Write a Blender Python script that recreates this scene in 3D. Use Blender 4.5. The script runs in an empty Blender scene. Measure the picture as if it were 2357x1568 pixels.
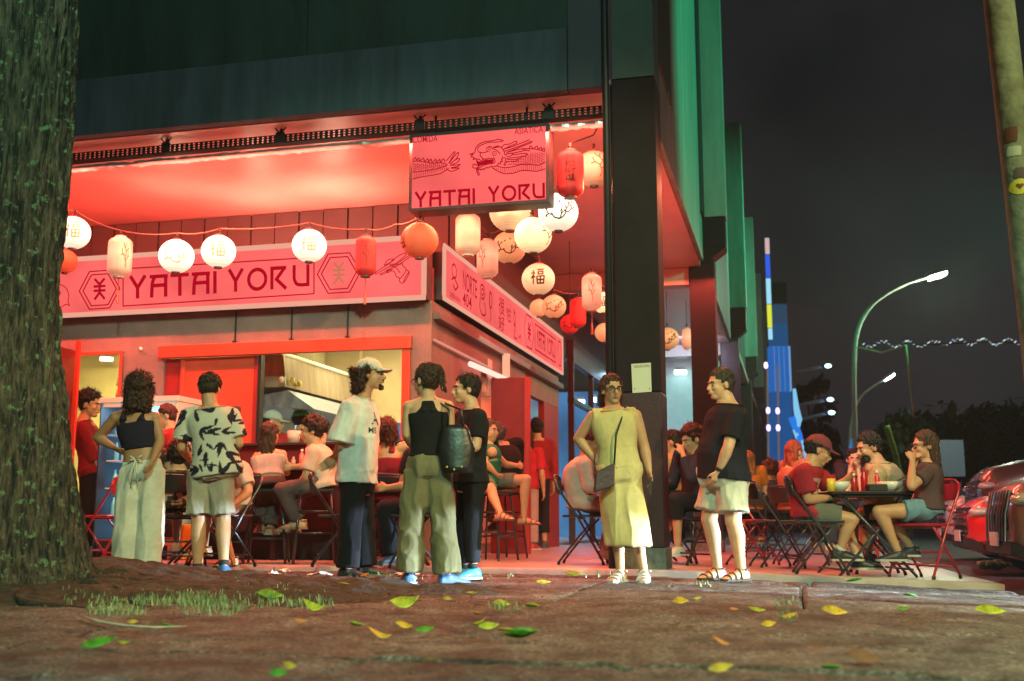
import bpy, bmesh, math, random
import numpy as np
from mathutils import Vector, Matrix, noise, Euler
from mathutils.bvhtree import BVHTree
random.seed(7)
S = bpy.context.scene
R = math.radians
# ---------------------------------------------------------------- camera
F_, CX, CY, PIT, CH, AY = 2567.0, 1178.5, 784.0, R(9.2), .455, R(14.04)
cam = bpy.data.cameras.new('camera'); camo = bpy.data.objects.new('camera', cam)
S.collection.objects.link(camo); S.camera = camo
camo.location = (0, 0, CH); camo.rotation_euler = (R(90) + PIT, 0, 0)
cam.sensor_width = 36; cam.lens = F_ / 2357 * 36; cam.clip_start = .05; cam.clip_end = 900
cam.dof.use_dof = True; cam.dof.focus_distance = 9.2; cam.dof.aperture_fstop = 2.2
# ---------------------------------------------------------------- world: night sky over a lit city
w = bpy.data.worlds.new('World'); S.world = w; w.use_nodes = True
nt = w.node_tree; nt.nodes.clear()
o_ = nt.nodes.new('ShaderNodeOutputWorld'); b_ = nt.nodes.new('ShaderNodeBackground')
tc = nt.nodes.new('ShaderNodeTexCoord'); nz = nt.nodes.new('ShaderNodeTexNoise'); cr = nt.nodes.new('ShaderNodeValToRGB')
nz.inputs['Scale'].default_value = 3.5; nz.inputs['Detail'].default_value = 4
cr.color_ramp.elements[0].position = .35; cr.color_ramp.elements[0].color = (.0100, .0100, .0125, 1)
cr.color_ramp.elements[1].position = .7; cr.color_ramp.elements[1].color = (.031, .029, .032, 1)
nt.links.new(tc.outputs['Generated'], nz.inputs['Vector']); nt.links.new(nz.outputs['Fac'], cr.inputs['Fac'])
nt.links.new(cr.outputs['Color'], b_.inputs['Color']); nt.links.new(b_.outputs[0], o_.inputs[0])
b_.inputs['Strength'].default_value = .75
S.view_settings.view_transform = 'Standard'; S.view_settings.look = 'None'
S.view_settings.exposure = 0; S.view_settings.gamma = 1
try: S.view_settings.use_curve_mapping = False
except Exception: pass
S.cycles.use_denoising = True
S.cycles.max_bounces = 5; S.cycles.diffuse_bounces = 3; S.cycles.glossy_bounces = 2
S.cycles.sample_clamp_indirect = 4; S.cycles.sample_clamp_direct = 40
S.cycles.transparent_max_bounces = 8
# ---------------------------------------------------------------- projection helpers (a photo pixel, 2357 wide, to a point in the place)
C0 = Vector((0, 0, CH))
UPV = Vector((0, -math.sin(PIT), math.cos(PIT))); FWD = Vector((0, math.cos(PIT), math.sin(PIT)))
EU = Vector((math.cos(AY), -math.sin(AY), 0)); EV = Vector((math.sin(AY), math.cos(AY), 0))
def ray(px, py): return FWD * F_ + Vector((px - CX, 0, 0)) + UPV * (CY - py)
def at(px, py, Y): r = ray(px, py); return C0 + r * (Y / r.y)
def onz(px, py, z): r = ray(px, py); return C0 + r * ((z - CH) / r.z)
def onv(px, py, v): r = ray(px, py); return C0 + r * (v / r.dot(EV))
def onu(px, py, u): r = ray(px, py); return C0 + r * (u / r.dot(EU))
def W(u, v, z): return EU * u + EV * v + Vector((0, 0, z))
def uvz(p): return p.dot(EU), p.dot(EV), p.z
SLAB_V = 9.62
def gz0(x, y):                       # general fall of the pavement
    return -.033 * min(max(x - 1.2, 0), 5)
def mound(x, y):
    d = math.hypot((x + 3.15) / 1.25, (y - 7.7) / .95)
    m = .17 * math.exp(-d * d)
    return m
def gz(x, y): return gz0(x, y) + mound(x, y)
def slabz(x, y): return gz0(x, y) + .05
def gpt(px, py, fn=gz):
    z = 0
    for _ in range(12):
        p = onz(px, py, z); z = .5 * z + .5 * fn(p.x, p.y)
    return Vector((p.x, p.y, fn(p.x, p.y)))
def zmap(x0, y0, x1, wpx):           # crop of the photo -> photo pixel
    k = (x1 - x0) / wpx * .57544
    return lambda a, b: (x0 * .57544 + a * k, y0 * .57544 + b * k)
# ---------------------------------------------------------------- lights
def lamp(name, kind, loc, power, col, target=None, **kw):
    l = bpy.data.lights.new(name, kind); l.energy = power; l.color = col
    for k, v in kw.items(): setattr(l, k, v)
    o = bpy.data.objects.new(name, l); S.collection.objects.link(o); o.location = loc
    if target is not None:
        o.rotation_euler = (Vector(target) - Vector(loc)).to_track_quat('-Z', 'Y').to_euler()
    return o
RED = (1, .095, .06)
# street lamps near the camera and to the side, with added fill spots among them
lamp('street_light_left', 'SPOT', (.4, -2.6, 7), 3900, (.52, 1, .64), (-1.0, 7.6, .2), spot_size=R(50), spot_blend=.4, shadow_soft_size=.22)
lamp('street_light_right', 'SPOT', (5.5, 1.0, 6.5), 3300, (1, .78, .32), (1.2, 7.8, .2), spot_size=R(58), spot_blend=.4, shadow_soft_size=.22)
lamp('fascia_fill', 'SPOT', (0, -4, 9), 1900, (.55, 1, .80), (-2.2, 10, 7.1), spot_size=R(40), spot_blend=.35, shadow_soft_size=.4)  # fill spot added to brighten the upper fascia
lamp('side_spot', 'SPOT', (10.5, 10.5, 7.2), 3600, (.03, 1, .50), (3.6, 16.5, 6.3), spot_size=R(52), spot_blend=.6, shadow_soft_size=.15)
lamp('side_spot', 'SPOT', (12.5, 22, 7), 5200, (.04, 1, .5), (5.0, 29, 6.6), spot_size=R(60), spot_blend=.6, shadow_soft_size=.15)  # second green spot, added to brighten the far side walls
lamp('side_spot', 'SPOT', (9.5, 5.2, 5.2), 5200, (.85, 1, .72), (1.9, 7.7, 0), spot_size=R(19), spot_blend=.5, shadow_soft_size=.1)  # spot added for the bright band across the pavement
lamp('side_spot', 'SPOT', (1.5, 5.5, 7), 2600, (1, .82, .80), (6.0, 13.0, .4), spot_size=R(34), spot_blend=.5, shadow_soft_size=.1)  # spot added only to brighten the parked cars
# headlights of cars turning in from the right, low over the pavement
for (yy, ty, pw) in ((6.2, .17, 9000), (6.8, .20, 12000), (7.2, .24, 12000)):
    p = Vector((8.8, yy, .44))
    lamp('headlight_beam', 'SPOT', p, pw, (.60, .84, 1), p + Vector((-6, 6 * ty, -.40)), spot_size=R(9.5), spot_blend=.2, shadow_soft_size=.03)
for u, pw in ((-6.2, 80), (-3.4, 120), (-1.0, 95)): lamp('red_rim_fill', 'AREA', W(u, 10.6, 3.7), pw, (1, .22, .10), W(u + .4, 8.6, 1.0), shape='RECTANGLE', size=1.8, size_y=.12)  # unseen red fill added behind the people to edge them with light
# unseen red fill added under the fascia to redden the pavement
for u in (-7, -3.6): lamp('red_spill_fill', 'AREA', W(u, 9.86, 4.3), 26, (1, .17, .08), W(u + .6, 6.6, 0), shape='RECTANGLE', size=2.2, size_y=.15)
# red tubes on the roof of the food stall and under the slab
for u, p in ((-8.4, 16), (-6.4, 44), (-4.7, 34)):
    lamp('red_tube', 'AREA', W(u, 12.05, 3.62), p, RED, W(u, 12.9, 6.0), shape='RECTANGLE', size=1.5, size_y=.12)
for u, v, pw in ((-6.45, 12.5, 9), (-5.35, 12.3, 14), (-7.2, 11.7, 6)): lamp('white_spill', 'AREA', W(u, v, 3.75), pw, (1, .62, .42), W(u + .1, v + .15, 6), size=.25)
for u in (-8.5, -5.5, -2.7):
    lamp('red_batten', 'AREA', W(u, 10.15, 4.18), 290, RED, W(u, 12.3, 1.8), shape='RECTANGLE', size=2.4, size_y=.1)
lamp('red_batten_side', 'AREA', W(-1.9, 13.5, 4.2), 230, RED, W(-2.9, 13.8, .3), shape='RECTANGLE', size=2.4, size_y=.2)
lamp('red_batten_side', 'AREA', W(-1.2, 17.5, 4.3), 110, RED, W(-1.2, 17.5, .3), shape='RECTANGLE', size=2.4, size_y=.2)
lamp('red_batten_side', 'AREA', W(-.2, 13.4, 2.3), 55, RED, W(-1.6, 14, 4.6), shape='RECTANGLE', size=2, size_y=.2)
lamp('red_batten_back', 'AREA', W(.2, 21.5, 4.4), 120, RED, W(.6, 19, .5), shape='RECTANGLE', size=2.4, size_y=.2)
# ---------------------------------------------------------------- materials
MATS = {}
def mat(name, col, rough=.7, metal=0, emis=None, est=0, bump=0, bscale=40, var=0, vscale=6, spec=.5, vcol=False, coat=0, alpha=1, trans=0, stretch=None, col2=None):
    if name in MATS: return MATS[name]
    m = bpy.data.materials.new(name); m.use_nodes = True; t = m.node_tree; L = t.links
    b = t.nodes['Principled BSDF']
    b.inputs['Base Color'].default_value = (*col, 1); b.inputs['Roughness'].default_value = rough
    b.inputs['Metallic'].default_value = metal; b.inputs['Specular IOR Level'].default_value = spec
    b.inputs['Coat Weight'].default_value = coat
    if trans: b.inputs['Transmission Weight'].default_value = trans
    if emis: b.inputs['Emission Color'].default_value = (*emis, 1); b.inputs['Emission Strength'].default_value = est
    tcn = t.nodes.new('ShaderNodeTexCoord'); mp = t.nodes.new('ShaderNodeMapping'); L.new(tcn.outputs['Object'], mp.inputs[0])
    if stretch: mp.inputs['Scale'].default_value = stretch
    if var or col2:
        n = t.nodes.new('ShaderNodeTexNoise'); n.inputs['Scale'].default_value = vscale; n.inputs['Detail'].default_value = 5
        n.inputs['Roughness'].default_value = .65
        L.new(mp.outputs[0], n.inputs['Vector'])
        r = t.nodes.new('ShaderNodeValToRGB'); L.new(n.outputs['Fac'], r.inputs['Fac'])
        r.color_ramp.elements[0].position = .32; r.color_ramp.elements[1].position = .68
        c2 = col2 or tuple(min(1, c * (1 + var)) for c in col)
        r.color_ramp.elements[0].color = (*[c * (1 - var) for c in col], 1); r.color_ramp.elements[1].color = (*c2, 1)
        L.new(r.outputs[0], b.inputs['Base Color'])
        rr = t.nodes.new('ShaderNodeMapRange'); rr.inputs['To Min'].default_value = max(.05, rough - .12); rr.inputs['To Max'].default_value = min(1, rough + .1)
        L.new(n.outputs['Fac'], rr.inputs['Value']); L.new(rr.outputs[0], b.inputs['Roughness'])
    if vcol:
        a = t.nodes.new('ShaderNodeAttribute'); a.attribute_name = 'print'; L.new(a.outputs['Color'], b.inputs['Base Color'])
    if bump:
        n2 = t.nodes.new('ShaderNodeTexNoise'); n2.inputs['Scale'].default_value = bscale; n2.inputs['Detail'].default_value = 6
        L.new(mp.outputs[0], n2.inputs['Vector']); bp = t.nodes.new('ShaderNodeBump'); bp.inputs['Strength'].default_value = bump
        bp.inputs['Distance'].default_value = .02; L.new(n2.outputs['Fac'], bp.inputs['Height']); L.new(bp.outputs[0], b.inputs['Normal'])
    MATS[name] = m
    return m
def emit(name, col, st=1.0, var=0, vscale=2):
    if name in MATS: return MATS[name]
    m = bpy.data.materials.new(name); m.use_nodes = True; t = m.node_tree; t.nodes.clear()
    o = t.nodes.new('ShaderNodeOutputMaterial'); e = t.nodes.new('ShaderNodeEmission'); t.links.new(e.outputs[0], o.inputs[0])
    e.inputs[0].default_value = (*col, 1); e.inputs[1].default_value = st
    if var:
        tcn = t.nodes.new('ShaderNodeTexCoord'); n = t.nodes.new('ShaderNodeTexNoise'); n.inputs['Scale'].default_value = vscale
        t.links.new(tcn.outputs['Object'], n.inputs['Vector']); mr = t.nodes.new('ShaderNodeMapRange')
        mr.inputs['To Min'].default_value = st * (1 - var); mr.inputs['To Max'].default_value = st * (1 + var)
        mr.inputs['From Min'].default_value = .3; mr.inputs['From Max'].default_value = .7
        t.links.new(n.outputs['Fac'], mr.inputs['Value']); t.links.new(mr.outputs[0], e.inputs[1])
    MATS[name] = m
    return m
# ---------------------------------------------------------------- objects
def link(o, parent=None):
    S.collection.objects.link(o)
    if parent is not None:
        o.parent = parent
        o.matrix_parent_inverse = Matrix.Translation(parent.location).inverted() if not any(parent.rotation_euler) else parent.matrix_basis.inverted()
    return o
def tag(o, label=None, cat=None, group=None, kind=None):
    if label: o['label'] = label
    if cat: o['category'] = cat
    if group: o['group'] = group
    if kind: o['kind'] = kind
    return o
def thing(name, loc, label, cat, group=None, rz=0):
    o = bpy.data.objects.new(name, None); S.collection.objects.link(o); o.location = loc; o.rotation_euler = (0, 0, rz)
    o.empty_display_size = .2
    return tag(o, label, cat, group)
class MB:                              # mesh builder in world coordinates
    def __init__(s): s.v = []; s.f = []
    def add(s, vs, fs):
        n = len(s.v); s.v += [Vector(v) for v in vs]; s.f += [tuple(i + n for i in f) for f in fs]; return s
    def box(s, c, d, M=None):
        x, y, z = d[0] / 2, d[1] / 2, d[2] / 2; c = Vector(c)
        vs = [Vector((a * x, b * y, e * z)) for a in (-1, 1) for b in (-1, 1) for e in (-1, 1)]
        vs = [(M @ v if M else v) + c for v in vs]
        return s.add(vs, [(0, 1, 3, 2), (4, 6, 7, 5), (0, 4, 5, 1), (2, 3, 7, 6), (0, 2, 6, 4), (1, 5, 7, 3)])
    def hexa(s, p):                    # 8 points: bottom 4 ccw, top 4 ccw
        return s.add(p, [(0, 3, 2, 1), (4, 5, 6, 7), (0, 1, 5, 4), (1, 2, 6, 5), (2, 3, 7, 6), (3, 0, 4, 7)])
    def ubox(s, u0, u1, v0, v1, z0, z1):
        return s.hexa([W(u0, v0, z0), W(u1, v0, z0), W(u1, v1, z0), W(u0, v1, z0), W(u0, v0, z1), W(u1, v0, z1), W(u1, v1, z1), W(u0, v1, z1)])
    def loft(s, rings, cap=True, closed=False):
        n = len(rings[0]); base = len(s.v)
        for r in rings: s.v += [Vector(p) for p in r]
        m = len(rings)
        for i in range(m if closed else m - 1):
            a = base + i * n; b = base + ((i + 1) % m) * n
            for j in range(n): s.f.append((a + j, a + (j + 1) % n, b + (j + 1) % n, b + j))
        if cap and not closed:
            s.f.append(tuple(base + j for j in range(n))[::-1]); s.f.append(tuple(base + (m - 1) * n + j for j in range(n)))
        return s
    def tube(s, pts, rad, seg=8, flat=1.0, ref=None):
        pts = [Vector(p) for p in pts]
        if not isinstance(rad, (list, tuple)): rad = [rad] * len(pts)
        rings = []; prev = None
        for i, p in enumerate(pts):
            d = (pts[min(i + 1, len(pts) - 1)] - pts[max(i - 1, 0)])
            if d.length < 1e-7: d = Vector((0, 0, 1))
            d.normalize()
            a = (ref or Vector((0, 0, 1))) if prev is None else prev
            a = a - d * a.dot(d)
            if a.length < .05: a = Vector((1, .1, 0)); a -= d * a.dot(d)
            a.normalize(); b = d.cross(a); prev = a
            rings.append([p + a * (math.cos(t) * rad[i] * flat) + b * (math.sin(t) * rad[i]) for t in [2 * math.pi * k / seg for k in range(seg)]])
        return s.loft(rings)
    def ell(s, c, r, M=None, seg=14, rg=9):
        rings = []; c = Vector(c)
        vs = []
        for i in range(1, rg):
            ph = math.pi * i / rg
            rings.append([c + (M @ q if M else q) for q in [Vector((r[0] * math.sin(ph) * math.cos(t), r[1] * math.sin(ph) * math.sin(t), -r[2] * math.cos(ph))) for t in [2 * math.pi * k / seg for k in range(seg)]]])
        return s.loft(rings)
    def lathe(s, prof, c=(0, 0, 0), seg=24, cap=True):
        c = Vector(c)
        return s.loft([[c + Vector((r * math.cos(t), r * math.sin(t), z)) for t in [2 * math.pi * k / seg for k in range(seg)]] for r, z in prof], cap)
    def poly(s, pts, th=None):
        n = len(pts)
        if th is None: return s.add(pts, [tuple(range(n))])
        th = Vector(th); a = [Vector(p) for p in pts]
        return s.add(a + [p + th for p in a], [tuple(range(n))[::-1], tuple(range(n, 2 * n))] + [(i, (i + 1) % n, n + (i + 1) % n, n + i) for i in range(n)])
    def mesh(s, name, smooth=False):
        me = bpy.data.meshes.new(name); me.from_pydata([tuple(v) for v in s.v], [], s.f)
        if smooth: me.shade_smooth()
        return me
    def build(s, name, m, parent=None, smooth=False, bev=0, label=None, cat=None, group=None, kind=None, fix=True):
        loc = Vector((0, 0, 0)); pp = parent
        while pp is not None: loc = loc + pp.location; pp = pp.parent
        if parent is None: loc = (sum(s.v, Vector()) / max(1, len(s.v))); loc.z = min(v.z for v in s.v)
        me = bpy.data.meshes.new(name)
        if parent is not None and any(parent.rotation_euler):
            me.from_pydata([tuple(v) for v in s.v], [], s.f); loc = Vector((0, 0, 0))
            o = bpy.data.objects.new(name, me); link(o, parent)
        else:
            me.from_pydata([tuple(v - loc) for v in s.v], [], s.f)
            o = bpy.data.objects.new(name, me); o.location = loc if parent is None else (0, 0, 0)
            S.collection.objects.link(o)
            if parent is not None: o.parent = parent
        if fix:
            bm = bmesh.new(); bm.from_mesh(me); bmesh.ops.recalc_face_normals(bm, faces=bm.faces); bm.to_mesh(me); bm.free()
        if smooth: me.shade_smooth()
        if m is not None: me.materials.append(m)
        if bev:
            b = o.modifiers.new('bevel', 'BEVEL'); b.width = bev; b.segments = 2; b.limit_method = 'ANGLE'
        if smooth == 'auto': me.shade_smooth(); 
        return tag(o, label, cat, group, kind)
def copy_thing(root, loc, rz=None, label=None, group=None, mats=None):
    r = root.copy(); S.collection.objects.link(r); r.location = loc
    if rz is not None: r.rotation_euler = (0, 0, rz)
    if label: r['label'] = label
    if group: r['group'] = group
    def rec(a, b):
        for ch in list(a.children):
            c = ch.copy(); S.collection.objects.link(c); c.parent = b; c.matrix_parent_inverse = ch.matrix_parent_inverse.copy()
            rec(ch, c)
    rec(root, r)
    return r
def remesh(mb, voxel, disp=None, smooth_it=1, name='m'):
    """joins closed overlapping shapes into one continuous skin"""
    me = mb.mesh(name); o = bpy.data.objects.new('tmp', me); S.collection.objects.link(o)
    r = o.modifiers.new('r', 'REMESH'); r.mode = 'VOXEL'; r.voxel_size = voxel; r.adaptivity = 0
    if smooth_it:
        sm = o.modifiers.new('s', 'SMOOTH'); sm.iterations = smooth_it; sm.factor = .5
    dg = bpy.context.evaluated_depsgraph_get(); ev = o.evaluated_get(dg)
    out = bpy.data.meshes.new_from_object(ev, depsgraph=dg)
    bpy.data.objects.remove(o); bpy.data.meshes.remove(me)
    if disp is not None and len(out.vertices):
        n = len(out.vertices); co = np.empty(n * 3, dtype=np.float32); out.vertices.foreach_get('co', co); co = co.reshape(-1, 3)
        no = np.empty(n * 3, dtype=np.float32); out.vertices.foreach_get('normal', no) if hasattr(out.vertices[0], 'normal') else None
        no = no.reshape(-1, 3)
        out.vertices.foreach_set('co', (co + no * disp(co)[:, None]).astype(np.float32).ravel()); out.update()
    out.shade_smooth(); out.name = name
    return out
def meshobj(name, me, m, parent, label=None):
    """me is in world coordinates; parent unrotated"""
    me.transform(Matrix.Translation(-parent.location)); me.materials.clear(); me.materials.append(m)
    o = bpy.data.objects.new(name, me); S.collection.objects.link(o); o.parent = parent
    if label: o['label'] = label
    return o
# stroke drawing on a plane: list of 2d points -> thin ribbon with mitred joints
def ribbon(pts, t, fn, off, lift, close=False):
    """pts 2d; t thickness (2d units); fn maps 2d->3d on the plane; off: outward unit vector; returns verts, faces"""
    P = [Vector(p) for p in pts]
    if close: P = P + [P[0], P[1]]
    L = []; Rr = []
    for i, p in enumerate(P):
        d0 = (P[i] - P[i - 1]) if i > 0 else (P[i + 1] - P[i]); d1 = (P[i + 1] - P[i]) if i < len(P) - 1 else (P[i] - P[i - 1])
        if d0.length < 1e-6: d0 = d1
        if d1.length < 1e-6: d1 = d0
        d0 = d0.normalized(); d1 = d1.normalized(); n0 = Vector((-d0.y, d0.x)); n1 = Vector((-d1.y, d1.x)); m = n0 + n1
        if m.length < .3: m = n0
        m.normalize(); k = 1 / max(.45, m.dot(n0)); m = m * (t / 2 * k); L.append(p + m); Rr.append(p - m)
    if close: L = L[1:]; Rr = Rr[1:]
    vs = []; fs = []
    for a, b in zip(L, Rr): vs += [fn(a.x, a.y) + off * lift, fn(b.x, b.y) + off * lift]
    for i in range(len(L) - 1): fs.append((2 * i, 2 * i + 1, 2 * i + 3, 2 * i + 2))
    return vs, fs
_lift = [0]
def strokes(mb, lst, t, fn, off, close=False, lift=.004):
    for k, pts in enumerate(lst):
        _lift[0] = (_lift[0] + 1) % 9
        tt = t
        if isinstance(pts, tuple) and isinstance(pts[0], (int, float)) and isinstance(pts[1], list): tt, pts = pts
        vs, fs = ribbon(pts, tt, fn, off, lift + _lift[0] * .0004, close)
        mb.add(vs, fs)
    return mb
def curve2(pts, n=6):                  # catmull-rom through 2d points
    out = []
    P = [Vector(p) for p in pts]; P = [P[0] * 2 - P[1]] + P + [P[-1] * 2 - P[-2]]
    for i in range(1, len(P) - 2):
        for k in range(n):
            t = k / n; a, b, c, d = P[i - 1:i + 3]
            out.append(.5 * ((2 * b) + (c - a) * t + (2 * a - 5 * b + 4 * c - d) * t * t + (3 * b - a - 3 * c + d) * t ** 3))
    out.append(P[-2]); return [(p.x, p.y) for p in out]
def text_mesh(body, size=1.0, font_shear=0, spacing=1.0):
    c = bpy.data.curves.new('t', 'FONT'); c.body = body; c.size = size; c.space_character = spacing; c.align_x = 'CENTER'; c.align_y = 'CENTER'
    c.resolution_u = 3; c.offset = .003
    o = bpy.data.objects.new('t', c); S.collection.objects.link(o)
    dg = bpy.context.evaluated_depsgraph_get(); me = bpy.data.meshes.new_from_object(o.evaluated_get(dg), depsgraph=dg)
    vs = [v.co.copy() for v in me.vertices]; fs = [tuple(p.vertices) for p in me.polygons]
    bpy.data.objects.remove(o); bpy.data.meshes.remove(me)
    return vs, fs
def text_on(mb, body, fn, off, x0, x1, y0, y1, lift=.004, skew=0):
    """fits text in the 2d rectangle x0..x1, y0(top)..y1(bottom); skew: dy per dx"""
    vs, fs = text_mesh(body)
    if not vs: return
    ax = min(v.x for v in vs); bx = max(v.x for v in vs); ay = min(v.y for v in vs); by = max(v.y for v in vs)
    out = []
    for v in vs:
        X = x0 + (v.x - ax) / (bx - ax) * (x1 - x0); Y = y1 + (v.y - ay) / (by - ay) * (y0 - y1) + skew * (X - x0)
        out.append(fn(X, Y) + off * lift)
    mb.add(out, fs)
# the shop's lettering, each letter in a unit box
GL = {
 'Y': (.86, [[(.10, 1.0), (.43, .47)], [(.78, 1.0), (.43, .47)], [(.43, .52), (.43, 0)]]),
 'A': (.84, [[(.0, .92), (.84, .92)], curve2([(.24, .92), (.15, .72), (.11, .45), (.09, 0)]), [(.74, .86), (.74, 0)], [(.13, .52), (.74, .52)]]),
 'T': (.84, [[(.0, .92), (.84, .92)], [(.42, .9), (.42, 0)]]),
 'I': (.2, [[(.1, 1.0), (.1, 0)]]),
 'O': (1.05, [[(.52 + .43 * math.cos(a), .49 + .43 * math.sin(a)) for a in [2 * math.pi * k / 28 for k in range(29)]]]),
 'R': (.86, [[(.08, 1.0), (.08, 0)], [(.0, .92), (.80, .92)], [(.72, .92), (.30, .42)], [(.26, .48), (.80, 0)]]),
 'U': (.88, [curve2([(.09, 1.0), (.09, .6), (.10, .36), (.22, .14), (.45, .08), (.62, .08), (.84, .08)]), [(.79, 1.0), (.79, .0)]]),
 ' ': (.55, []),
}
def lettering(parent, m, word, quad, fn, off, t=.17, gap=.13):
    """quad: tl, tr, br, bl in 2d; each letter becomes a part"""
    tot = sum(GL[c][0] for c in word) + gap * (len(word) - 1); x = 0
    tl, tr, br, bl = [Vector(q) for q in quad]
    def f2(a, b):
        top = tl.lerp(tr, a / tot); bot = bl.lerp(br, a / tot); p = bot.lerp(top, b); return fn(p.x, p.y)
    for c in word:
        mb = MB()
        for st in GL[c][1]:
            _lift[0] = (_lift[0] + 1) % 9
            vs, fs = ribbon([(x + a * 1.0, b) for a, b in st], t, f2, off, .004 + _lift[0] * .0004)
            mb.add(vs, fs)
        if mb.v: mb.build('letter', m, parent, fix=False)
        x += GL[c][0] + gap
EMBLEM = [[(-.42, 1), (0, .42)], [(.42, 1), (0, .42)], [(0, .5), (0, -.5)], [(-.5, .26), (.5, .26)], [(-.5, -.16), (.5, -.16)], [(0, -.35), (-.42, -1)], [(0, -.35), (.42, -1)]]
# ================================================================ THE GROUND
def ground_mat(name, c_dark, c_mid, c_light, sc=1.0):
    m = bpy.data.materials.new(name); m.use_nodes = True; t = m.node_tree; L = t.links; b = t.nodes['Principled BSDF']; g = t.nodes.new('ShaderNodeNewGeometry')
    def noi(scale, det, rough=.6):
        n = t.nodes.new('ShaderNodeTexNoise'); n.inputs['Scale'].default_value = scale; n.inputs['Detail'].default_value = det; n.inputs['Roughness'].default_value = rough; L.new(g.outputs['Position'], n.inputs['Vector']); return n
    def ramp(n, stops):
        r = t.nodes.new('ShaderNodeValToRGB'); L.new(n.outputs['Fac'], r.inputs['Fac']); e = r.color_ramp.elements; e[0].position, e[1].position = stops[0][0], stops[-1][0]; e[0].color = (*stops[0][1], 1); e[1].color = (*stops[-1][1], 1)
        for q, c in stops[1:-1]: k = e.new(q); k.color = (*c, 1)
        return r
    big = ramp(noi(1.1 * sc, 6, .7), ((.36, c_dark), (.52, c_mid), (.66, c_light))); grit = ramp(noi(48, 4, .85), ((.40, (.25, .24, .23)), (.52, (.9, .9, .9)), (.63, (2.5, 2.4, 2.3)))); stain = ramp(noi(4.5 * sc, 8, .75), ((.40, (.45, .42, .4)), (.55, (1.05, 1.05, 1.05))))
    m1 = t.nodes.new('ShaderNodeMix'); m1.data_type = 'RGBA'; m1.blend_type = 'MULTIPLY'; m1.inputs[0].default_value = 1; L.new(big.outputs[0], m1.inputs[6]); L.new(grit.outputs[0], m1.inputs[7])
    m2 = t.nodes.new('ShaderNodeMix'); m2.data_type = 'RGBA'; m2.blend_type = 'MULTIPLY'; m2.inputs[0].default_value = 1; L.new(m1.outputs[2], m2.inputs[6]); L.new(stain.outputs[0], m2.inputs[7]); L.new(m2.outputs[2], b.inputs['Base Color'])
    mr = t.nodes.new('ShaderNodeMapRange'); mr.inputs['To Min'].default_value = .42; mr.inputs['To Max'].default_value = .85; L.new(noi(6, 5).outputs['Fac'], mr.inputs['Value']); L.new(mr.outputs[0], b.inputs['Roughness'])
    bp = t.nodes.new('ShaderNodeBump'); bp.inputs['Strength'].default_value = .9; bp.inputs['Distance'].default_value = .018; L.new(noi(42, 8, .75).outputs['Fac'], bp.inputs['Height']); L.new(bp.outputs[0], b.inputs['Normal'])
    return m
M_conc = ground_mat('pavement concrete', (.050, .046, .040), (.125, .118, .105), (.20, .19, .17)); M_conc2 = ground_mat('pavement concrete worn', (.045, .042, .036), (.115, .108, .096), (.19, .18, .16), 1.4)
M_asph = mat('asphalt', (.045, .045, .048), .75, var=.3, vscale=3, bump=.5, bscale=60)
M_terr = mat('terrace cement floor', (.40, .36, .33), .38, var=.25, vscale=2.5, bump=.15, bscale=25)
M_soil = mat('soil', (.040, .026, .016), .95, var=.75, vscale=14, bump=1, bscale=30)
def grid(name, fz, corners, nu, nv, m, parent=None, kind='structure', depth=.12, label=None):
    """corners: function(s,t)->(x,y)"""
    mb = MB(); vs = []
    for j in range(nv + 1):
        for i in range(nu + 1):
            x, y = corners(i / nu, j / nv); vs.append(Vector((x, y, fz(x, y, i in (0, nu) or j in (0, nv)))))
    fs = [(j * (nu + 1) + i, j * (nu + 1) + i + 1, (j + 1) * (nu + 1) + i + 1, (j + 1) * (nu + 1) + i) for j in range(nv) for i in range(nu)]
    # skirt
    rim = [i for i in range(nu + 1)] + [j * (nu + 1) + nu for j in range(1, nv + 1)] + [nv * (nu + 1) + i for i in range(nu - 1, -1, -1)] + [j * (nu + 1) for j in range(nv - 1, 0, -1)]
    n0 = len(vs)
    for r in rim: vs.append(vs[r] - Vector((0, 0, depth)))
    for k in range(len(rim)): fs.append((rim[k], n0 + k, n0 + (k + 1) % len(rim), rim[(k + 1) % len(rim)]))
    mb.add(vs, fs); o = mb.build(name, m, parent, smooth=True, kind=kind, label=label)
    return o
g = MB(); g.box((10, 130, -.22), (520, 420, .2)); g.build('ground', M_asph, kind='structure')
def cellxy(u0, u1, v0, v1):
    return lambda s, t: tuple((EU * (u0 + (u1 - u0) * s) + EV * (v0 + (v1 - v0) * t))[:2])
def pz(x, y, edge):
    n = noise.noise(Vector((x * 1.3, y * 1.3, 3))) * .012 + noise.noise(Vector((x * 9, y * 9, 1))) * .005 + noise.noise(Vector((x * 28, y * 28, 5))) * .0035 - max(0, .05 - abs(noise.noise(Vector((x * .9, y * .9, 12))))) * .25
    return gz0(x, y) + n - (.016 if edge else 0)
pav = bpy.data.objects.new('pavement', None); S.collection.objects.link(pav); pav['kind'] = 'structure'
us = [-7.6, -5.9, -4.4, -2.9, -1.42, .03, 1.62]; vs_ = [1.5, 3.62, 6.35, 9.16]
for i in range(6):
    for j in range(3):
        if j < 2 and i == 5: continue
        a, b, c, d = us[i] + .005, (1.62 if j < 2 and i == 4 else us[i + 1]) - .005, vs_[j] + (.03 if j == 1 else .006), vs_[j + 1] - .005
        grid('pavement_slab', lambda x, y, e, k=random.uniform(-.006, .006): pz(x, y, e) + k, cellxy(a, b, c, d), 80 * (2 if b - a > 2 else 1), 130, M_conc if (i + j) % 2 else M_conc2, pav, kind=None)
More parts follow.
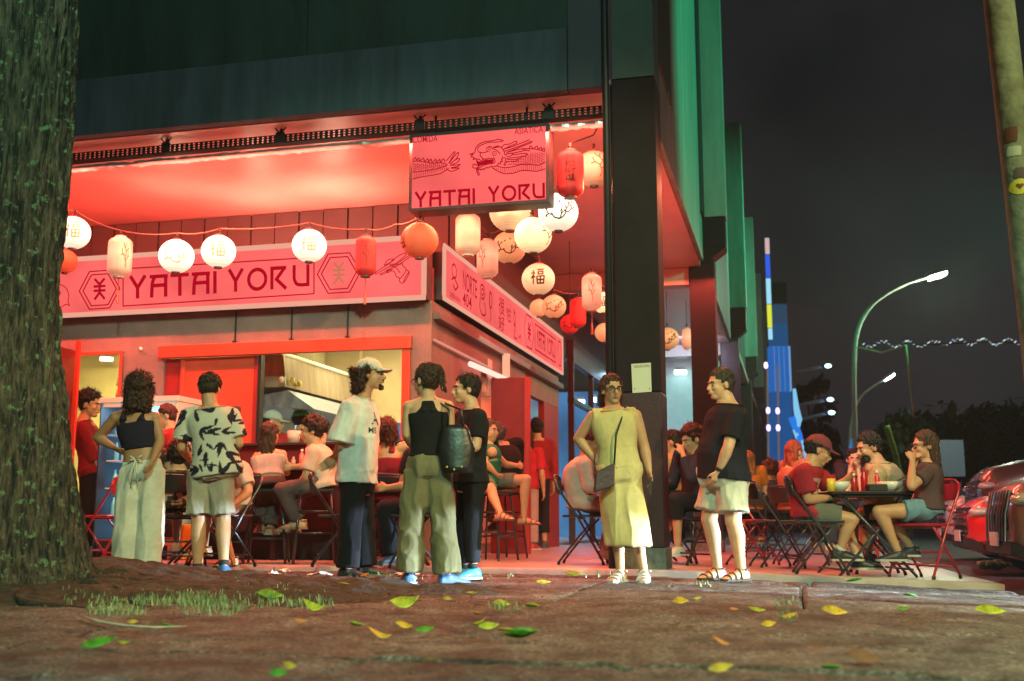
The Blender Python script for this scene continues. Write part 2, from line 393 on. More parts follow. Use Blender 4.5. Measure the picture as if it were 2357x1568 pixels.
for i in range(5):
    a = [-9.5, -6.2, -3.0, -1.2, .1, 1.62]
    grid('kerb_stone', lambda x, y, e, k=random.uniform(-.008, .004): pz(x, y, e) + .004 + k, cellxy(a[i] + .01, a[i + 1] - .01, 9.21, 9.60), 70, 12, M_conc2, pav, kind=None)
# filler earth seen in the joints
fm = MB(); P_ = [W(-8, .8, 0), W(1.6, .8, 0), W(1.6, 9.6, 0), W(-8, 9.6, 0)]
fm.add([Vector((p.x, p.y, gz0(p.x, p.y) - .06)) for p in P_], [(0, 1, 2, 3)]); fm.build('joint_earth', M_soil, kind='structure')
# terrace slab in front of and beside the stall
def tz(x, y, e): return slabz(x, y) + noise.noise(Vector((x * .8, y * .8, 9))) * .003
grid('terrace_floor', tz, cellxy(-13, 1.58, SLAB_V, 60), 60, 120, M_terr, depth=.16)
# soil patch and root mound round the tree
def soil_z(x, y, e):
    d = math.hypot((x + 2.3) / 2.15, (y - 7.55) / 1.35) + noise.noise(Vector((x * 1.6, y * 1.6, 0))) * .35
    m = max(0, min(1, (1.05 - d) * 3))
    n = noise.fractal(Vector((x * 4, y * 4, 2)), .8, 2.0, 6) * 1.5
    return gz0(x, y) + mound(x, y) * (1 + .25 * noise.noise(Vector((x * 2.2, y * 2.2, 4)))) + .035 * m + n * .016 * (.4 + m) - .03 * (1 - m) - (.1 if e else 0)
grid('soil', soil_z, lambda s, t: (-6.2 + 6.6 * s, 5.3 + 3.85 * t), 240, 150, M_soil, depth=.1)
# ================================================================ THE BUILDING
bld = thing('commercial_building', W(-1.3, 9.75, 0), 'dark commercial block whose upper floors overhang the red lit terrace on columns', 'building')
M_fas = mat('fascia paint', (.060, .088, .105), .7, var=.32, vscale=2.2, bump=.15, bscale=30, stretch=(2.5, 2.5, .35))
M_fas2 = mat('fascia paint upper', (.020, .050, .040), .7, var=.4, vscale=1.6, stretch=(2, 2, .3), bump=.15, bscale=30)
M_green = mat('side wall paint', (.17, .24, .20), .65, var=.25, vscale=1.8, bump=.15, stretch=(2, 2, .3))
M_col = mat('column paint charcoal', (.020, .014, .018), .85, var=.2, vscale=3, bump=.12, bscale=60, spec=.2)
M_colred = mat('column paint maroon', (.045, .010, .014), .45, var=.15, vscale=3, bump=.1)
M_ceil = mat('ceiling plaster', (.60, .35, .31), .38, var=.12, vscale=1.2, bump=.5, bscale=5)
M_stone = mat('column foot concrete', (.2, .2, .17), .85, var=.4, vscale=12, bump=.8)
M_dark = mat('dark metal', (.02, .02, .022), .5, metal=.2)
M_black = mat('black', (.012, .012, .013), .6)
def bpart(name, m, *a, par=bld, bev=.006, label=None):
    b = MB(); b.ubox(*a); return b.build(name, m, par, bev=bev, label=label)
SZ = 5.13
for k, (a, b) in enumerate(((-13, -1.93),)):
    bpart('fascia_panel', M_fas, a + .006, b - .006, 9.9, 10.02, 4.5, SZ)
sx = uvz(onv(707, 60, 9.95))[0]
for a, b in ((-13, sx), (sx, -1.93)):
    bpart('upper_panel', M_fas2, a + .004, b - .004, 9.95, 10.05, SZ + .01, 9.6)
bpart('corner_strip', mat('corner strip', (.05, .055, .075), .6), -1.925, -1.60, 9.88, 10.04, 4.49, 9.6)
bpart('ceiling', M_ceil, -13, -1.31, 10.05, 60, 4.5, 4.62, bev=0)
bpart('ceiling', M_ceil, -1.31, -1.17, 27, 60, 4.5, 4.62, bev=0)
bpart('side_wall', M_green, -1.36, -1.24, 10.16, 17.42, 4.52, 9.7)
bpart('side_wall', M_green, -1.36, -1.24, 18.05, 25.4, 4.52, 9.7)
p0 = uvz(onu(1511, 145, -1.24)); p1 = uvz(onu(1531, 145, -1.24))
bpart('wall_slot', M_black, -1.25, -1.225, p0[1] + .1, min(p1[1] + .5, 17.3), p0[2] + .05, 9.3)
bpart('wall_slot', M_black, -1.26, -1.20, 17.0, 17.43, 5.2, 9.65)
# columns: each a part of the building with its foot, upper fin and bracket
CW = (-1.49, -1.09)
for k, v in enumerate((9.75, 17.7, 25.7, 33.7, 41.7, 49.7)):
    z0 = slabz(*W(-1.3, v, 0)[:2]) - .02
    cpt = MB(); top = 4.49 if k == 0 else 4.6
    cpt.ubox(CW[0], CW[1], v, v + .42, z0 + 1.55, top + .0)
    c = cpt.build('column', M_col if k < 2 else M_colred, bld, bev=.012)
    b = MB(); b.ubox(CW[0] - .003, CW[1] + .003, v - .003, v + .423, z0 + .2, z0 + 1.547); b.build('painted_base', M_colred, c, bev=.01)
    b = MB(); b.ubox(CW[0] - .018, CW[1] + .018, v - .018, v + .438, z0, z0 + .197); b.build('stone_foot', M_stone, c, bev=.015)
    if k == 0:
        bpart('column_upper', mat('upper column paint', (.05, .085, .072), .7, var=.2), CW[0] + .004, CW[1] - .004, v + .004, v + .42, 4.5, 9.7)
        b = MB(); b.ubox(-1.585, -1.51, v + .05, v + .14, z0, 4.48); b.build('side_channel', M_dark, c)
        b = MB(); b.tube([W(-1.548, v + .03, z0), W(-1.548, v + .03, 9.6)], .033, 12); b.build('rain_pipe', M_dark, bld, smooth=True)
    else:
        # stepped bracket under the fin
        b = MB(); b.ubox(CW[0] + .02, -.90, v + .03, v + .46, 4.80, 5.30)
        b.hexa([W(CW[0] + .02, v + .03, 4.6), W(-1.16, v + .03, 4.6), W(-1.16, v + .46, 4.6), W(CW[0] + .02, v + .46, 4.6), W(CW[0] + .02, v + .03, 4.799), W(-.90, v + .03, 4.799), W(-.90, v + .46, 4.799), W(CW[0] + .02, v + .46, 4.799)])
        b.build('bracket', M_col if k == 1 else M_colred, bld, bev=.01)
        bpart('wall_fin', M_green, -1.36, -.88, v + .02, v + .40, 5.31, 9.75 - .15 * (k > 2))
# cross beams under the ceiling
M_beam = mat('cross beam paint', (.4, .3, .27), .5, var=.1)
for v in (17.7, 25.7, 33.7):
    bpart('cross_beam', M_beam, -12, -1.5, v + .05, v + .37, 4.22, 4.495)
# far end wall of the arcade, shop fronts beyond the stall
M_bluew = mat('pale wall', (.62, .66, .72), .6, var=.08)
bpart('end_wall', M_bluew, -3.7, -1.65, 27.5, 27.7, 1.9, 4.49)
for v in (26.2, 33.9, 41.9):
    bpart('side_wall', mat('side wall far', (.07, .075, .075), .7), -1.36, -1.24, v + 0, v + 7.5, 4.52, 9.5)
# upper wall behind the stall's roof, in vertical boards
uw = MB(); M_board = mat('corrugated board', (.05, .05, .05), .6, var=.12, vscale=4)
for i in range(24):
    u0 = -12.05 + i * .345
    bpart('wall_board', M_board, u0 + .008, u0 + .337, 13.15 + (i % 2) * .012, 13.22, 3.3, 4.49, bev=.004)
bpart('stall_side_upper', M_board, -3.80, -3.76, 13.23, 24, 3.3, 4.49, bev=0)
# ================================================================ NEXT SHOP (blue lit, behind)
nsh = thing('shop_front', W(-3.7, 19, 0), 'blue lit glass shop front beyond the stall under the arcade', 'shop')
M_blglow = emit('blue interior glow', (.10, .30, .62), .55, var=.35, vscale=.8)
M_frame = mat('shop frame', (.06, .03, .035), .4)
def q(u0, u1, v0, v1, z0, z1, m, name, par, bev=.004):
    b = MB(); b.ubox(u0, u1, v0, v1, z0, z1); return b.build(name, m, par, bev=bev)
q(-6, -3.9, 19.2, 27.4, .06, .1, mat('shop floor', (.3, .3, .33), .3), 'floor', nsh)
q(-6, -5.9, 19.2, 27.4, .1, 3.6, M_bluew, 'back_wall', nsh)
q(-5.9, -3.75, 26.9, 27.0, .1, 3.6, M_blglow, 'lit_wall', nsh)
for v in (19.0, 21.0, 23.0, 25.0, 27.2):
    q(-3.75, -3.65, v, v + .09, .06, 3.2, M_frame, 'mullion', nsh)
q(-3.76, -3.64, 19, 27.3, 3.2, 3.6, M_frame, 'lintel', nsh); q(-3.76, -3.64, 19, 27.3, 2.5, 2.58, mat('teal rail', (.05, .2, .25), .4), 'transom', nsh)
M_glass = mat('glass', (.8, .9, .95), .05, trans=1, spec=.5)
lamp('shop_light', 'AREA', W(-4.9, 23, 3.5), 160, (.45, .72, 1), W(-4.9, 23, 0), shape='RECTANGLE', size=3, size_y=1)
lamp('shop_light', 'AREA', W(-2.2, 24.5, 4.4), 60, (.6, .78, 1), W(-2.4, 27.4, 2.6), shape='RECTANGLE', size=1.2, size_y=.5)
E_tube = emit('cold tube', (.75, 1, 1), 9)
def tubelight(name, a, b, r, m, label, group=None):
    t = MB(); t.tube([a, b], r, 10); o = t.build('tube', m, None, smooth=True)
    root = thing(name, (a + b) / 2, label, 'ceiling light', group)
    o.name = 'tube'; o.parent = root; o.location = o.location - root.location
    h = MB(); d = (b - a); h.tube([a + Vector((0, 0, r * 1.4)), b + Vector((0, 0, r * 1.4))], r * .8, 6); h.build('housing', mat('lamp housing', (.5, .5, .5), .5), root)
    return root
for (x0, x1, yy, v, lb) in ((1553, 1580, 857, 27.2, 'cold white tube light between the two columns, high in the arcade'),
                           (1313, 1345, 926, 25.0, 'cold tube light left of the woman in yellow, above the shop front'),
                           (1357, 1372, 920, 26.0, 'short cold tube light close to the head of the woman in yellow')):
    tubelight('ceiling_light', onv(x0, yy, v), onv(x1, yy, v), .055, E_tube, lb)
# ================================================================ FOOD STALL (kiosk)
st = thing('food_stall', W(-3.72, 11.3, .05), 'brown walled corner food stall with a serving window, red shutters and lit kitchen', 'food stall')
M_wall = mat('stall wall', (.22, .155, .15), .75, var=.14, vscale=3.5, bump=.2, bscale=45)
M_red = mat('red paint', (.58, .075, .045), .42, var=.12, vscale=2, bump=.08)
M_redd = mat('dark red paint', (.30, .02, .022), .45, var=.15, vscale=3)
M_cream = mat('kitchen wall cream', (.62, .52, .30), .6, var=.1, vscale=2)
FZ = .05
def sp(name, m, *a, bev=.004, par=st): return bpart(name, m, *a, par=par, bev=bev)
# front wall pieces round the openings
uD0, uD1 = -8.22, uvz(onv(280, 900, 11.3))[0]; zD = 2.39
uW0, uW1, zW0, zW1 = -6.93, -3.98, 1.30, 2.42
sp('wall', M_wall, -12, uD0 - .5, 11.3, 11.42, FZ, 2.82); sp('wall', M_wall, uD0 - .5, uD1, 11.3, 11.42, zD, 2.82)
sp('wall', M_wall, uD1 + .001, uW0, 11.3, 11.42, FZ, 2.82); sp('wall', M_wall, uW0 + .001, uW1, 11.302, 11.42, zW1, 2.818)
sp('wall', M_wall, uW1 + .001, -3.72, 11.3, 11.42, FZ, 2.82); sp('wall', M_redd, uW0 + .001, uW1, 11.302, 11.42, FZ, zW0)
# wall seams and studs
for px in (543, 672, 801):
    u = uvz(onv(px, 760, 11.3))[0]
    b = MB(); b.ubox(u - .006, u + .006, 11.285, 11.3, 2.43, 2.8); s_ = b.build('seam_strip', M_dark, st)
    b = MB(); b.ubox(u - .018, u + .018, 11.26, 11.299, 2.41, 2.46); b.build('clip', M_dark, s_)
b = MB(); b.ell(onv(324, 803, 11.27), (.022, .02, .022)); b.build('wall_button', mat('white plastic', (.8, .78, .75), .4), st, smooth=True)
# window frame, header, sliding shutters
sp('window_header', M_red, uW0 - .04, uW1 + .05, 11.22, 11.298, 2.29, 2.43, bev=.006)
wn = sp('serving_window', M_red, uW1 - .055, uW1 + .035, 11.24, 11.4, zW0, 2.288)
sp('window_sill', mat('sill metal', (.05, .035, .035), .35), uW0, uW1, 11.18, 11.5, zW0 - .03, zW0 + .0)
a0 = uvz(onv(415, 900, 11.3))[0]; a1 = uvz(onv(598, 900, 11.3))[0]
sh = sp('sliding_shutter', M_red, a0, a1 - .05, 11.31, 11.35, zW0 + .002, 2.288)
for uu in (a0 + .02, a1 - .05): 
    b = MB(); b.ubox(uu - .025, uu + .02, 11.29, 11.36, zW0 + .003, 2.286); b.build('shutter_rail', M_red if uu < a1 - .2 else M_redd, sh, bev=.004)
b = MB(); b.ubox(a1 - .02, a1 + .015, 11.28, 11.37, zW0 + .003, 2.286); b.build('shutter_edge', M_dark, sh)
sp('shutter_panel', M_redd, uW0 + .002, a0 - .03, 11.33, 11.36, zW0 + .002, 2.288)
# roof
sp('roof', M_wall, -12, -3.80, 11.45, 18.0, 3.10, 3.2)
sp('wall_upper', M_redd, -12, -3.74, 11.36, 11.44, 2.825, 3.2)
# side wall with lower openings
sp('side_wall', M_wall, -3.83, -3.725, 11.43, 13.3, FZ, 2.82); sp('side_wall', M_wall, -3.83, -3.725, 13.301, 18.1, 2.3, 2.82)
sp('side_wall', M_redd, -3.83, -3.73, 14.6, 15.6, FZ, 2.3); sp('side_wall', M_redd, -3.83, -3.73, 17.0, 18.1, FZ, 2.3)
sp('rail', mat('grey rail', (.12, .11, .11), .4), -3.725, -3.64, 11.35, 18.1, 2.62, 2.70)
b = MB(); b.tube([W(-3.69, 11.3, 2.385), W(-3.69, 13.6, 2.385)], .014, 8); b.build('conduit', emit('pale strip', (.9, .35, .25), .8), st)
sp('side_panel', mat('light panel', (.5, .3, .25), .4), -3.72, -3.70, 13.55, 13.75, 2.02, 2.5)
def lit_tube(px0, py0, px1, py1, u, r, m, nm):
    b = MB(); b.tube([onu(px0, py0, u), onu(px1, py1, u)], r, 8); return b.build(nm, m, st, smooth=True)
lit_tube(1083, 838, 1162, 872, -3.62, .035, emit('pink tube', (1, .55, .45), 1.6), 'tube_light')
b = MB(); b.tube([onu(1165, 815, -3.62), onu(1165, 868, -3.62)], .05, 8); b.build('tube_light', emit('orange tube', (1, .42, .25), 1.1), st, smooth=True)
# door leaf standing open
dl = MB(); c0 = onv(1130, 1000, 13.6); c1 = onv(1217, 1000, 13.6)
dl.ubox(uvz(c0)[0], uvz(c1)[0], 13.6, 13.65, FZ + .01, uvz(onv(1170, 870, 13.6))[2]); d_ = dl.build('side_door', mat('door maroon', (.20, .008, .012), .5, var=.1), st, bev=.006)
dl = MB(); dl.ubox(uvz(c1)[0] - .05, uvz(c1)[0] + .01, 13.58, 13.66, FZ + .01, uvz(onv(1170, 870, 13.6))[2] + .005); dl.build('door_edge', mat('bright red edge', (.4, .03, .03), .4), d_)
# interior
sp('floor', mat('kitchen floor', (.3, .28, .25), .5), -11.9, -3.85, 11.45, 18, FZ, FZ + .12)
sp('kitchen_wall', M_cream, -11.9, -3.85, 14.6, 14.7, .17, 3.09)
sp('kitchen_wall', M_cream, -3.9, -3.84, 11.5, 14.59, .17, 3.09)
sp('kitchen_wall', M_cream, -7.30, -7.24, 11.5, 14.59, .17, 3.09)
sp('kitchen_ceiling', mat('kitchen ceiling', (.25, .2, .14), .7), -11.9, -3.85, 11.45, 14.59, 3.0, 3.08)
for px in (828,):
    u = uvz(onv(px, 850, 14.55))[0]; sp('wall_joint', mat('pale joint', (.8, .75, .5), .5), u - .02, u + .02, 14.57, 14.598, 1.3, 3)
sp('tile_band', mat('brown band', (.10, .05, .04), .5), -5.7, -3.95, 14.5, 14.59, 1.66, 1.72)
sp('pillar_box', mat('cream post', (.85, .8, .5), .5), -6.6, -6.35, 14.1, 14.5, 1.5, 2.95)
M_steel = mat('hood steel', (.40, .34, .26), .33, metal=.5, var=.22, vscale=1.5, bump=.25, bscale=6, stretch=(6, 6, .6))
uh = -5.62
pA = uvz(onu(600, 812, uh)); pB = uvz(onu(795, 905, uh)); pC = uvz(onu(600, 895, uh)); pD = uvz(onu(800, 965, uh))
vA, vB = 11.75, 14.3
zt = .455 + 2.01; 
hd = MB(); hd.hexa([W(-6.9, vA, 1.98), W(uh, vA, 1.98), W(uh, vB, 1.98), W(-6.9, vB, 1.98), W(-6.6, vA, 2.36), W(uh - .05, vA, 2.36), W(uh - .05, vB, 2.36), W(-6.6, vB, 2.36)])
h_ = hd.build('extractor_hood', M_steel, st, bev=.01)
b = MB(); b.ubox(uh - .07, uh - .02, vA, vB, 2.36, 2.385); b.build('hood_rim', mat('glowing rim', (.9, .85, .5), .3, emis=(1, .85, .4), est=.7), h_)  # bright edge of the hood put in as a glow, no lamp there
b = MB(); b.hexa([W(-6.5, vA + .05, 1.80), W(uh + .34, vA + .05, 1.72), W(uh + .34, vB, 1.72), W(-6.5, vB, 1.80), W(-6.5, vA + .05, 1.82), W(uh + .0, vA + .05, 1.95), W(uh + .0, vB, 1.95), W(-6.5, vB, 1.82)])
b.build('hood_filter', mat('filter', (.30, .34, .40), .35, metal=.5, var=.35, vscale=5, stretch=(1, 8, 1)), h_)
# order pegs (round tokens) on the hood
for (a, bb, cc) in ((653, 872, (.9, .45, .3)), (678, 874, (1, .7, .1)), (694, 882, (1, .8, .15))):
    p = onu(a - 5, bb + 2, uh + .03); m = MB(); m.ell(p, (.03, .035, .038)); m.build('round_knob', mat('knob %d' % a, cc, .4), h_, smooth=True)
# counters and stuff inside
sp('work_counter', M_steel, -5.4, -3.95, 13.4, 14.0, .2, 1.2); sp('work_counter', M_steel, -7.2, -5.45, 12.6, 13.6, .2, 1.15)
sp('blue_screen', mat('blue panel', (.03, .10, .42), .5), -5.35, -4.55, 14.35, 14.4, 1.42, 1.78)
sp('shelf_unit', mat('white shelf', (.8, .8, .78), .5), -4.75, -4.2, 14.1, 14.45, 1.2, 1.60)
for i in range(5):
    sp('carton', mat('carton %d' % (i % 3), ((.75, .3, .22), (.8, .75, .7), (.3, .45, .7))[i % 3], .6), -4.73 + i * .1, -4.65 + i * .1, 14.0, 14.09, 1.22, 1.36 + .05 * (i % 2))
lamp('kitchen_light', 'AREA', W(-5.0, 13.0, 2.95), 120, (1, .82, .42), W(-5.0, 13.2, 0), shape='RECTANGLE', size=1.6, size_y=.3)
lamp('kitchen_light', 'AREA', W(-6.3, 12.6, 1.70), 70, (.55, .8, 1), W(-6.3, 12.8, 0), shape='RECTANGLE', size=1.0, size_y=.5)
lamp('pantry_light', 'AREA', W(-8.6, 13.0, 2.9), 240, (1, .85, .30), W(-8.6, 13.2, 0), shape='RECTANGLE', size=1.6, size_y=.3)
b = MB(); b.tube([onv(232, 826, 14.2), onv(258, 827, 14.2)], .03, 8); b.build('tube_light', emit('warm tube', (1, .95, .7), 5), st)
# doorway at the left: leaf, bottle rack
dd = sp('pantry_door', M_redd, uvz(onv(166, 900, 11.3))[0], uvz(onv(175, 900, 11.3))[0], 10.72, 11.29, FZ + .02, 2.42)
u = uvz(onv(174, 900, 10.7))[0]; b = MB(); b.ubox(u - .02, u + .025, 10.68, 10.719, FZ + .02, 2.43); b.build('door_edge', M_red, dd)
sp('door_jamb', M_red, uD1 - .03, uD1, 11.26, 11.299, FZ, 2.40); sp('door_jamb', M_red, uD0 + .1, uD1 - .031, 11.26, 11.299, 2.36, 2.40)
rk = sp('bottle_rack', mat('rack brown', (.10, .06, .02), .6), uD1 - .22, uD1 - .03, 11.55, 12.3, .2, 2.38)
for k in range(9):
    for i in range(3):
        p = W(uD1 - .19 + i * .055, 11.50, .9 + k * .14); m = MB(); m.lathe([(.018, 0), (.018, .06), (.008, .08), (.008, .1)], p, 8)
        m.build('bottle', mat('rack bottle %d' % ((i + k) % 2), ((.8, .7, .3), (.5, .4, .12))[(i + k) % 2], .2), rk, smooth=True)
sp('shelf_dark', M_dark, uvz(onv(205, 850, 12.6))[0] - .6, uvz(onv(232, 850, 12.6))[0], 12.6, 12.64, 1.55, 1.6)
# counter shelf along the window
bar = thing('bar_counter', W(-5.3, 10.95, FZ), 'long black bar counter under the serving window', 'counter')
q(-6.5, -4.05, 10.82, 11.27, .98, 1.04, mat('black counter', (.02, .016, .016), .3), 'counter_top', bar)
q(-6.5, -4.05, 11.16, 11.29, .33, .979, mat('maroon board', (.09, .012, .014), .5), 'front_board', bar); q(-6.5, -4.05, 11.10, 11.29, FZ, .329, M_black, 'kick_board', bar)
for u in (-6.45, -5.3, -4.1):
    q(u - .03, u + .03, 10.88, 10.94, FZ, .979, M_black, 'leg', bar)
# ================================================================ SIGNS
E_pink = emit('lit sign face', (1.0, .135, .125), 1.06, var=.2, vscale=1.5)
E_ink = emit('sign ink', (.45, .0, .014), 1.0)
E_ink2 = emit('sign ink gold', (.62, .18, .10), 1.0)
M_cream2 = emit('lit cream edge', (.95, .42, .30), .9)
M_signbox = mat('sign box grey', (.035, .033, .036), .55)
OV = -EV
def hexag(cx, cy, rx, ry, sl=0):
    return [(cx + rx * a, cy + ry * b + sl * rx * a) for a, b in ((-1, 0), (-.5, -1), (.5, -1), (1, 0), (.5, 1), (-.5, 1))]
# --- band over the serving window
f3 = zmap(200, 980, 1000, 2357); f4 = zmap(1150, 930, 1750, 2357); VB = 11.14
band = thing('sign_band', W(-6, 11.2, 2.8), 'long pink lit sign band over the serving window reading YATAI YORU', 'sign')
b = MB(); b.ubox(-9.3, -3.74, VB + .012, VB + .22, 2.81, 3.50); b.build('box', M_signbox, band)
b = MB(); b.ubox(-9.27, -3.79, VB + .006, VB + .011, 2.85, 3.46); b.build('lit_face', E_pink, band)
b = MB()
b.ubox(-9.3, -3.74, VB - .01, VB + .012, 2.795, 2.848); b.ubox(-9.3, -3.74, VB - .01, VB + .012, 3.462, 3.515); b.ubox(-3.788, -3.735, VB - .01, VB + .012, 2.849, 3.461)
b.build('frame', M_cream2, band)
def P3(x, y): return onv(*f3(x, y), VB)
def P4(x, y): return onv(*f4(x, y), VB)
lettering(band, E_ink, 'YATAI', [(925, 372), (1972, 308), (1972, 572), (925, 640)], P3, OV, t=.16)
lettering(band, E_ink, 'YOR', [(2090, 292), (2800, 245), (2800, 515), (2090, 560)], P3, OV, t=.16)
lettering(band, E_ink, 'U', [(80, 518), (352, 500), (352, 845), (80, 862)], P4, OV, t=.16)
lb = MB()
tl = f3(965, 278); bl = f3(865, 722); br = f4(420, 965); tr = f4(420, 395); ml = f3(865, 380)
fp = lambda x, y: onv(x, y, VB)
strokes(lb, [[tl, f3(1700, 235), tr, br, bl, ml]], 2.8, fp, OV)
strokes(lb, [[f3(x, y) for x, y in hexag(588, 530, 238, 222, -.07)], [f3(x, y) for x, y in hexag(588, 530, 196, 182, -.07)]], 2.8, fp, OV, close=True)
strokes(lb, [[f4(x, y) for x, y in hexag(810, 640, 338, 308, -.06)], [f4(x, y) for x, y in hexag(810, 640, 275, 250, -.06)]], 2.6, fp, OV, close=True)
strokes(lb, [(5.5, [f3(588 + a * 140, 520 - c * 122 - a * 9) for a, c in s]) for s in EMBLEM], 5.5, fp, OV)
# hand with chopsticks
H = [[(1380, 640), (1440, 590), (1560, 520), (1700, 400), (1830, 330), (1865, 340), (1840, 380), (1700, 490), (1560, 560), (1400, 655), (1380, 640)],
     [(1450, 665), (1560, 600), (1720, 500), (1860, 400), (1930, 360), (1950, 375), (1880, 420), (1720, 530), (1600, 600), (1500, 660), (1450, 665)],
     [(1520, 520), (1555, 460), (1600, 425), (1680, 425), (1640, 460), (1590, 490), (1520, 520)],
     [(1610, 490), (1620, 520), (1700, 545), (1745, 600), (1775, 640)], [(1560, 620), (1600, 590), (1640, 600), (1600, 625), (1560, 640)],
     [(1640, 600), (1680, 620), (1700, 660), (1720, 700), (1780, 720), (1800, 700), (1870, 590), (1820, 530), (1800, 480)],
     [(1870, 590), (1915, 620), (1900, 680), (1840, 780), (1810, 800), (1770, 780), (1760, 740), (1780, 715)], [(1915, 620), (1860, 700), (1825, 780)],
     [(1620, 500), (1700, 500), (1760, 510), (1800, 480)]]
strokes(lb, [[f4(*p) for p in curve2(s, 3)] for s in H], 1.9, fp, OV)
# round-backed animal drawing at the far left
K = [[(40, 470), (80, 465), (140, 475), (200, 520), (225, 600), (215, 660), (230, 715), (195, 700), (130, 735), (60, 735), (35, 720)], [(135, 565), (80, 610), (70, 680), (100, 700)], [(60, 480), (100, 430), (70, 420), (90, 390), (60, 380)], [(35, 690), (85, 690)]]
strokes(lb, [[f3(*p) for p in curve2(s, 3)] for s in K], 1.9, fp, OV)
lb.build('line_art', E_ink, band, fix=False)
g2 = MB(); strokes(g2, [(6, [f4(808 + a * 190, 640 - c * 170 - a * 10) for a, c in s]) for s in EMBLEM], 6, fp, OV); g2.build('emblem', E_ink2, band, fix=False)
# --- band along the side of the stall
fs = zmap(1750, 900, 2300, 1391); US = -3.66
sb = thing('sign_band', W(-3.66, 14.8, 2.88), 'pink lit side sign running back from the stall corner, with drawings and small lettering', 'sign')
b = MB(); b.ubox(US - .16, US - .012, 11.52, 18.15, 2.87, 3.50); b.build('box', M_signbox, sb)
b = MB(); b.ubox(US - .011, US - .006, 11.58, 18.1, 2.91, 3.46); b.build('lit_face', E_pink, sb)
b = MB(); b.ubox(US - .012, US + .01, 11.52, 18.15, 2.865, 2.908); b.ubox(US - .012, US + .01, 11.52, 18.15, 3.462, 3.505); b.ubox(US - .012, US + .01, 11.50, 11.579, 2.909, 3.461); b.ubox(US - .012, US + .01, 18.101, 18.15, 2.909, 3.461)
b.build('frame', M_cream2, sb)
OU = EU.copy()
def PS(v, z): return W(US, v, z)
si = MB()
def tx(body, v0, v1, z0, z1): text_on(si, body, PS, OU, v0, v1, z1, z0, lift=.005)
tx('NORTE', 12.25, 12.85, 3.13, 3.36); tx('404', 12.25, 12.62, 2.95, 3.11); tx('comida asiatica', 11.75, 12.15, 2.95, 3.02)
tx('很', 13.9, 14.2, 3.15, 3.38); tx('好', 13.9, 14.2, 2.94, 3.14); tx('YES', 14.3, 14.55, 3.12, 3.3)
def circ(v, z, rv, rz, n=14): return [(v + rv * math.cos(2 * math.pi * k / n), z + rz * math.sin(2 * math.pi * k / n)) for k in range(n + 1)]
dr = [circ(11.9, 3.27, .09, .08), [(11.8, 3.15), (11.9, 3.2), (12.05, 3.12), (11.95, 3.06), (11.85, 3.1)], circ(13.1, 3.27, .11, .09), circ(13.1, 3.27, .05, .04),
      curve2([(13.0, 3.18), (12.98, 3.05), (13.1, 2.98), (13.25, 3.02), (13.2, 3.15)]), curve2([(13.45, 3.36), (13.42, 3.2), (13.5, 3.05), (13.45, 2.95)]), circ(13.5, 3.24, .06, .1),
      curve2([(14.75, 3.36), (14.72, 3.2), (14.8, 3.1), (14.74, 2.97), (14.9, 2.96)]), circ(14.77, 3.22, .05, .1), [(15.0, 2.98), (15.1, 3.05), (15.15, 2.97)]]
strokes(si, dr, .022, PS, OU)
strokes(si, [(.035, [(15.65 + a * .2, 3.185 + c * .14) for a, c in s]) for s in EMBLEM], .035, PS, OU)
strokes(si, [hexag(15.65, 3.185, .32, .235)], .022, PS, OU, close=True)
lettering(sb, E_ink, 'YATAI YORU', [(16.15, 3.31), (17.45, 3.31), (17.45, 3.05), (16.15, 3.05)], PS, OU, t=.16)
strokes(si, [[(16.05, 3.37), (17.55, 3.37), (17.55, 2.99), (16.05, 2.99)], hexag(17.85, 3.185, .17, .2)], .02, PS, OU, close=True)
si.build('print', E_ink, sb, fix=False)
# --- hanging sign
fh = zmap(1640, 480, 2200, 2311); VH = 10.18
hs = thing('hanging_sign', onv(1104, 480, VH), 'pink lit hanging box sign with a dragon drawing, COMIDA ASIATICA and YATAI YORU', 'sign')
zc = lambda px, py: uvz(onv(px, py, VH))
a = zc(944, 312); b1 = zc(1263, 283); c = zc(946.5, 488); d = zc(1264, 464)
u0, u1, z0, z1 = a[0], b1[0], (c[2] + d[2]) / 2, (a[2] + b1[2]) / 2
b = MB(); b.ubox(u0, u1, VH + .012, VH + .24, z0, z1); b.build('box', M_signbox, hs, bev=.008)
T_ = .028
b = MB(); b.ubox(u0, u1, VH - .012, VH + .011, z0, z0 + T_); b.ubox(u0, u1, VH - .012, VH + .011, z1 - T_, z1)
b.ubox(u0, u0 + T_, VH - .012, VH + .011, z0 + T_ + .001, z1 - T_ - .001); b.ubox(u1 - T_, u1, VH - .012, VH + .011, z0 + T_ + .001, z1 - T_ - .001); b.build('frame', M_signbox, hs)
b = MB(); b.ubox(u0 + T_, u1 - T_, VH, VH + .006, z0 + T_, z1 - T_); b.build('lit_face', E_pink, hs)
def PH(x, y): return onv(*fh(x, y), VH - .002)
hi = MB()
text_on(hi, 'COMIDA', PH, OV, 50, 458, 280, 385, skew=-.07); text_on(hi, 'ASIÁTICA', PH, OV, 1725, 2198, 118, 245, skew=-.09)
lettering(hs, E_ink, 'YATAI', [(70, 1195), (1078, 1130), (1082, 1388), (75, 1452)], PH, OV, t=.17)
lettering(hs, E_ink, 'YORU', [(1280, 1105), (2228, 1038), (2232, 1292), (1285, 1362)], PH, OV, t=.17)
hi.build('small_lettering', E_ink, hs, fix=False)
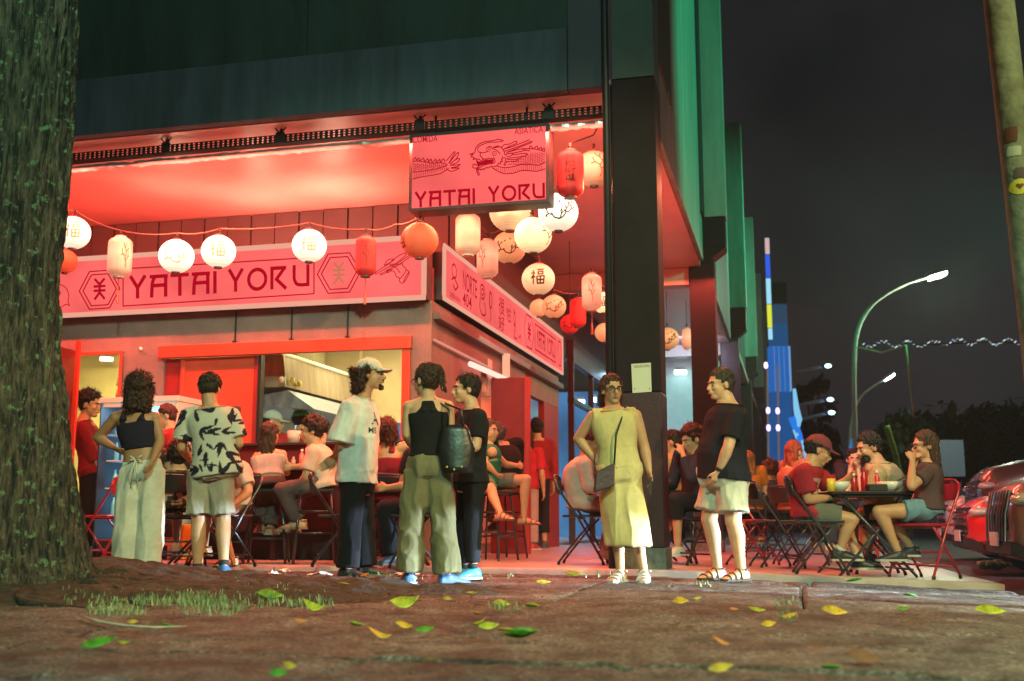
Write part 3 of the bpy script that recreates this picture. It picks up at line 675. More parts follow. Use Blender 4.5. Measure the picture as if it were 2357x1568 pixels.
DR = [ # whisker, snout and head
 [(1075, 540), (1085, 480), (1130, 415), (1230, 365), (1380, 345), (1460, 325), (1540, 350), (1440, 370), (1300, 375), (1200, 410), (1135, 450), (1115, 510)],
 [(1120, 525), (1200, 545), (1265, 530), (1290, 515)], [(1075, 545), (990, 570), (1040, 575), (1010, 610), (1060, 625), (1050, 655), (1095, 640), (1100, 670), (1140, 650), (1170, 680)],
 [(1130, 530), (1165, 545), (1160, 590), (1200, 640), (1190, 700), (1130, 770), (1100, 820), (1120, 900), (1140, 915), (1145, 890), (1120, 830), (1140, 785)],
 [(1170, 680), (1200, 690), (1210, 650), (1260, 650), (1300, 640), (1350, 640), (1375, 650)],
 [(1375, 650), (1370, 700), (1330, 725), (1240, 745), (1150, 790), (1085, 800), (1040, 785), (1050, 735), (1090, 745), (1110, 760)],
 [(1380, 620), (1405, 670), (1395, 710), (1330, 730)], [(1100, 810), (1130, 830), (1160, 810), (1170, 835), (1210, 805), (1220, 825), (1270, 785), (1290, 800), (1340, 770), (1400, 775)],
 [(1265, 470), (1330, 440), (1370, 480), (1420, 500), (1470, 540), (1490, 575)], [(1370, 465), (1450, 435), (1520, 470), (1560, 540), (1570, 580)], [(1390, 460), (1470, 450)],
 [(1500, 465), (1560, 410), (1650, 400), (1740, 355), (1770, 370), (1740, 400), (1640, 440), (1560, 480)], [(1540, 490), (1600, 470), (1700, 440), (1850, 380), (1980, 330)],
 [(1560, 520), (1680, 480), (1800, 440), (2000, 360), (1990, 385), (1850, 440), (1700, 500), (1590, 540)], [(1600, 540), (1750, 500), (1860, 480), (1970, 480)],
 [(1570, 590), (1620, 560), (1700, 560), (1660, 600), (1600, 610)], [(1640, 560), (1760, 540), (1900, 510), (1985, 515)], [(1700, 580), (1850, 560), (1930, 560), (1900, 600), (1750, 620), (1610, 640)],
 [(1600, 660), (1750, 655), (1840, 630)], [(1600, 690), (1700, 690), (1800, 670)],
 [(1520, 600), (1540, 640), (1510, 650), (1530, 690), (1490, 690), (1500, 730), (1460, 720), (1450, 750), (1400, 775)],
 [(1555, 620), (1590, 640), (1570, 670), (1600, 700), (1560, 710), (1580, 750), (1540, 740)],
 # body
 [(1850, 490), (1990, 480), (2100, 490), (2225, 525)], [(1970, 475), (1995, 430), (2040, 480), (2095, 435), (2120, 485), (2165, 455), (2180, 500), (2215, 470), (2228, 520)],
 [(1430, 765), (1550, 790), (1700, 775), (1850, 735), (2000, 740), (2120, 750), (2230, 705)], [(1350, 785), (1450, 850), (1560, 890), (1700, 885), (1850, 840), (2000, 845), (2110, 850), (2235, 810)],
 # tail piece
 [(45, 690), (150, 685), (280, 705), (400, 720), (520, 710), (620, 740)], [(50, 680), (95, 625), (115, 670), (150, 635), (165, 680), (225, 635), (245, 690), (300, 645), (310, 700), (350, 650), (370, 705), (430, 655), (440, 705), (495, 655), (505, 705), (555, 645), (580, 700)],
 [(45, 865), (180, 850), (320, 830), (480, 800), (620, 750)], [(45, 980), (180, 945), (400, 910), (520, 880), (640, 800)],
 [(600, 680), (670, 600), (730, 530), (745, 545), (700, 620), (640, 720)], [(640, 720), (740, 600), (790, 540), (805, 560), (770, 640), (680, 720)], [(660, 730), (760, 660), (820, 640), (790, 700), (680, 750)],
 [(660, 750), (760, 750), (830, 740), (770, 780), (680, 790)], [(620, 830), (700, 850), (815, 800), (740, 800), (680, 800)]]
dm = MB(); strokes(dm, [[p for p in curve2(s, 4)] for s in DR], 16, PH, OV)
rnd = random.Random(5)
for (cx, cy, r) in ((1297, 490, 34), (1392, 557, 36)):
    strokes(dm, [circ(cx, cy, r, r, 16)], 10, PH, OV); strokes(dm, [circ(cx, cy, 6, 6, 8)], 10, PH, OV)
def scales(x0, x1, top, bot, step):
    x = x0; k = 0
    while x < x1:
        t = top(x); b_ = bot(x); y = t + 14 + (k % 2) * step * .45
        while y < b_ - 18:
            strokes(dm, [curve2([(x - step * .45, y), (x - step * .2, y + step * .7), (x + step * .25, y + step * .65), (x + step * .45, y)], 3)], 7.5, PH, OV); y += step * .95
        x += step * .88; k += 1
scales(1620, 2215, lambda x: 700 - (x - 1620) * .55 if x < 1900 else 545 - (x - 1900) * .12, lambda x: 770 - (x - 1600) * .08, 44)
scales(70, 600, lambda x: 700 + (x - 70) * .03, lambda x: 850 - (x - 70) * .16, 38)
for i in range(24):
    x = 1400 + i * 34; t = 790 - max(0, x - 1500) * .14 if x < 1850 else 740; b_ = 880 - max(0, x - 1650) * .18 if x > 1500 else 830
    if x > 1850: b_ = 845
    strokes(dm, [[(x, t + 4), (x - 8, (t + b_) / 2), (x + 4, b_)]], 8, PH, OV)
for i in range(18):
    x = 70 + i * 31; strokes(dm, [[(x, 862 - (x - 45) * .17 + 4), (x + 6, 900 - (x - 45) * .17), (x, 968 - (x - 45) * .27)]], 8, PH, OV)
dm.build('dragon_drawing', E_ink, hs, fix=False)
mo = MB(); mo.add([PH(x, y) - EV * .0036 for x, y in ((1090, 675), (1200, 700), (1230, 660), (1370, 655), (1360, 705), (1190, 750), (1130, 775), (1110, 740))], [tuple(range(8))]); mo.build('dragon_mouth', E_ink, hs, fix=False)
for px in (1003, 1213):
    p = onv(px, 300, VH + .1); b = MB(); b.tube([Vector((p.x, p.y, z1)), Vector((p.x, p.y, 4.5))], .012, 8); b.build('hanger_rod', M_dark, hs, smooth=True)
# --- notice on the column
pn = thing('notice', onv(1478, 870, 9.735), 'small pale paper notice with a maroon heading taped to the dark column', 'notice')
V9 = 9.742
b = MB(); b.poly([onv(x, y, V9) for x, y in ((1453, 838), (1498, 835), (1500, 902), (1456, 905))], -EV * .002); b.build('paper', mat('paper', (.62, .64, .50), .8), pn)
ntx = MB(); fn9 = lambda x, y: onv(x, y, V9 - .003)
text_on(ntx, 'CASA DE COPOS', fn9, OV, 1459, 1495, 841, 847, lift=.001, skew=-.05); text_on(ntx, '·      ·', fn9, OV, 1460, 1496, 893, 897, lift=.001)
ntx.build('heading', mat('maroon print', (.22, .06, .05), .8), pn, fix=False)
# ================================================================ CABLE TRAY
ct = thing('cable_tray', W(-5, 10.12, 4.27), 'long black perforated cable tray hung under the ceiling edge', 'cable tray')
VT = 10.2; zA = uvz(onv(160, 345, VT))[2]; zB = uvz(onv(1385, 250, VT))[2]; zt0 = (zA + zB) / 2 - .005
rails = MB()
for z in (0, -.026, -.052, -.078): rails.ubox(-9.5, -1.62, VT, VT + .004, zt0 + z - .010, zt0 + z)
rails.build('rail', M_black, ct)
nx = int((9.5 - 1.62) / .057); ti = MB()
for i in range(nx):
    u = -9.5 + i * .057; ti.ubox(u, u + .034, VT + .0045, VT + .008, zt0 - .087, zt0 + .0)
tt = ti.build('web_plate', M_black, ct); tt['kind'] = 'stuff'
bt = MB(); bt.ubox(-9.5, -1.62, VT + .01, VT + .12, zt0 - .088, zt0 - .084); bt.build('tray_floor', M_black, ct)
for px in (383, 645, 965, 1263):
    p = onv(px, 300, VT - .01); b = MB(); b.ubox(uvz(p)[0] - .05, uvz(p)[0] + .05, VT - .012, VT - .004, zt0 - .09, zt0 + .02)
    b.tube([Vector((p.x, p.y, zt0)), W(uvz(p)[0] - .06, VT, 4.5)], .008); b.tube([Vector((p.x, p.y, zt0)), W(uvz(p)[0] + .06, VT, 4.5)], .008); b.tube([Vector((p.x, p.y, zt0)), W(uvz(p)[0], VT + .03, zt0 + .06)], .02)
    b.build('hanger', M_dark, ct)
# foil wrapped duct under the tray
fo = MB(); rings = []
for i in range(240):
    u = -9.5 + i * 7.9 / 239; r = .033 + .012 * noise.noise(Vector((u * 9, 0, 0))); c = W(u, VT + .10, zt0 - .15 + .012 * noise.noise(Vector((u * 3, 5, 0))))
    rings.append([c + EV * (r * math.cos(t)) * 1.3 + Vector((0, 0, r * math.sin(t) * (1 + .4 * noise.noise(Vector((u * 20, t, 0)))))) for t in [2 * math.pi * k / 9 for k in range(9)]])
fo.loft(rings); tag(fo.build('foil_duct', mat('foil', (.75, .7, .68), .32, metal=.7)), 'crumpled foil wrapped duct running under the black cable tray', 'duct')
# ================================================================ LANTERNS
def paper(name, col, st, base=(.42, .34, .26)):
    """lit paper: glows strongest round the bulb inside, a bit above the middle"""
    if name in MATS: return MATS[name]
    m = bpy.data.materials.new(name); m.use_nodes = True; t = m.node_tree; b = t.nodes['Principled BSDF']
    b.inputs['Base Color'].default_value = (*base, 1); b.inputs['Roughness'].default_value = .7
    b.inputs['Emission Color'].default_value = (*col, 1)
    tc = t.nodes.new('ShaderNodeTexCoord'); n = t.nodes.new('ShaderNodeTexNoise'); n.inputs['Scale'].default_value = 11
    t.links.new(tc.outputs['Object'], n.inputs['Vector'])
    def mth(op, a, b_=None, c_=None):
        q = t.nodes.new('ShaderNodeMath'); q.operation = op
        for k, v in enumerate((a, b_, c_)):
            if v is None: continue
            if isinstance(v, (int, float)): q.inputs[k].default_value = v
            else: t.links.new(v, q.inputs[k])
        return q.outputs[0]
    sx = t.nodes.new('ShaderNodeSeparateXYZ'); t.links.new(tc.outputs['Object'], sx.inputs[0])
    dist = mth('ABSOLUTE', mth('SUBTRACT', sx.outputs['Z'], .035)); fall = mth('SUBTRACT', 1.28, mth('MULTIPLY', dist, 4.2)); fall = mth('MAXIMUM', fall, .45)   # bulb sits a little above the middle
    rib = mth('ADD', .93, mth('MULTIPLY', .10, mth('SINE', mth('MULTIPLY', sx.outputs['Z'], 260))))
    vary = mth('ADD', .72, mth('MULTIPLY', n.outputs['Fac'], .55))
    t.links.new(mth('MULTIPLY', mth('MULTIPLY', mth('MULTIPLY', fall, rib), vary), st), b.inputs['Emission Strength'])
    MATS[name] = m; return m
LM = {'white': paper('lantern paper white', (1, .90, .66), 1.9), 'warm': paper('lantern paper warm', (1, .62, .30), 1.15), 'yellow': paper('lantern paper yellow', (1, .74, .36), 1.7),
      'orange': paper('lantern paper orange', (.95, .36, .14), .8), 'deep': paper('lantern paper deep orange', (.85, .085, .03), .75, (.55, .10, .05)), 'red': paper('lantern paper red', (.65, .012, .014), .65, (.5, .03, .03)),
      'pink': paper('lantern paper pink', (1, .34, .20), 1.1)}
INK = mat('lantern ink', (.06, .03, .02), .7); INKG = mat('lantern ink tan', (.5, .36, .2), .7, emis=(.6, .42, .2), est=.9)
TREE = [curve2([(.05, -.75), (.12, -.45), (-.02, -.15), (.1, .15), (.0, .5), (.06, .75)]), curve2([(.05, -.3), (.3, -.05), (.35, .3)]), curve2([(.0, -.1), (-.3, .1), (-.4, .4)]), curve2([(.06, .2), (.3, .4), (.45, .45)]), curve2([(.02, .4), (-.2, .6), (-.22, .8)]), [(.28, -.05), (.5, .0)], [(-.25, .08), (-.5, .0)]]
BOWL = [curve2([(-.34, -.30), (-.20, -.56), (.08, -.62), (.30, -.46), (.40, -.14), (.34, .12)]), curve2([(-.16, -.58), (.06, -.645), (.26, -.52)]), curve2([(.36, -.30), (.58, -.20), (.70, .05), (.66, .34)]), [(.66, -.05), (.84, .02)], [(.40, -.10), (.52, .10), (.50, .26)],
        [(.10, -.60), (.16, -.36), (.12, -.20)], [(-.28, -.42), (-.50, -.36), (-.62, -.12)], [(-.50, -.36), (-.66, -.42)], [(-.62, -.12), (-.74, .14)], [(-.62, -.12), (-.52, .06)], [(.70, .05), (.56, .22)], [(.16, -.36), (.26, -.24)]]
BOWL += [[(x, y), (x + .05, y + .04), (x + .07, y - .03), (x, y)] for x, y in ((-.72, .18), (-.50, .10), (.66, .38), (.50, .30), (.84, .06), (.12, -.16), (-.68, -.44), (.28, -.20), (-.3, .2), (.0, .35), (.3, .5))]
FU = [[(-.62, .55), (-.45, .42)], curve2([(-.82, .25), (-.42, .30), (-.62, -.02), (-.80, -.25)]), [(-.58, .05), (-.55, -.75)], [(-.5, -.02), (-.36, -.16)], [(-.12, .62), (.62, .68)], [(-.02, .42), (.0, .16), (.5, .2), (.52, .46), (-.02, .42)],
      [(-.16, -.06), (-.1, -.72), (.58, -.68), (.66, .0), (-.16, -.06)], [(-.12, -.38), (.6, -.34)], [(.22, -.04), (.22, -.7)]]
def surf(kind, r, h, x, y):            # point on the shade facing the camera side
    if kind == 'round':
        z = y * r; rr = math.sqrt(max(.0001, r * r - z * z)) * 1.03; a = x * r / max(rr, .35 * r)
        a = max(-1.35, min(1.35, a)); return Vector((rr * math.sin(a), -rr * math.cos(a), z))
    z = y * h / 2; rr = r * 1.025 * (1 if abs(y) < .72 else math.sqrt(max(.1, 1 - ((abs(y) - .72) / .36) ** 2))); a = max(-1.35, min(1.35, x))
    return Vector((rr * math.sin(a), -rr * math.cos(a), z))
GRP = 'paper lanterns strung over the terrace'
def lantern(px, py, wpx, hpx, v, kind, colr, motif, label, yaw=0, lit=True, tassel=False):
    c = onv(px, py, v); k = (c - C0).length * F_ and (c.y * math.cos(PIT) + (c.z - CH) * math.sin(PIT)) / F_
    r = wpx * k / 2; h = hpx * k
    t = thing('paper_lantern', c, label, 'lantern', GRP)
    prof = []
    if kind == 'round':
        h = 2 * r * .97; n = 27
        for i in range(n + 1):
            a = -math.pi / 2 + .24 + (math.pi - .48) * i / n; rib = 1 + (.012 if i % 2 else -.012)
            prof.append((r * math.cos(a) * rib, h / 2 * math.sin(a)))
    else:
        n = 26
        for i in range(n + 1):
            y = -1 + 2 * i / n; e = 1 if abs(y) < .68 else math.sqrt(max(.12, 1 - ((abs(y) - .68) / .36) ** 2))
            prof.append((r * e * (1 + (.008 if i % 2 else -.008)), y * h / 2))
    seg = 32; mb = MB()
    mb.loft([[c + Vector((rr * math.cos(a) * (1 if kind == 'round' else (1 - .05 * (j % 4 == 0))), rr * math.sin(a) * (1 if kind == 'round' else (1 - .05 * (j % 4 == 0))), z)) for j, a in enumerate([2 * math.pi * q / seg for q in range(seg)])] for rr, z in prof], cap=False)
    mb.build('shade', LM[colr], t, smooth=True)
    rr0 = prof[0][0]
    for zz in (prof[-1][1], prof[0][1] - .015):
        b = MB(); b.lathe([(rr0 * .98, zz), (rr0 * 1.04, zz), (rr0 * 1.04, zz + .015), (rr0 * .98, zz + .015)], c, 20, cap=True)
        b.build('rim', mat('lantern rim', (.12, .05, .04), .5) if colr != 'pink' else mat('lantern rim pale', (.8, .6, .5), .5), t, smooth=False)
    b = MB(); top = prof[-1][1]; b.tube([c + Vector((0, 0, top)), c + Vector((0, 0, top + .05))], .008, 6); b.tube([c + Vector((0, 0, top + .05)), c + Vector((0, 0, top + .085))], .016, 8); b.build('hook', M_dark, t)
    if tassel:
        b = MB(); b.tube([c + Vector((0, 0, -h / 2)), c + Vector((0, 0, -h / 2 - .16))], .004, 5); b.tube([c + Vector((0, 0, -h / 2 - .16)), c + Vector((0, 0, -h / 2 - .3))], [.012, .016], 7); b.build('tassel', M_red, t)
    off = Vector((0, 0, 0)); M = Matrix.Rotation(R(yaw) - math.atan2(c.x, c.y), 3, 'Z')
    ink = MB(); fn = lambda x, y: c + M @ surf(kind, r, h, x, y)
    if motif:
        if motif == 'fu':
            for s in FU:
                dn = []
                for a_, b_ in zip(s[:-1], s[1:]):
                    for k_ in range(4): dn.append((a_[0] + (b_[0] - a_[0]) * k_ / 4, a_[1] + (b_[1] - a_[1]) * k_ / 4))
                dn.append(s[-1]); vs, fs2 = ribbon([(x * .55, y * .62) for x, y in dn], .085, fn, Vector((0, 0, 0)), 0); ink.add(vs, fs2)
        elif motif == 'cai':
            for n_, ch in enumerate('招財進'):
                vs, fs2 = text_mesh(ch); ax = min(q.x for q in vs); bx = max(q.x for q in vs); ay = min(q.y for q in vs); by = max(q.y for q in vs)
                ink.add([fn((q.x - (ax + bx) / 2) / (bx - ax) * .9, .3 - n_ * .3 + (q.y - (ay + by) / 2) / (by - ay) * .3) for q in vs], fs2)
        else:
            sc = 1 if kind == 'round' else .7
            for s in (TREE if motif == 'tree' else BOWL):
                vs, fs2 = ribbon([(x * sc, y * .85) for x, y in s], .055, fn, Vector((0, 0, 0)), 0); ink.add(vs, fs2)
        ink.build('painted_motif', INKG if (colr == 'white' and (motif == 'fu' or px < 500)) else (mat('twig ink', (.25, .08, .03), .7, emis=(.3, .08, .02), est=.3) if motif == 'tree' and colr in ('pink', 'orange') else INK), t, fix=False)
    return c + Vector((0, 0, top + .08))
L1 = [ # px, py, w, h, v, kind, colour, motif, label, yaw
 (168, 536, 78, 88, 10.3, 'round', 'white', 'fu', 'large glowing white lantern with a gold character beside the tree trunk', 0),
 (150, 602, 56, 62, 10.9, 'round', 'deep', 'fu', 'red round lantern half behind the tree trunk', -60),
 (276, 592, 54, 92, 10.6, 'long', 'pink', 'tree', 'long pink lantern with a twig painted on, next right of the tree', 25),
 (406, 590, 80, 80, 10.6, 'round', 'white', 'bowl', 'white lantern with a painted bough, over the letters TA', 0),
 (503, 579, 78, 78, 10.6, 'round', 'white', 'fu', 'white lantern with a gold character, above the gap between the sign words', 0),
 (712, 566, 79, 79, 10.6, 'round', 'white', 'fu', 'white lantern with a gold character, just left of the second hexagon emblem', 0),
 (842, 590, 48, 92, 10.5, 'long', 'red', 'tree', 'long red lantern with a black twig, right of the hexagon emblem', 0),
 (966, 554, 86, 83, 10.4, 'round', 'deep', 'fu', 'round orange red lantern in front of the stall corner', -75),
 (1077, 540, 58, 96, 10.9, 'long', 'pink', None, 'long glowing lantern under the left half of the hanging sign', 0),
 (1122, 596, 50, 86, 11.6, 'long', 'pink', 'tree', 'long pale lantern lower right of the one under the hanging sign', -30),
 (1174, 487, 96, 72, 11.0, 'round', 'warm', None, 'peach round lantern half hidden by the bottom of the hanging sign', 0),
 (1172, 570, 78, 80, 11.8, 'round', 'orange', 'bowl', 'tan round lantern with a dark painted bowl shape', 0),
 (1227, 542, 86, 85, 10.9, 'round', 'yellow', 'tree', 'bright yellow round lantern with black branches on its right side', 55),
 (1285, 489, 92, 90, 10.6, 'round', 'white', 'bowl', 'largest white lantern, right below the hanging sign corner', 0),
 (1313, 401, 62, 108, 10.3, 'long', 'red', 'cai', 'big red long lantern with black characters beside the hanging sign', 0),
 (1367, 389, 86, 92, 10.8, 'round', 'orange', 'tree', 'peach round lantern with a bare tree, touching the dark pipe at the column', 20),
 (1239, 643, 76, 73, 13.0, 'round', 'warm', 'fu', 'round orange lantern with a dark character over the side sign', 0),
 (1240, 709, 42, 46, 14.6, 'round', 'orange', None, 'small peach lantern tucked behind a larger one above the side sign', 0),
 (1275, 706, 56, 60, 14.0, 'round', 'orange', 'bowl', 'round peach lantern with two dark marks above the side sign', 0),
 (1312, 746, 46, 50, 15.6, 'round', 'red', 'bowl', 'small red round lantern near the end of the side sign', 0),
 (1330, 720, 38, 66, 14.8, 'long', 'red', None, 'long coral red lantern near the end of the side sign', 0),
 (1362, 673, 46, 82, 13.0, 'long', 'pink', 'tree', 'long glowing pink lantern just left of the column', 0),
 (1388, 697, 50, 62, 13.8, 'round', 'yellow', 'fu', 'bright yellow lantern partly behind the column', 0),
 (1392, 766, 46, 56, 15.5, 'round', 'orange', None, 'dim peach lantern low behind the left edge of the column', 0),
 (1536, 780, 54, 52, 19.5, 'round', 'orange', 'bowl', 'orange lantern seen between the two columns', 0),
 (1581, 780, 22, 48, 20.5, 'long', 'pink', None, 'slim lantern edge showing left of the second column', 0)]
TOP = []
for i, l in enumerate(L1):
    TOP.append(lantern(*l[:9], yaw=l[9], tassel=i in (2, 6, 21)))
def cable(name, pts, r, label, m=None, cat='cable', sag=0):
    out = []
    for a, b in zip(pts[:-1], pts[1:]):
        for k in range(8):
            t = k / 8; out.append(a.lerp(b, t) - Vector((0, 0, sag * 4 * t * (1 - t))))
    out.append(pts[-1]); b = MB(); b.tube(out, r, 6); return tag(b.build(name, m or M_dark, smooth=True), label, cat)
M_cab = mat('cable tan', (.16, .08, .06), .6)
cable('lantern_cable', [W(-9.2, 10.4, 3.9)] + [TOP[i] for i in (0, 2, 3, 4, 5, 6)] + [W(-3.9, 10.6, TOP[6].z + .06)] + [TOP[7]], .007, 'thin cable carrying the lanterns along the front of the stall', M_cab, sag=.03)
cable('lantern_cable', [W(-3.4, 10.9, 4.4), TOP[8], TOP[9], TOP[11], TOP[12], TOP[13], TOP[15]], .008, 'thin cable linking the lanterns below the hanging sign', M_cab, sag=.02)
cable('lantern_cable', [TOP[14], TOP[15] + Vector((0, 0, .1)), W(-1.75, 10.7, 4.45)], .007, 'thin wire rising from the big red lantern to the column top')
cable('lantern_cable', [TOP[16], TOP[18], TOP[20], TOP[21], TOP[22], TOP[23]], .008, 'thin cable linking the lanterns along the side sign', M_cab, sag=.03)
for i in (1, 10, 16, 17, 19, 24, 25):
    p = TOP[i]; b = MB(); b.tube([p, Vector((p.x, p.y, 4.5))], .005, 5); tag(b.build('hanging_wire', M_dark), 'thin wire holding up ' + L1[i][8].replace('large ', 'a ', 1)[:70], 'wire', 'wires holding single lanterns')
# some true light from the brightest lanterns
for i, pw in ((0, 10), (3, 9), (4, 9), (5, 9), (12, 8), (13, 12), (8, 6)):
    c = onv(L1[i][0], L1[i][1], L1[i][4]); lamp('lantern_bulb', 'POINT', c + Vector((0, -.0, -.02)), pw, (1, .75, .5), shadow_soft_size=.16)
# ================================================================ PEOPLE
def cloth(name, col, var=.18, rough=.85, vcol=False):
    return mat('cloth ' + name, col, rough, var=0 if vcol else var, vscale=5, bump=.5, bscale=260, vcol=vcol, spec=.25)
SK = {'light': (.62, .34, .20), 'mid': (.50, .265, .145), 'tan': (.38, .19, .10), 'dark': (.20, .105, .06)}
def skinmat(k): return mat('skin ' + k, SK[k], .5, var=.08, vscale=14, spec=.4)
def hairmat(col): return mat('hair %.3f %.3f' % (col[0], col[1]), tuple(c * .8 for c in col), .5, vscale=55, bump=1, bscale=70, spec=.3, stretch=(1, 1, .16), col2=tuple(min(1, c * 1.7 + .003) for c in col))
BLK = (.012, .009, .008); BRN = (.035, .015, .008); DBR = (.02, .011, .007)
def foldfn(seed, amp, kz=.35, k=34):
    r = np.random.RandomState(seed); K = r.normal(size=(7, 3)) * k * np.array([1, 1, kz]); ph = r.rand(7) * 6.28
    K2 = r.normal(size=(4, 3)) * 9
    def f(co):
        wv = np.sin(co @ K2.T + ph[:4]).sum(1)[:, None] * .8
        s = 1 - 2 * np.abs(np.sin((co @ K.T + ph + wv) * .5)) ** .6 + .42; return amp * (s * np.array([1, .9, .8, .7, .6, .5, .5])).sum(1) / 2.2
    return f
TORSO = [(-.24, .062, .058), (-.17, .088, .070), (-.08, .102, .072), (.02, .100, .068), (.18, .090, .063), (.36, .082, .058), (.55, .090, .064), (.74, .100, .066), (.88, .098, .058), (.96, .070, .046), (1.02, .044, .040), (1.12, .036, .037)]
def lerp_tab(tab, t):
    if t <= tab[0][0]: return tab[0][1:]
    for a, b in zip(tab[:-1], tab[1:]):
        if t <= b[0]:
            k = (t - a[0]) / (b[0] - a[0]); return tuple(x + (y - x) * k for x, y in zip(a[1:], b[1:]))
    return tab[-1][1:]
class Fig:
    def __init__(s, sp):
        s.sp = sp; H = None
        if 'foot' in sp:
            s.base = gpt(*sp['foot'], sp.get('floor', gz)); top = at(sp['foot'][0], sp['top'], s.base.y); H = top.z - s.base.z
            s.H = H = sp.get('H', H)
        else:
            s.H = H = sp.get('H', 1.7)
            hp = at(sp['hip'][0], sp['hip'][1], sp['Y']); s.base = Vector((hp.x, hp.y, sp.get('z0', slabz(hp.x, hp.y)))); s.hipz = hp.z
        yaw = R(sp['yaw']); s.M = Matrix.Rotation(yaw, 3, 'Z'); s.B = sp.get('build', 1.0)
        J = {}
        def L(x, y, z): return s.base + s.M @ Vector((x * H, y * H, z * H))
        sit = 'hip' in sp
        if not sit:
            J = dict(pelvis=L(0, 0, .53), neck=L(0, .012, .835), head=L(0, -.008, .93))
            for sd, q in (('L', 1), ('R', -1)):
                J['sh' + sd] = L(.108 * q, .004, .808); J['el' + sd] = L(.137 * q, .012, .625); J['wr' + sd] = L(.140 * q, -.03, .48)
                J['hip' + sd] = L(.050 * q, 0, .515); J['kn' + sd] = L(.056 * q, -.008, .285); J['an' + sd] = L(.058 * q, .01, .045)
        else:
            z = (s.hipz - s.base.z) / H
            J = dict(pelvis=L(0, 0, z), neck=L(0, -.02, z + .305), head=L(0, -.045, z + .40))
            for sd, q in (('L', 1), ('R', -1)):
                J['sh' + sd] = L(.108 * q, -.02, z + .28); J['el' + sd] = L(.13 * q, -.06, z + .11); J['wr' + sd] = L(.09 * q, -.17, z + .10)
                J['hip' + sd] = L(.050 * q, -.01, z); J['kn' + sd] = L(.075 * q, -.245, z + .01); J['an' + sd] = L(.07 * q, -.23, max(.045, z - .235))
        Yb = s.base.y
        for k, o in sp.get('J', {}).items(): J[k] = at(o[0], o[1], Yb + (o[2] if len(o) > 2 else 0))
        for sd in 'LR':
            if 'shd' in sp: pass
        s.J = J; s.f = s.M @ Vector((0, -1, 0))
        s.root = thing('person', s.base, sp['label'], 'person', sp.get('group')); s.vox = sp.get('vox', .0085)
        s.Hm = (Matrix.Rotation(R(sp.get('hyaw', sp['yaw'])), 3, 'Z') @ Matrix.Rotation(R(sp.get('hpitch', 0)), 3, 'X') @ Matrix.Rotation(R(sp.get('hroll', 0)), 3, 'Y'))
        s.hs = H / 1.72 * sp.get('hsize', 1.0) * 1.06; s.sit = sit
    def hp(s, x, y, z): return s.J['head'] + s.Hm @ (Vector((x, -y, z)) * s.hs)   # y forward
    def hell(s, mb, c, r, seg=12, rg=8): mb.ell(s.hp(*c), tuple(q * s.hs for q in r), s.Hm, seg, rg)
    def ring(s, t, g=0, gf=0, wf=1.0, df=1.0, n=20, wmin=0, dmin=0):
        J = s.J; P, N = J['pelvis'], J['neck']; c = P.lerp(N, t) if t <= 1 else N + (J['head'] - N) * (t - 1) * 1.2
        up = (N - P).normalized(); la = (J['hipL'] - J['hipR']).normalized().lerp((J['shL'] - J['shR']).normalized(), max(0, min(1, t)))
        la = (la - up * la.dot(up)).normalized(); fr = la.cross(up) * -1
        if fr.dot(s.f) < 0: fr = -fr
        w, d = lerp_tab(TORSO, t); b = s.B; by = s.sp.get('belly', 0) * math.exp(-((t - .28) / .25) ** 2) * s.H
        arch = math.sin(max(0, min(1, t)) * math.pi) * s.sp.get('slump', 0) * s.H
        w = max(w * s.H * b * wf + g, wmin); d = max(d * s.H * (b * 1.1 if b > 1.02 else b) * df + g + gf + by * .5, dmin)
        c = c + fr * (by * .5 - arch)
        return [c + la * (w * math.copysign(abs(math.cos(a)) ** .85, math.cos(a))) + fr * (d * math.copysign(abs(math.sin(a)) ** .85, math.sin(a))) for a in [2 * math.pi * k / n for k in range(n)]]
    def hand(s, mb, sd, curl=.5, dirv=None, nrm=None):
        J = s.J; H = s.H; w = J['wr' + sd]; d = (dirv or (w - J['el' + sd])).normalized()
        n = nrm or (s.M @ Vector((-1 if sd == 'L' else 1, 0, 0))); n = n - d * n.dot(d)
        if n.length < .1: n = s.f - d * s.f.dot(d)
        n.normalize(); t = d.cross(n)
        if (t.dot(s.f) < 0): t = -t                      # thumb side forward
        k = H * .0235; pl = .052 * H
        rings = []
        for q, (wd, th) in ((-.3, (.62, .50)), (.25, (.8, .46)), (.7, (1.0, .40)), (1.0, (.95, .34))):
            c = w + d * (pl * q); rings.append([c + t * (k * wd * math.cos(a)) + n * (k * th * math.sin(a)) for a in [2 * math.pi * i / 10 for i in range(10)]])
        mb.loft(rings)
        for i, ln in enumerate((.88, 1.0, .93, .74)):
            b = w + d * (pl * .9) + t * (k * (.74 - i * .5)); l1 = .026 * H * ln; a1 = curl * .9; a2 = curl * 2.1
            p1 = b + (d * math.cos(a1) + n * math.sin(a1)) * l1; p2 = p1 + (d * math.cos(a2) + n * math.sin(a2)) * l1 * .85
            mb.tube([b - d * .01, p1, p2], [.0088, .0080, .0066], 7)
        b = w + d * (pl * .22) + t * (k * .7); p1 = b + (d * .75 + t * .6 + n * .25).normalized() * .024 * H; p2 = p1 + (d * .9 + t * .1 + n * .45).normalized() * .021 * H
        mb.tube([b, p1, p2], [.011, .0095, .0075], 7)
    def footdir(s, sd):
        o = s.sp.get('toe' + sd)
        if o is not None: return (s.M @ Vector((math.sin(R(o)), -math.cos(R(o)), 0))).normalized()
        if 'to' + sd in s.J: v = s.J['to' + sd] - s.J['an' + sd]; return v.normalized()
        return (s.M @ Vector((.22 if sd == 'L' else -.22, -1, 0))).normalized()
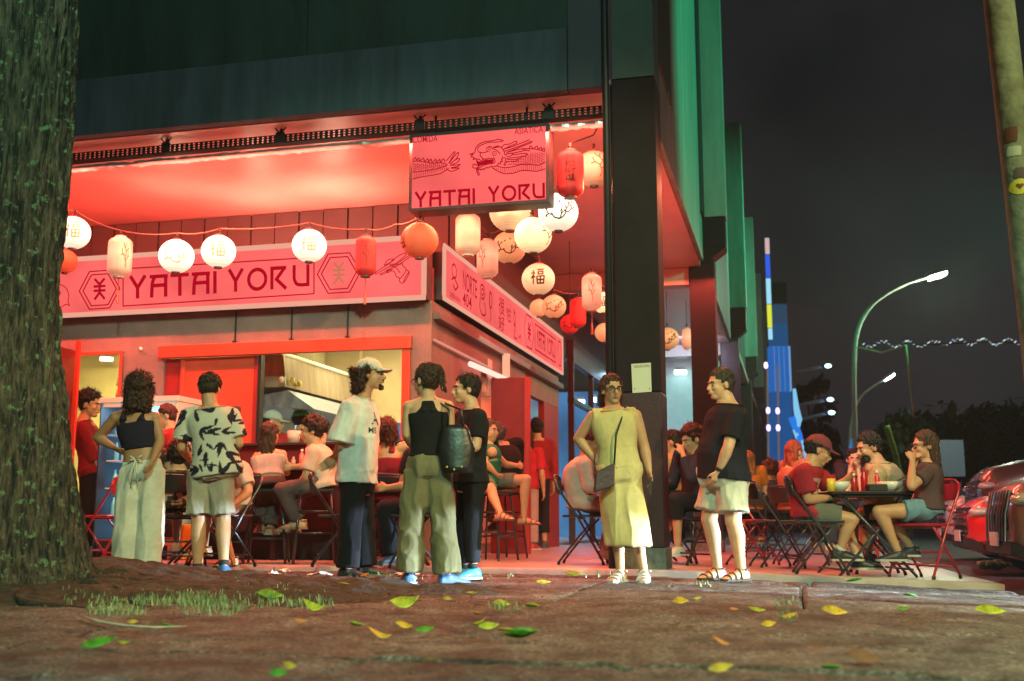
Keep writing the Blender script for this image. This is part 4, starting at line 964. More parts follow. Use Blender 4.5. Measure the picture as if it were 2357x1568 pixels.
    def foot(s, mb, sd, g=0, sole=False):
        a = s.J['an' + sd]; d = s.footdir(sd); H = s.H; up = Vector((0, 0, 1)) - d * d.z; up.normalize(); la = d.cross(up)
        g0 = a - up * (.045 * H - .002)
        if sole:
            pr = ((-.042, .020), (-.03, .028), (.02, .026), (.06, .029), (.085, .030), (.105, .024), (.115, .012))
            mb.loft([[g0 + d * (q * H) + la * ((w * H + .004) * c_) + up * z for c_, z in ((-1, 0), (1, 0), (1, .018), (-1, .018))] for q, w in pr]); return
        pr = ((-.042, .012, .018, .028), (-.035, .021, .026, .036), (-.01, .023, .030, .040), (.03, .024, .024, .032), (.065, .027, .017, .022), (.09, .026, .012, .015), (.108, .018, .008, .010), (.114, .006, .004, .007))
        mb.loft([[g0 + d * (q * H) + la * ((w * H + g) * math.cos(t)) + up * (max(0.0, zc * H * .85 + (h * H * .75 + g) * math.sin(t))) for t in [2 * math.pi * i / 12 for i in range(12)]] for q, w, zc, h in pr])
    def body(s):
        mb = MB(); J = s.J; H = s.H; B = s.B; sp = s.sp
        mb.loft([s.ring(t, -.006 if t < .8 else 0) for t in ((-.13, -.1, -.05) if s.sit else (-.22, -.17, -.08)) + (.02, .18, .36, .55, .74, .88, .96, 1.02, 1.12)])
        neck_r = .034 * H * (B ** .5)
        mb.tube([J['neck'] - (J['head'] - J['neck']) * .25, s.hp(0, -.02, -.05)], [neck_r * 1.15, neck_r], 12)
        fb = .9 + .1 * B; sh = s.sp.get('limb', 1.0)
        for sd in 'LR':
            a, e, w = J['sh' + sd], J['el' + sd], J['wr' + sd]
            mb.ell(a, (.034 * H * fb, .034 * H * fb, .034 * H * fb), None, 10, 8)
            mb.tube([J['neck'].lerp(a, .25) - Vector((0, 0, .01)), a], [.034 * H, .031 * H], 10)
            mb.tube([a, a.lerp(e, .35), a.lerp(e, .8), e], [.031 * H * sh * fb, .030 * H * sh * fb, .025 * H * sh, .0235 * H * sh], 10)
            mb.ell(e, (.0238 * H * sh,) * 3, None, 8, 6)
            mb.tube([e, e.lerp(w, .25), e.lerp(w, .7), w], [.0235 * H * sh, .0255 * H * sh, .019 * H * sh, .0155 * H], 10)
            mb.ell(w, (.0155 * H,) * 3, None, 8, 6)
            hk, kn, an = J['hip' + sd], J['kn' + sd], J['an' + sd]; lg = sp.get('leg', 1.0) * (B ** .6)
            mb.tube([hk + Vector((0, 0, .01)), hk.lerp(kn, .3), hk.lerp(kn, .8), kn], [(.046 if s.sp.get('pants') else .05) * H * lg, .046 * H * lg, .036 * H * lg, .0335 * H * lg], 12)
            mb.ell(kn, (.0345 * H * lg,) * 3, None, 10, 8)
            cb = (an - kn).normalized(); back = -(s.f - cb * s.f.dot(cb)) * .008 * H
            mb.tube([kn, kn.lerp(an, .3) + back, kn.lerp(an, .65) + back * .4, an], [.032 * H * lg, .0335 * H * lg, .0245 * H * lg, .0195 * H * lg], 12)
            mb.ell(an, (.021 * H,) * 3, None, 8, 6); s.foot(mb, sd)
            hd = sp.get('hand' + sd, {})
            if sp.get('nohand' + sd) is None: s.hand(mb, sd, hd.get('curl', .45), hd.get('dir'), hd.get('n'))
        # head
        for c, r in (((0, -.012, .028), (.077, .096, .090)), ((0, .020, -.035), (.062, .070, .080)), ((0, .055, -.093), (.032, .032, .024)), ((0, .01, -.075), (.054, .055, .035)),
                     ((0, .080, .022), (.046, .016, .012)), ((.032, .070, -.028), (.022, .018, .022)), ((-.032, .070, -.028), (.022, .018, .022)),
                     ((0, .092, -.064), (.022, .010, .010)), ((.078, -.008, -.012), (.009, .020, .032)), ((-.078, -.008, -.012), (.009, .020, .032))):
            s.hell(mb, c, r)
        mb.tube([s.hp(0, .086, .008), s.hp(0, .098, -.012), s.hp(0, .112, -.034), s.hp(0, .095, -.044)], [.010 * s.hs, .011 * s.hs, .0155 * s.hs, .012 * s.hs], 8)
        me = remesh(mb, s.vox, smooth_it=2); s.bodyobj = meshobj('body', me, skinmat(sp.get('skin', 'mid')), s.root)
        if sp.get('face', True):
            for q in (-1, 1):
                e = MB(); e.ell(s.hp(q * .031, .0835, -.003), (.0125 * s.hs, .007 * s.hs, .0062 * s.hs), s.Hm, 10, 6); eo = e.build('eye', mat('eye white', (.55, .5, .45), .3), s.root, smooth=True)
                e = MB(); e.ell(s.hp(q * .031, .0885, -.003), (.0058 * s.hs, .0035 * s.hs, .0058 * s.hs), s.Hm, 8, 6); e.build('iris', mat('iris', (.02, .012, .008), .2), eo, smooth=True)
                e = MB(); e.tube([s.hp(q * .014, .0965, .017), s.hp(q * .03, .0945, .022), s.hp(q * .048, .082, .017)], [.0042 * s.hs, .0045 * s.hs, .003 * s.hs], 6); e.build('eyebrow', hairmat(sp['hair'][1]), s.root, smooth=True)
            e = MB(); e.ell(s.hp(0, .100, -.0665), (.019 * s.hs, .006 * s.hs, .0048 * s.hs), s.Hm, 10, 6); e.ell(s.hp(0, .0995, -.059), (.018 * s.hs, .005 * s.hs, .0035 * s.hs), s.Hm, 10, 6); e.build('lips', mat('lips ' + sp.get('skin', 'mid'), tuple(a * b for a, b in zip(SK[sp.get('skin', 'mid')], (.8, .45, .5))), .45), s.root, smooth=True)
    def hair(s):
        kind, col = s.sp['hair'][:2]; L = s.sp['hair'][2] if len(s.sp['hair']) > 2 else .3; rnd = random.Random(int(s.base.x * 100)); mb = MB()
        if kind == 'none': return
        cur = kind in ('curly', 'curlybob'); big = 1.0
        hat = s.sp.get('hat'); 
        if not hat: s.hell(mb, (0, -.020, .040), (.084, .098, .088))
        s.hell(mb, (0, -.045, .0), (.080, .068, .080 if not hat else .062))
        nn = {'short': 260, 'curly': 300, 'curlybob': 380, 'long': 240, 'bun': 220, 'bob': 260}.get(kind, 120)
        if s.vox > .01: nn //= 2
        for i in range(nn):
            th = rnd.uniform(-math.pi, math.pi); ph = rnd.uniform(-.35 if abs(th) > 1.0 else .35, 1.5)
            if cur and abs(th) > .9: ph = rnd.uniform(-.9 if kind == 'curlybob' else -.5, 1.5)
            x, y, z = math.sin(th) * math.cos(ph), math.cos(th) * math.cos(ph), math.sin(ph)
            if hat and (z > .05 or abs(th) < 1.2): continue
            c = (x * .083, -.022 + y * .097, .036 + z * .088); r = rnd.uniform(.006, .012); c = tuple(a * rnd.uniform(1.0, 1.035) for a in c)
            if cur: r = rnd.uniform(.014, .024); c = tuple(a * (1.05 + rnd.random() * .12) for a in c)
            down = .35 if not cur else 0
            s.hell(mb, c, (r, r, r * (1.7 if not cur else 1)), 6, 5)
        if kind in ('long', 'bob', 'curlybob'):
            back = []
            for q in range(8):
                t = q / 7; z = (.02 if not s.sp.get('hat') else -.01) - L * t; wd = .088 * (1 + (.12 if kind == 'curlybob' else .05) * math.sin(t * 3)) * (1 - .25 * t * t) ; dp = .06 * (1 - .45 * t)
                cy = -.05 - .018 * t
                back.append([s.hp(wd * math.cos(a), cy + dp * math.sin(a), 0) + Vector((0, 0, z * s.hs)) for a in [2 * math.pi * k / 16 for k in range(16)]])
            mb.loft(back)
            for i in range(60 if s.vox < .01 else 24):
                a = rnd.uniform(.1, math.pi - .1) + math.pi; x = .09 * math.cos(a); y = -.05 + .062 * math.sin(a); z = rnd.uniform(-L * .9, 0)
                p = s.hp(x, y, 0) + Vector((0, 0, z * s.hs)); ln = .12 * min(1, L * 3)
                wob = rnd.uniform(-.012, .012)
                mb.tube([p, p + Vector((wob, 0, -ln * .5)), p + Vector((-wob, 0, -ln))], [.010, .011, .005], 5)
        if kind == 'curlybob':
            for i in range(150 if s.vox < .01 else 60):
                a = rnd.uniform(-.25, math.pi + .25) + math.pi; t = rnd.random(); r = rnd.uniform(.013, .022); p = s.hp(.098 * math.cos(a), -.045 + .075 * math.sin(a), 0) + Vector((0, 0, (.02 - L * t) * s.hs)); mb.ell(p, (r, r, r * 1.2), None, 6, 5)
        if kind == 'bun':
            s.hell(mb, (-.03, -.095, .085), (.038, .036, .036)); s.hell(mb, (-.05, -.11, .06), (.026, .026, .03))
            for i in range(7):
                p = s.hp(-.045 + rnd.uniform(-.02, .01), -.12, .06); mb.tube([p, p + Vector((rnd.uniform(-.01, .03), 0, -.07)) * s.hs, p + Vector((rnd.uniform(0, .04), 0, -.15)) * s.hs], [.010, .009, .004], 5)
        if s.sp['hair'][3:] and 'beard' in s.sp['hair'][3]:
            bb = MB()
            for i in range(70):
                th = rnd.uniform(-1.35, 1.35); z = rnd.uniform(-.105, -.045)
                bb.ell(s.hp(math.sin(th) * .058, .028 + math.cos(th) * .060, z - .012), (.010 * s.hs,) * 3, None, 6, 5)
            bb.tube([s.hp(-.03, .094, -.053), s.hp(0, .104, -.047), s.hp(.03, .094, -.053)], .005 * s.hs, 6)
            if 'goatee' in s.sp['hair'][3]:
                bb = MB(); 
                for i in range(40): bb.ell(s.hp(rnd.uniform(-.028, .028), .07 + rnd.uniform(0, .022), -.098 + rnd.uniform(-.022, .01)), (.010 * s.hs,) * 3, None, 6, 5)
                bb.tube([s.hp(-.028, .094, -.055), s.hp(0, .106, -.048), s.hp(.028, .094, -.055)], .006 * s.hs, 6)
            me = remesh(bb, .006, smooth_it=1); meshobj('beard', me, hairmat(col), s.root)
        me = remesh(mb, .0065 if s.vox < .01 else .009, smooth_it=0)
        ho = meshobj('hair', me, hairmat(col), s.root); ns = 1100 if s.vox < .01 else 260; V_ = me.vertices; sv = []; sf_ = []
        for i in range(ns):
            v = V_[rnd.randrange(len(V_))]; n_ = v.normal; p0 = v.co + s.base; lc = s.Hm.transposed() @ (p0 - s.J['head'])
            if -lc.y > .045 * s.hs and lc.z < .075 * s.hs: continue
            ln = rnd.uniform(.012, .032) * (1.2 if cur else .6 if kind in ('short', 'bun') else .9); dn = Vector((0, 0, -1)) if not cur else Vector((rnd.uniform(-1, 1), rnd.uniform(-1, 1), rnd.uniform(-1, 1)))
            d1 = (n_ * (.9 if cur else .45) + dn * .7 + Vector((rnd.uniform(-.4, .4), rnd.uniform(-.4, .4), 0))).normalized(); p1 = p0 + d1 * ln * .55; p2 = p1 + (d1 * .5 + dn * .9).normalized() * ln * .6; sd_ = d1.cross(Vector((.3, .8, .5))).normalized() * .0022; k = len(sv)
            sv += [p0 - sd_, p0 + sd_, p1 + sd_, p1 - sd_, p2]; sf_ += [(k, k + 1, k + 2, k + 3), (k + 3, k + 2, k + 4)]
        b = MB(); b.add(sv, sf_); so = b.build('hair_strands', hairmat(col), ho, fix=False); so['kind'] = 'stuff'
    def top(s):
        t = s.sp.get('shirt')
        if not t: return
        J = s.J; H = s.H; g = t.get('g', .014); hem = t.get('hem', -.05); mb = MB(); loose = t.get('loose', 0)
        n0 = t.get('neck', .985); ts = [hem + (n0 - hem) * k / 9 for k in range(10)]
        if t.get('racer'): mb.loft([s.ring(q, .010, wf=w_, n=20) for q, w_ in ((.70, .95), (.78, .80), (.85, .60), (.92, .48), (.985, .62))])
        if t.get('kind') == 'tank': ts = [hem + (.80 - hem) * k / 7 for k in range(8)]
        wm = .088 * H * s.B + loose; dm = .062 * H * s.B + loose
        hg = lambda q: g + t.get('hemx', 1) * (.016 if s.sit else .012) * max(0, min(1, (.14 - q) / .14))
        mb.loft([s.ring(q, hg(q), wmin=(wm if q < .8 else 0) if loose else 0, dmin=(dm if q < .8 else 0) if loose else 0, n=24) for q in ts])
        fb = .9 + .1 * s.B
        if t.get('kind') != 'tank':
            for sd in 'LR':
                a, e, w = J['sh' + sd], J['el' + sd], J['wr' + sd]; sl = t.get('sleeve', .6)
                mb.tube([J['neck'].lerp(a, .45) - Vector((0, 0, .012)), a], [.034 * H + g * .6, .034 * H * fb + g], 12)
                if sl <= 0: continue
                mb.ell(a, (.034 * H * fb + g,) * 3, None, 12, 8)
                if sl <= 1:
                    e2 = a.lerp(e, sl); fl = t.get('flare', .012); mb.tube([a, a.lerp(e2, .5), e2], [.033 * H * fb + g, .032 * H * fb + g + fl * .5, .030 * H * fb + g + fl], 14)
                else:
                    w2 = e.lerp(w, sl - 1); mb.tube([a, a.lerp(e, .5), e], [.033 * H + g, .030 * H + g, .027 * H + g], 12); mb.ell(e, (.027 * H + g,) * 3, None, 10, 8)
                    mb.tube([e, w2], [.027 * H + g, .021 * H + g], 12)
        else:
            for sd in 'LR':
                a = J['sh' + sd]; k = t.get('strap', .42); m = J['neck'].lerp(a, k)
                f_ = s.f * .055 * H
                mb.tube([s.J['pelvis'].lerp(J['neck'], .76).lerp(a, .45 if not t.get('racer') else .2) - f_ * 1.05, m + Vector((0, 0, .016 * H)) - f_ * .2, m + Vector((0, 0, .014 * H)) + f_ * .3, s.J['pelvis'].lerp(J['neck'], .76).lerp(a, .45) + f_ * 1.05], [.02 * H, .014 * H, .014 * H, .018 * H], 10)
            if t.get('racer'):
                pass
        me = remesh(mb, s.vox * 1.05, disp=foldfn(int(H * 1000) % 97, t.get('fold', .0045), .55, 26), smooth_it=4)
        m = cloth(t['name'], t['col'], vcol='print' in t)
        s.shirt = meshobj('shirt', me, m, s.root)
        if t.get('kind') != 'tank' and s.vox < .01:
            rg_ = s.ring(n0, g * .9 + .003, n=24); b = MB(); b.tube(rg_ + rg_[:2], .0055, 6); b.build('collar', cloth(t['name'] + ' rib', tuple(c * .9 for c in t['col']) if 'print' not in t else (.4, .35, .3)), s.shirt, smooth=True)
        if 'print' in t: paint(s.shirt, t['print'], s)
    def bottom(s):
        t = s.sp.get('pants')
        if not t: return
        J = s.J; H = s.H; g = t.get('g', .012); mb = MB(); kind = t.get('kind', 'pants')
        top = t.get('top', .06)
        mb.loft([s.ring(q, g, n=22) for q in ((-.14, -.11, -.06, .0, top) if s.sit else (-.20, -.14, -.06, .0, top))])
        th, kn_, hm = t.get('w', (.056, .045, .045)); ln = t.get('len', 1.95)
        for sd in 'LR':
            hk, kn, an = J['hip' + sd], J['kn' + sd], J['an' + sd]
            def P(q): return hk.lerp(kn, q) if q <= 1 else kn.lerp(an, q - 1)
            def r(q): return (th + (kn_ - th) * q if q <= 1 else kn_ + (hm - kn_) * (q - 1)) * H * (s.B ** .5)
            qs = [k * ln / 7 for k in range(8)]
            pts = [P(q) for q in qs]; rr = [r(q) for q in qs]
            if ln < 1: rr[-1] += .008; 
            mb.tube([pts[0] + Vector((0, 0, .02))] + pts[1:], rr, 16)
            if ln > 1: mb.ell(kn, (r(1),) * 3, None, 12, 8)
        if kind == 'skirt':
            a = s.J['anL'].lerp(s.J['anR'], .5); P = J['pelvis']; z1 = t['z']; sw = t.get('sw', .11)
            la = (J['hipL'] - J['hipR']).normalized()
            def rg(z, w, d): 
                k = (P.z - z) / max(.01, P.z - a.z); c = P.lerp(Vector((a.x, a.y, a.z)), k)
                return [Vector((c.x, c.y, z)) + la * (w * math.cos(t_)) + s.f * (d * math.sin(t_)) for t_ in [2 * math.pi * i / 28 for i in range(28)]]
            zt = P.z + .02; mb.loft([rg(zt + (z1 - zt) * k / 8, (.106 + (sw - .106) * k / 8) * H, (.074 + (sw * .8 - .074) * k / 8) * H) for k in range(9)])
        me = remesh(mb, s.vox * 1.1, disp=foldfn(int(H * 777) % 89, t.get('fold', .005), t.get('kz', .12), 30), smooth_it=8)
        s.pants = meshobj(t.get('part', 'trousers' if ln > 1.2 else 'shorts'), me, cloth(t['name'], t['col'], vcol='print' in t), s.root)
        if 'print' in t: paint(s.pants, t['print'], s)
    def shoes(s):
        t = s.sp.get('shoes')
        if not t: return
        kind, col = t[:2]
        for sd in 'LR':
            if kind == 'sandal':
                b = MB(); s.foot(b, sd, sole=True); so = b.build('sandal', mat('sandal sole %.2f' % col[0], tuple(c * .6 for c in col), .8), s.root)
                a = s.J['an' + sd]; d = s.footdir(sd); H = s.H; up = Vector((0, 0, 1)); la = d.cross(up).normalized(); g0 = a - up * (.045 * H - .002)
                b = MB()
                for q, w, h in ((.085, .031, .022), (.055, .031, .032), (.02, .028, .048)):
                    b.tube([g0 + d * (q * H) + la * (w * H * math.cos(x)) + up * (h * H * math.sin(x) * 1.05 + .006) for x in [math.pi * k / 8 for k in range(9)]], .0075, 6)
                b.tube([g0 - d * (.036 * H) * math.cos(x) + la * (.03 * H * math.sin(x)) + up * .05 * H for x in [math.pi * (k / 8 - .5) for k in range(9)]], .008, 6)
                b.build('strap', mat('sandal strap %.2f' % col[0], col, .5), so, smooth=True)
            else:
                b = MB(); s.foot(b, sd, g=.008); a = s.J['an' + sd]; 
                if kind != 'flat': b.tube([a - Vector((0, 0, .02)), a + Vector((0, 0, .012))], [.030 * s.H, .027 * s.H], 12)
                me = remesh(b, .0085, smooth_it=1); so = meshobj('shoe', me, mat('shoe %.2f %.2f' % (col[0], col[2]), col, .5, var=.15), s.root)
                b = MB(); s.foot(b, sd, sole=True); b.build('sole', mat('sole %.2f' % t[2][0], t[2], .6), so)
                if len(t) > 3: 
                    b = MB(); b.tube([a + Vector((0, 0, .01)), a.lerp(s.J['kn' + sd], t[3])], [.024 * s.H, .026 * s.H], 12); b.build('sock', mat('sock %.2f' % t[4][0], t[4], .9), s.root, smooth=True)
    def cap(s, col, name, logo=None):
        b = MB(); n = 20; rings = []
        for i in range(8):
            ph = i / 7 * math.pi / 2 * .98; rings.append([s.hp(.092 * math.cos(ph) * math.cos(a), -.010 + .110 * math.cos(ph) * math.sin(a), .028 + .100 * math.sin(ph)) for a in [2 * math.pi * k / n for k in range(n)]])
        b.loft(rings); c = b.build('cap', cloth(name, col, .1), s.root, smooth=True)
        b = MB(); up = []; dn = []
        for r_, k in ((0, 0), (1, 1)):
            pass
        vs = []
        for i in range(9):
            a = math.pi * (i / 8); x = .078 * math.cos(a)
            vs.append((s.hp(x, .066 + .022 * math.sin(a), .040), s.hp(x * .95, .072 + .100 * math.sin(a) ** .6, .030 - .014 * abs(math.cos(a)))))
        top = [v[0] for v in vs] + [v[1] for v in reversed(vs)]
        rows = []
        for i in range(9): rows.append([vs[i][0], vs[i][1], vs[i][1] - Vector((0, 0, .006)), vs[i][0] - Vector((0, 0, .006))])
        b.loft(rows); b.build('brim', cloth(name + ' brim', tuple(q * .92 for q in col), .1), c, smooth=False)
        b = MB(); b.ell(s.hp(0, -.012, .130), (.008, .008, .005)); b.build('button', cloth(name, col), c)
        if logo:
            b = MB(); b.ell(s.hp(.028, .078, .078), (.011, .006, .011), s.Hm, 8, 6); b.build('badge', mat('badge', logo, .5), c)
    def glasses(s, col=(.02, .015, .015)):
        b = MB()
        for q in (-1, 1):
            ring = [s.hp(q * .033 + .023 * math.cos(a), .104 - .004 * abs(math.cos(a)), -.003 + .019 * math.sin(a)) for a in [2 * math.pi * k / 16 for k in range(17)]]
            b.tube(ring, .0030, 6); b.tube([s.hp(q * .056, .101, .004), s.hp(q * .080, .02, .004), s.hp(q * .082, -.01, -.004)], .0028, 6)
        b.tube([s.hp(-.011, .106, .002), s.hp(.011, .106, .002)], .0028, 6)
        b.build('glasses', mat('glasses frame', col, .3), s.root, smooth=True)
def paint(o, fn, fig):
    me = o.data; ca = me.color_attributes.new('print', 'FLOAT_COLOR', 'POINT'); n = len(me.vertices)
    co = np.empty(n * 3, dtype=np.float32); me.vertices.foreach_get('co', co); co = co.reshape(-1, 3)
    ca.data.foreach_set('color', np.concatenate([fn(co, fig), np.ones((n, 1))], 1).astype(np.float32).ravel())
def leafprint(seed, base, ink, dens, size):
    def f(co, fig):
        r = np.random.RandomState(seed); out = np.tile(np.array(base), (len(co), 1)).astype(float)
        # leaf clusters laid flat on the cloth, front and back
        lo = co.min(0); hi = co.max(0); u = co[:, 0] * .9 + 0; v = co[:, 2]; side = (co[:, 1] > (lo[1] + hi[1]) / 2)
        for sd in (0, 1):
            cells = [(i, j) for i in range(6) for j in range(7)]
            for (gi, gj) in cells:
                cx, cz = lo[0] + (hi[0] - lo[0]) * (gi + r.uniform(.1, .9)) / 6, lo[2] + (hi[2] - lo[2]) * (gj + r.uniform(.1, .9)) / 7; a0 = r.uniform(0, 6.28)
                for k in range(r.randint(1, 4)):
                    a = a0 + (k - 1) * .62 + r.uniform(-.15, .15); L = size * r.uniform(.6, 1.15); mx, mz = cx + math.cos(a) * L * .55, cz + math.sin(a) * L * .55
                    du, dv = u - mx, v - mz; p = du * math.cos(a) + dv * math.sin(a); q = -du * math.sin(a) + dv * math.cos(a)
                    m = ((p / (L * .5)) ** 2 + (q / (L * .12 * (1.1 - .5 * np.clip(p / (L * .5), -1, 1)))) ** 2 < 1) & (side == sd); out[m] = ink
        return out
    return f
def noiseprint(c1, c2, k=60, th=.1):
    def f(co, fig):
        r = np.random.RandomState(3); K = r.normal(size=(9, 3)) * k; s = np.sin(co @ K.T + r.rand(9) * 6).sum(1) / 3
        return np.where((s > th)[:, None], np.array(c2), np.array(c1)) * 1.0
    return f
def chestprint(base, ink, cz, hz, hw, seed=2, k=55):
    """patch of print on the front of a shirt; cz fraction of torso height"""
    def f(co, fig):
        out = np.tile(np.array(base), (len(co), 1)).astype(float); P = fig.J['pelvis'] - fig.base; N = fig.J['neck'] - fig.base
        la = (fig.J['shL'] - fig.J['shR']).normalized(); up = (N - P).normalized(); fr = -la.cross(up)
        if fr.dot(fig.f) < 0: fr = -fr
        rel = co - np.array(P); t = rel @ np.array(up) / (N - P).length; x = rel @ np.array(la); y = rel @ np.array(fr)
        r = np.random.RandomState(seed); K = r.normal(size=(8, 3)) * k; s = np.sin(co @ K.T + r.rand(8) * 6).sum(1) / 3
        m = (abs(t - cz) < hz) & (abs(x) < hw) & (y > 0) & (s > -.15); out[m] = ink; return out
    return f
PEOPLE = []
def person(**sp):
    f = Fig(sp); f.body(); f.hair(); f.top(); f.bottom(); f.shoes(); PEOPLE.append(f)
    return f
def sf(px, py): return gpt(px, py, slabz)
# 1 man in dark red shirt beside the tree
p = person(label='young man in a dark red shirt and black trousers standing against the tree trunk', foot=(206, 1292), top=897, yaw=72, hyaw=80, hpitch=6, floor=lambda x, y: gz0(x, y),
  hair=('curly', BLK), skin='mid', J=dict(head=(208, 932), neck=(192, 972), elR=(222, 1075, -.12), wrR=(243, 1052, -.16), elL=(215, 1070, .12), wrL=(246, 1058, .02), shR=(190, 988, -.17), shL=(200, 986, .16)),
  shirt=dict(name='dark red', col=(.22, .012, .018), hem=-.12, loose=.008, sleeve=.85), pants=dict(name='black', col=(.014, .012, .016)), shoes=('sneaker', (.02, .02, .02), (.1, .1, .1)))
b = MB(); w_ = p.J['wrR']; b.box(w_ + Vector((.07, 0, .03)), (.012, .075, .15)); b.build('phone', M_black, None); o = bpy.data.objects['phone']; tag(o, 'phone held up by the young man in the dark red shirt', 'phone')
# 2 woman with crop top and white trousers
p = person(label='woman seen from behind in a dark crop top and wide pale trousers', foot=(312, 1332), top=862, yaw=178, hyaw=200, floor=lambda x, y: gz0(x, y), skin='tan',
  hair=('curlybob', BRN, .17), build=.96, face=False, J=dict(head=(319, 900), neck=(312, 948), shL=(268, 962), elL=(224, 1008, .05), wrL=(262, 1030, -.02), shR=(355, 962), elR=(369, 1015), wrR=(352, 1058, -.14)),
  shirt=dict(name='navy crop', col=(.018, .014, .03), hem=.34, kind='tank', g=.008, strap=.55, fold=0.0034), pants=dict(name='pale cotton', col=(.66, .62, .52), w=(.066, .062, .068), top=.13, fold=0.0136, g=.01), shoes=('flat', (.3, .2, .15), (.2, .15, .1)), nohandR=None)
b = MB(); bw = p.J['pelvis'] - p.f * .085 * p.H + Vector((0, 0, .07)); 
for q in (-1, 1): b.tube([bw, bw + Vector((.05 * q, -.01, .03)), bw + Vector((.06 * q, -.01, -.01)), bw], .007); b.tube([bw, bw + Vector((.02 * q, -.015, -.1)), bw + Vector((.03 * q, -.01, -.2))], .006)
b.build('waist_tie', cloth('pale cotton', (.66, .62, .52)), p.root, smooth=True)
# 3 man floral shirt
p = person(label='man seen from behind in a leaf print shirt, khaki shorts and blue shoes', foot=(488, 1331), top=858, yaw=183, hyaw=180, hpitch=24, floor=lambda x, y: gz0(x, y), skin='mid', hair=('short', DBR), build=1.13, face=False, leg=1.02,
  J=dict(head=(483, 896, .03), neck=(485, 940), shL=(432, 958), elL=(418, 1030), wrL=(440, 1062, .25), shR=(532, 958), elR=(550, 1022), wrR=(520, 1050, .25), knL=(458, 1200), knR=(514, 1200), anL=(455, 1312, -.0), anR=(515, 1306, -.1), hipL=(462, 1090), hipR=(508, 1090)), toeL=170, toeR=-10,
  shirt=dict(name='leaf print', col=(1, 1, 1), hem=-.14, loose=.016, sleeve=.78, flare=.02, g=.02, print=leafprint(4, (.60, .57, .48), (.02, .016, .03), 20, .11)),
  pants=dict(name='khaki', col=(.36, .31, .24), len=.86, w=(.064, .058, .058), fold=0.0102), shoes=('sneaker', (.02, .09, .22), (.6, .6, .6), .13, (.02, .02, .02)))
# 4 cap man white T
p = person(label='bearded man in a pale cap and white T-shirt with his hands behind his back', foot=(808, 1326), top=818, yaw=88, hyaw=88, hpitch=-4, skin='mid', hair=('curlybob', (.03, .012, .007), .13, 'goatee beard'), build=1.0, floor=lambda x, y: gz0(x, y),
  hat=True, J=dict(head=(851, 862), neck=(832, 918), shR=(806, 940, -.18), elR=(786, 1025, -.17), wrR=(772, 1050, .02), shL=(838, 940, .18), elL=(790, 1030, .2), wrL=(768, 1058, .06), pelvis=(822, 1100), hipR=(815, 1105, -.09), hipL=(830, 1105, .09), knR=(806, 1210, -.1), knL=(838, 1210, .1), anR=(800, 1312, -.1), anL=(842, 1304, .12)),
  handR=dict(curl=.6, dir=Vector((-.8, .1, -.7))), handL=dict(curl=.5, dir=Vector((-.85, -.2, -.6))),
  shirt=dict(name='white tee', col=(.80, .80, .76), hem=-.07, loose=.045, sleeve=.92, flare=.045, g=.026, fold=0.0119), pants=dict(name='black jeans', col=(.012, .011, .014), w=(.060, .052, .054)), shoes=('sneaker', (.05, .03, .03), (.2, .2, .2)))
p.cap((.60, .66, .58), 'pale cap'); CAPMAN = p
b = MB(); pts = [p.J['pelvis'] + Vector((-.07 + .12 * t, -.165 - .01 * math.sin(t * 3), -.03 - .42 * t * (1.35 - t) + .1 * t * t)) for t in [k / 12 for k in range(13)]]; b.tube(pts, .0045, 6); b.build('wallet_chain', mat('chain', (.6, .55, .4), .3, metal=.8), p.root, smooth=True)
bvh = None
def text_decal(fig, obj, body, size, c, right, up, nrm, m, name):
    me = obj.data; tree = BVHTree.FromPolygons([v.co + fig.base for v in me.vertices], [tuple(q.vertices) for q in me.polygons]); vs, fs = text_mesh(body); out = []; hx = max(v.x for v in vs) - min(v.x for v in vs)
    for v in vs:
        q = c + right * (v.x * size) + up * (v.y * size); h = tree.ray_cast(q + nrm * .35, -nrm); out.append((h[0] if h[0] else q) + nrm * .004)
    b = MB(); b.add(out, fs); b.build(name, m, fig.root, fix=False)
nr = Vector((.72, -.69, 0)).normalized(); rt = Vector((.69, .72, 0)).normalized(); cc = p.J['pelvis'].lerp(p.J['neck'], .58)
text_decal(p, p.shirt, 'A', .16, cc + rt * .03 + Vector((0, 0, .10)), rt, Vector((0, 0, 1)), nr, mat('print black', (.02, .02, .025), .8), 'shirt_print')
text_decal(p, p.shirt, 'MIE', .07, cc + rt * .0 + Vector((0, 0, -.0)), rt, Vector((0, 0, 1)), nr, mat('print black', (.02, .02, .025), .8), 'shirt_print')
# 5 woman olive pants
p = person(label='woman seen from behind with a hair bun, black racerback top and olive trousers', foot=(985, 1341), top=836, yaw=184, hyaw=228, skin='light', hair=('bun', BRN), build=.95, floor=lambda x, y: gz0(x, y),
  J=dict(head=(980, 876), neck=(985, 922), shL=(943, 938), elL=(936, 1000), wrL=(958, 1042, .18), shR=(1030, 938), elR=(1036, 1000, .06), wrR=(1000, 1035, .2), hipL=(960, 1090), hipR=(1010, 1090), knL=(948, 1205), knR=(1020, 1205), anL=(942, 1322), anR=(1030, 1326)), toeR=-70,
  shirt=dict(name='black rib', col=(.012, .011, .013), hem=.12, kind='tank', racer=True, g=.007, strap=.34, fold=0.0026), pants=dict(name='olive', col=(.20, .175, .095), w=(.066, .062, .066), top=.14, fold=0.0119, g=.014), shoes=('sneaker', (.12, .22, .5), (.7, .75, .85)))
p.glasses(); PO = p
bag = MB(); bc = at(1047, 1030, p.base.y - .12)
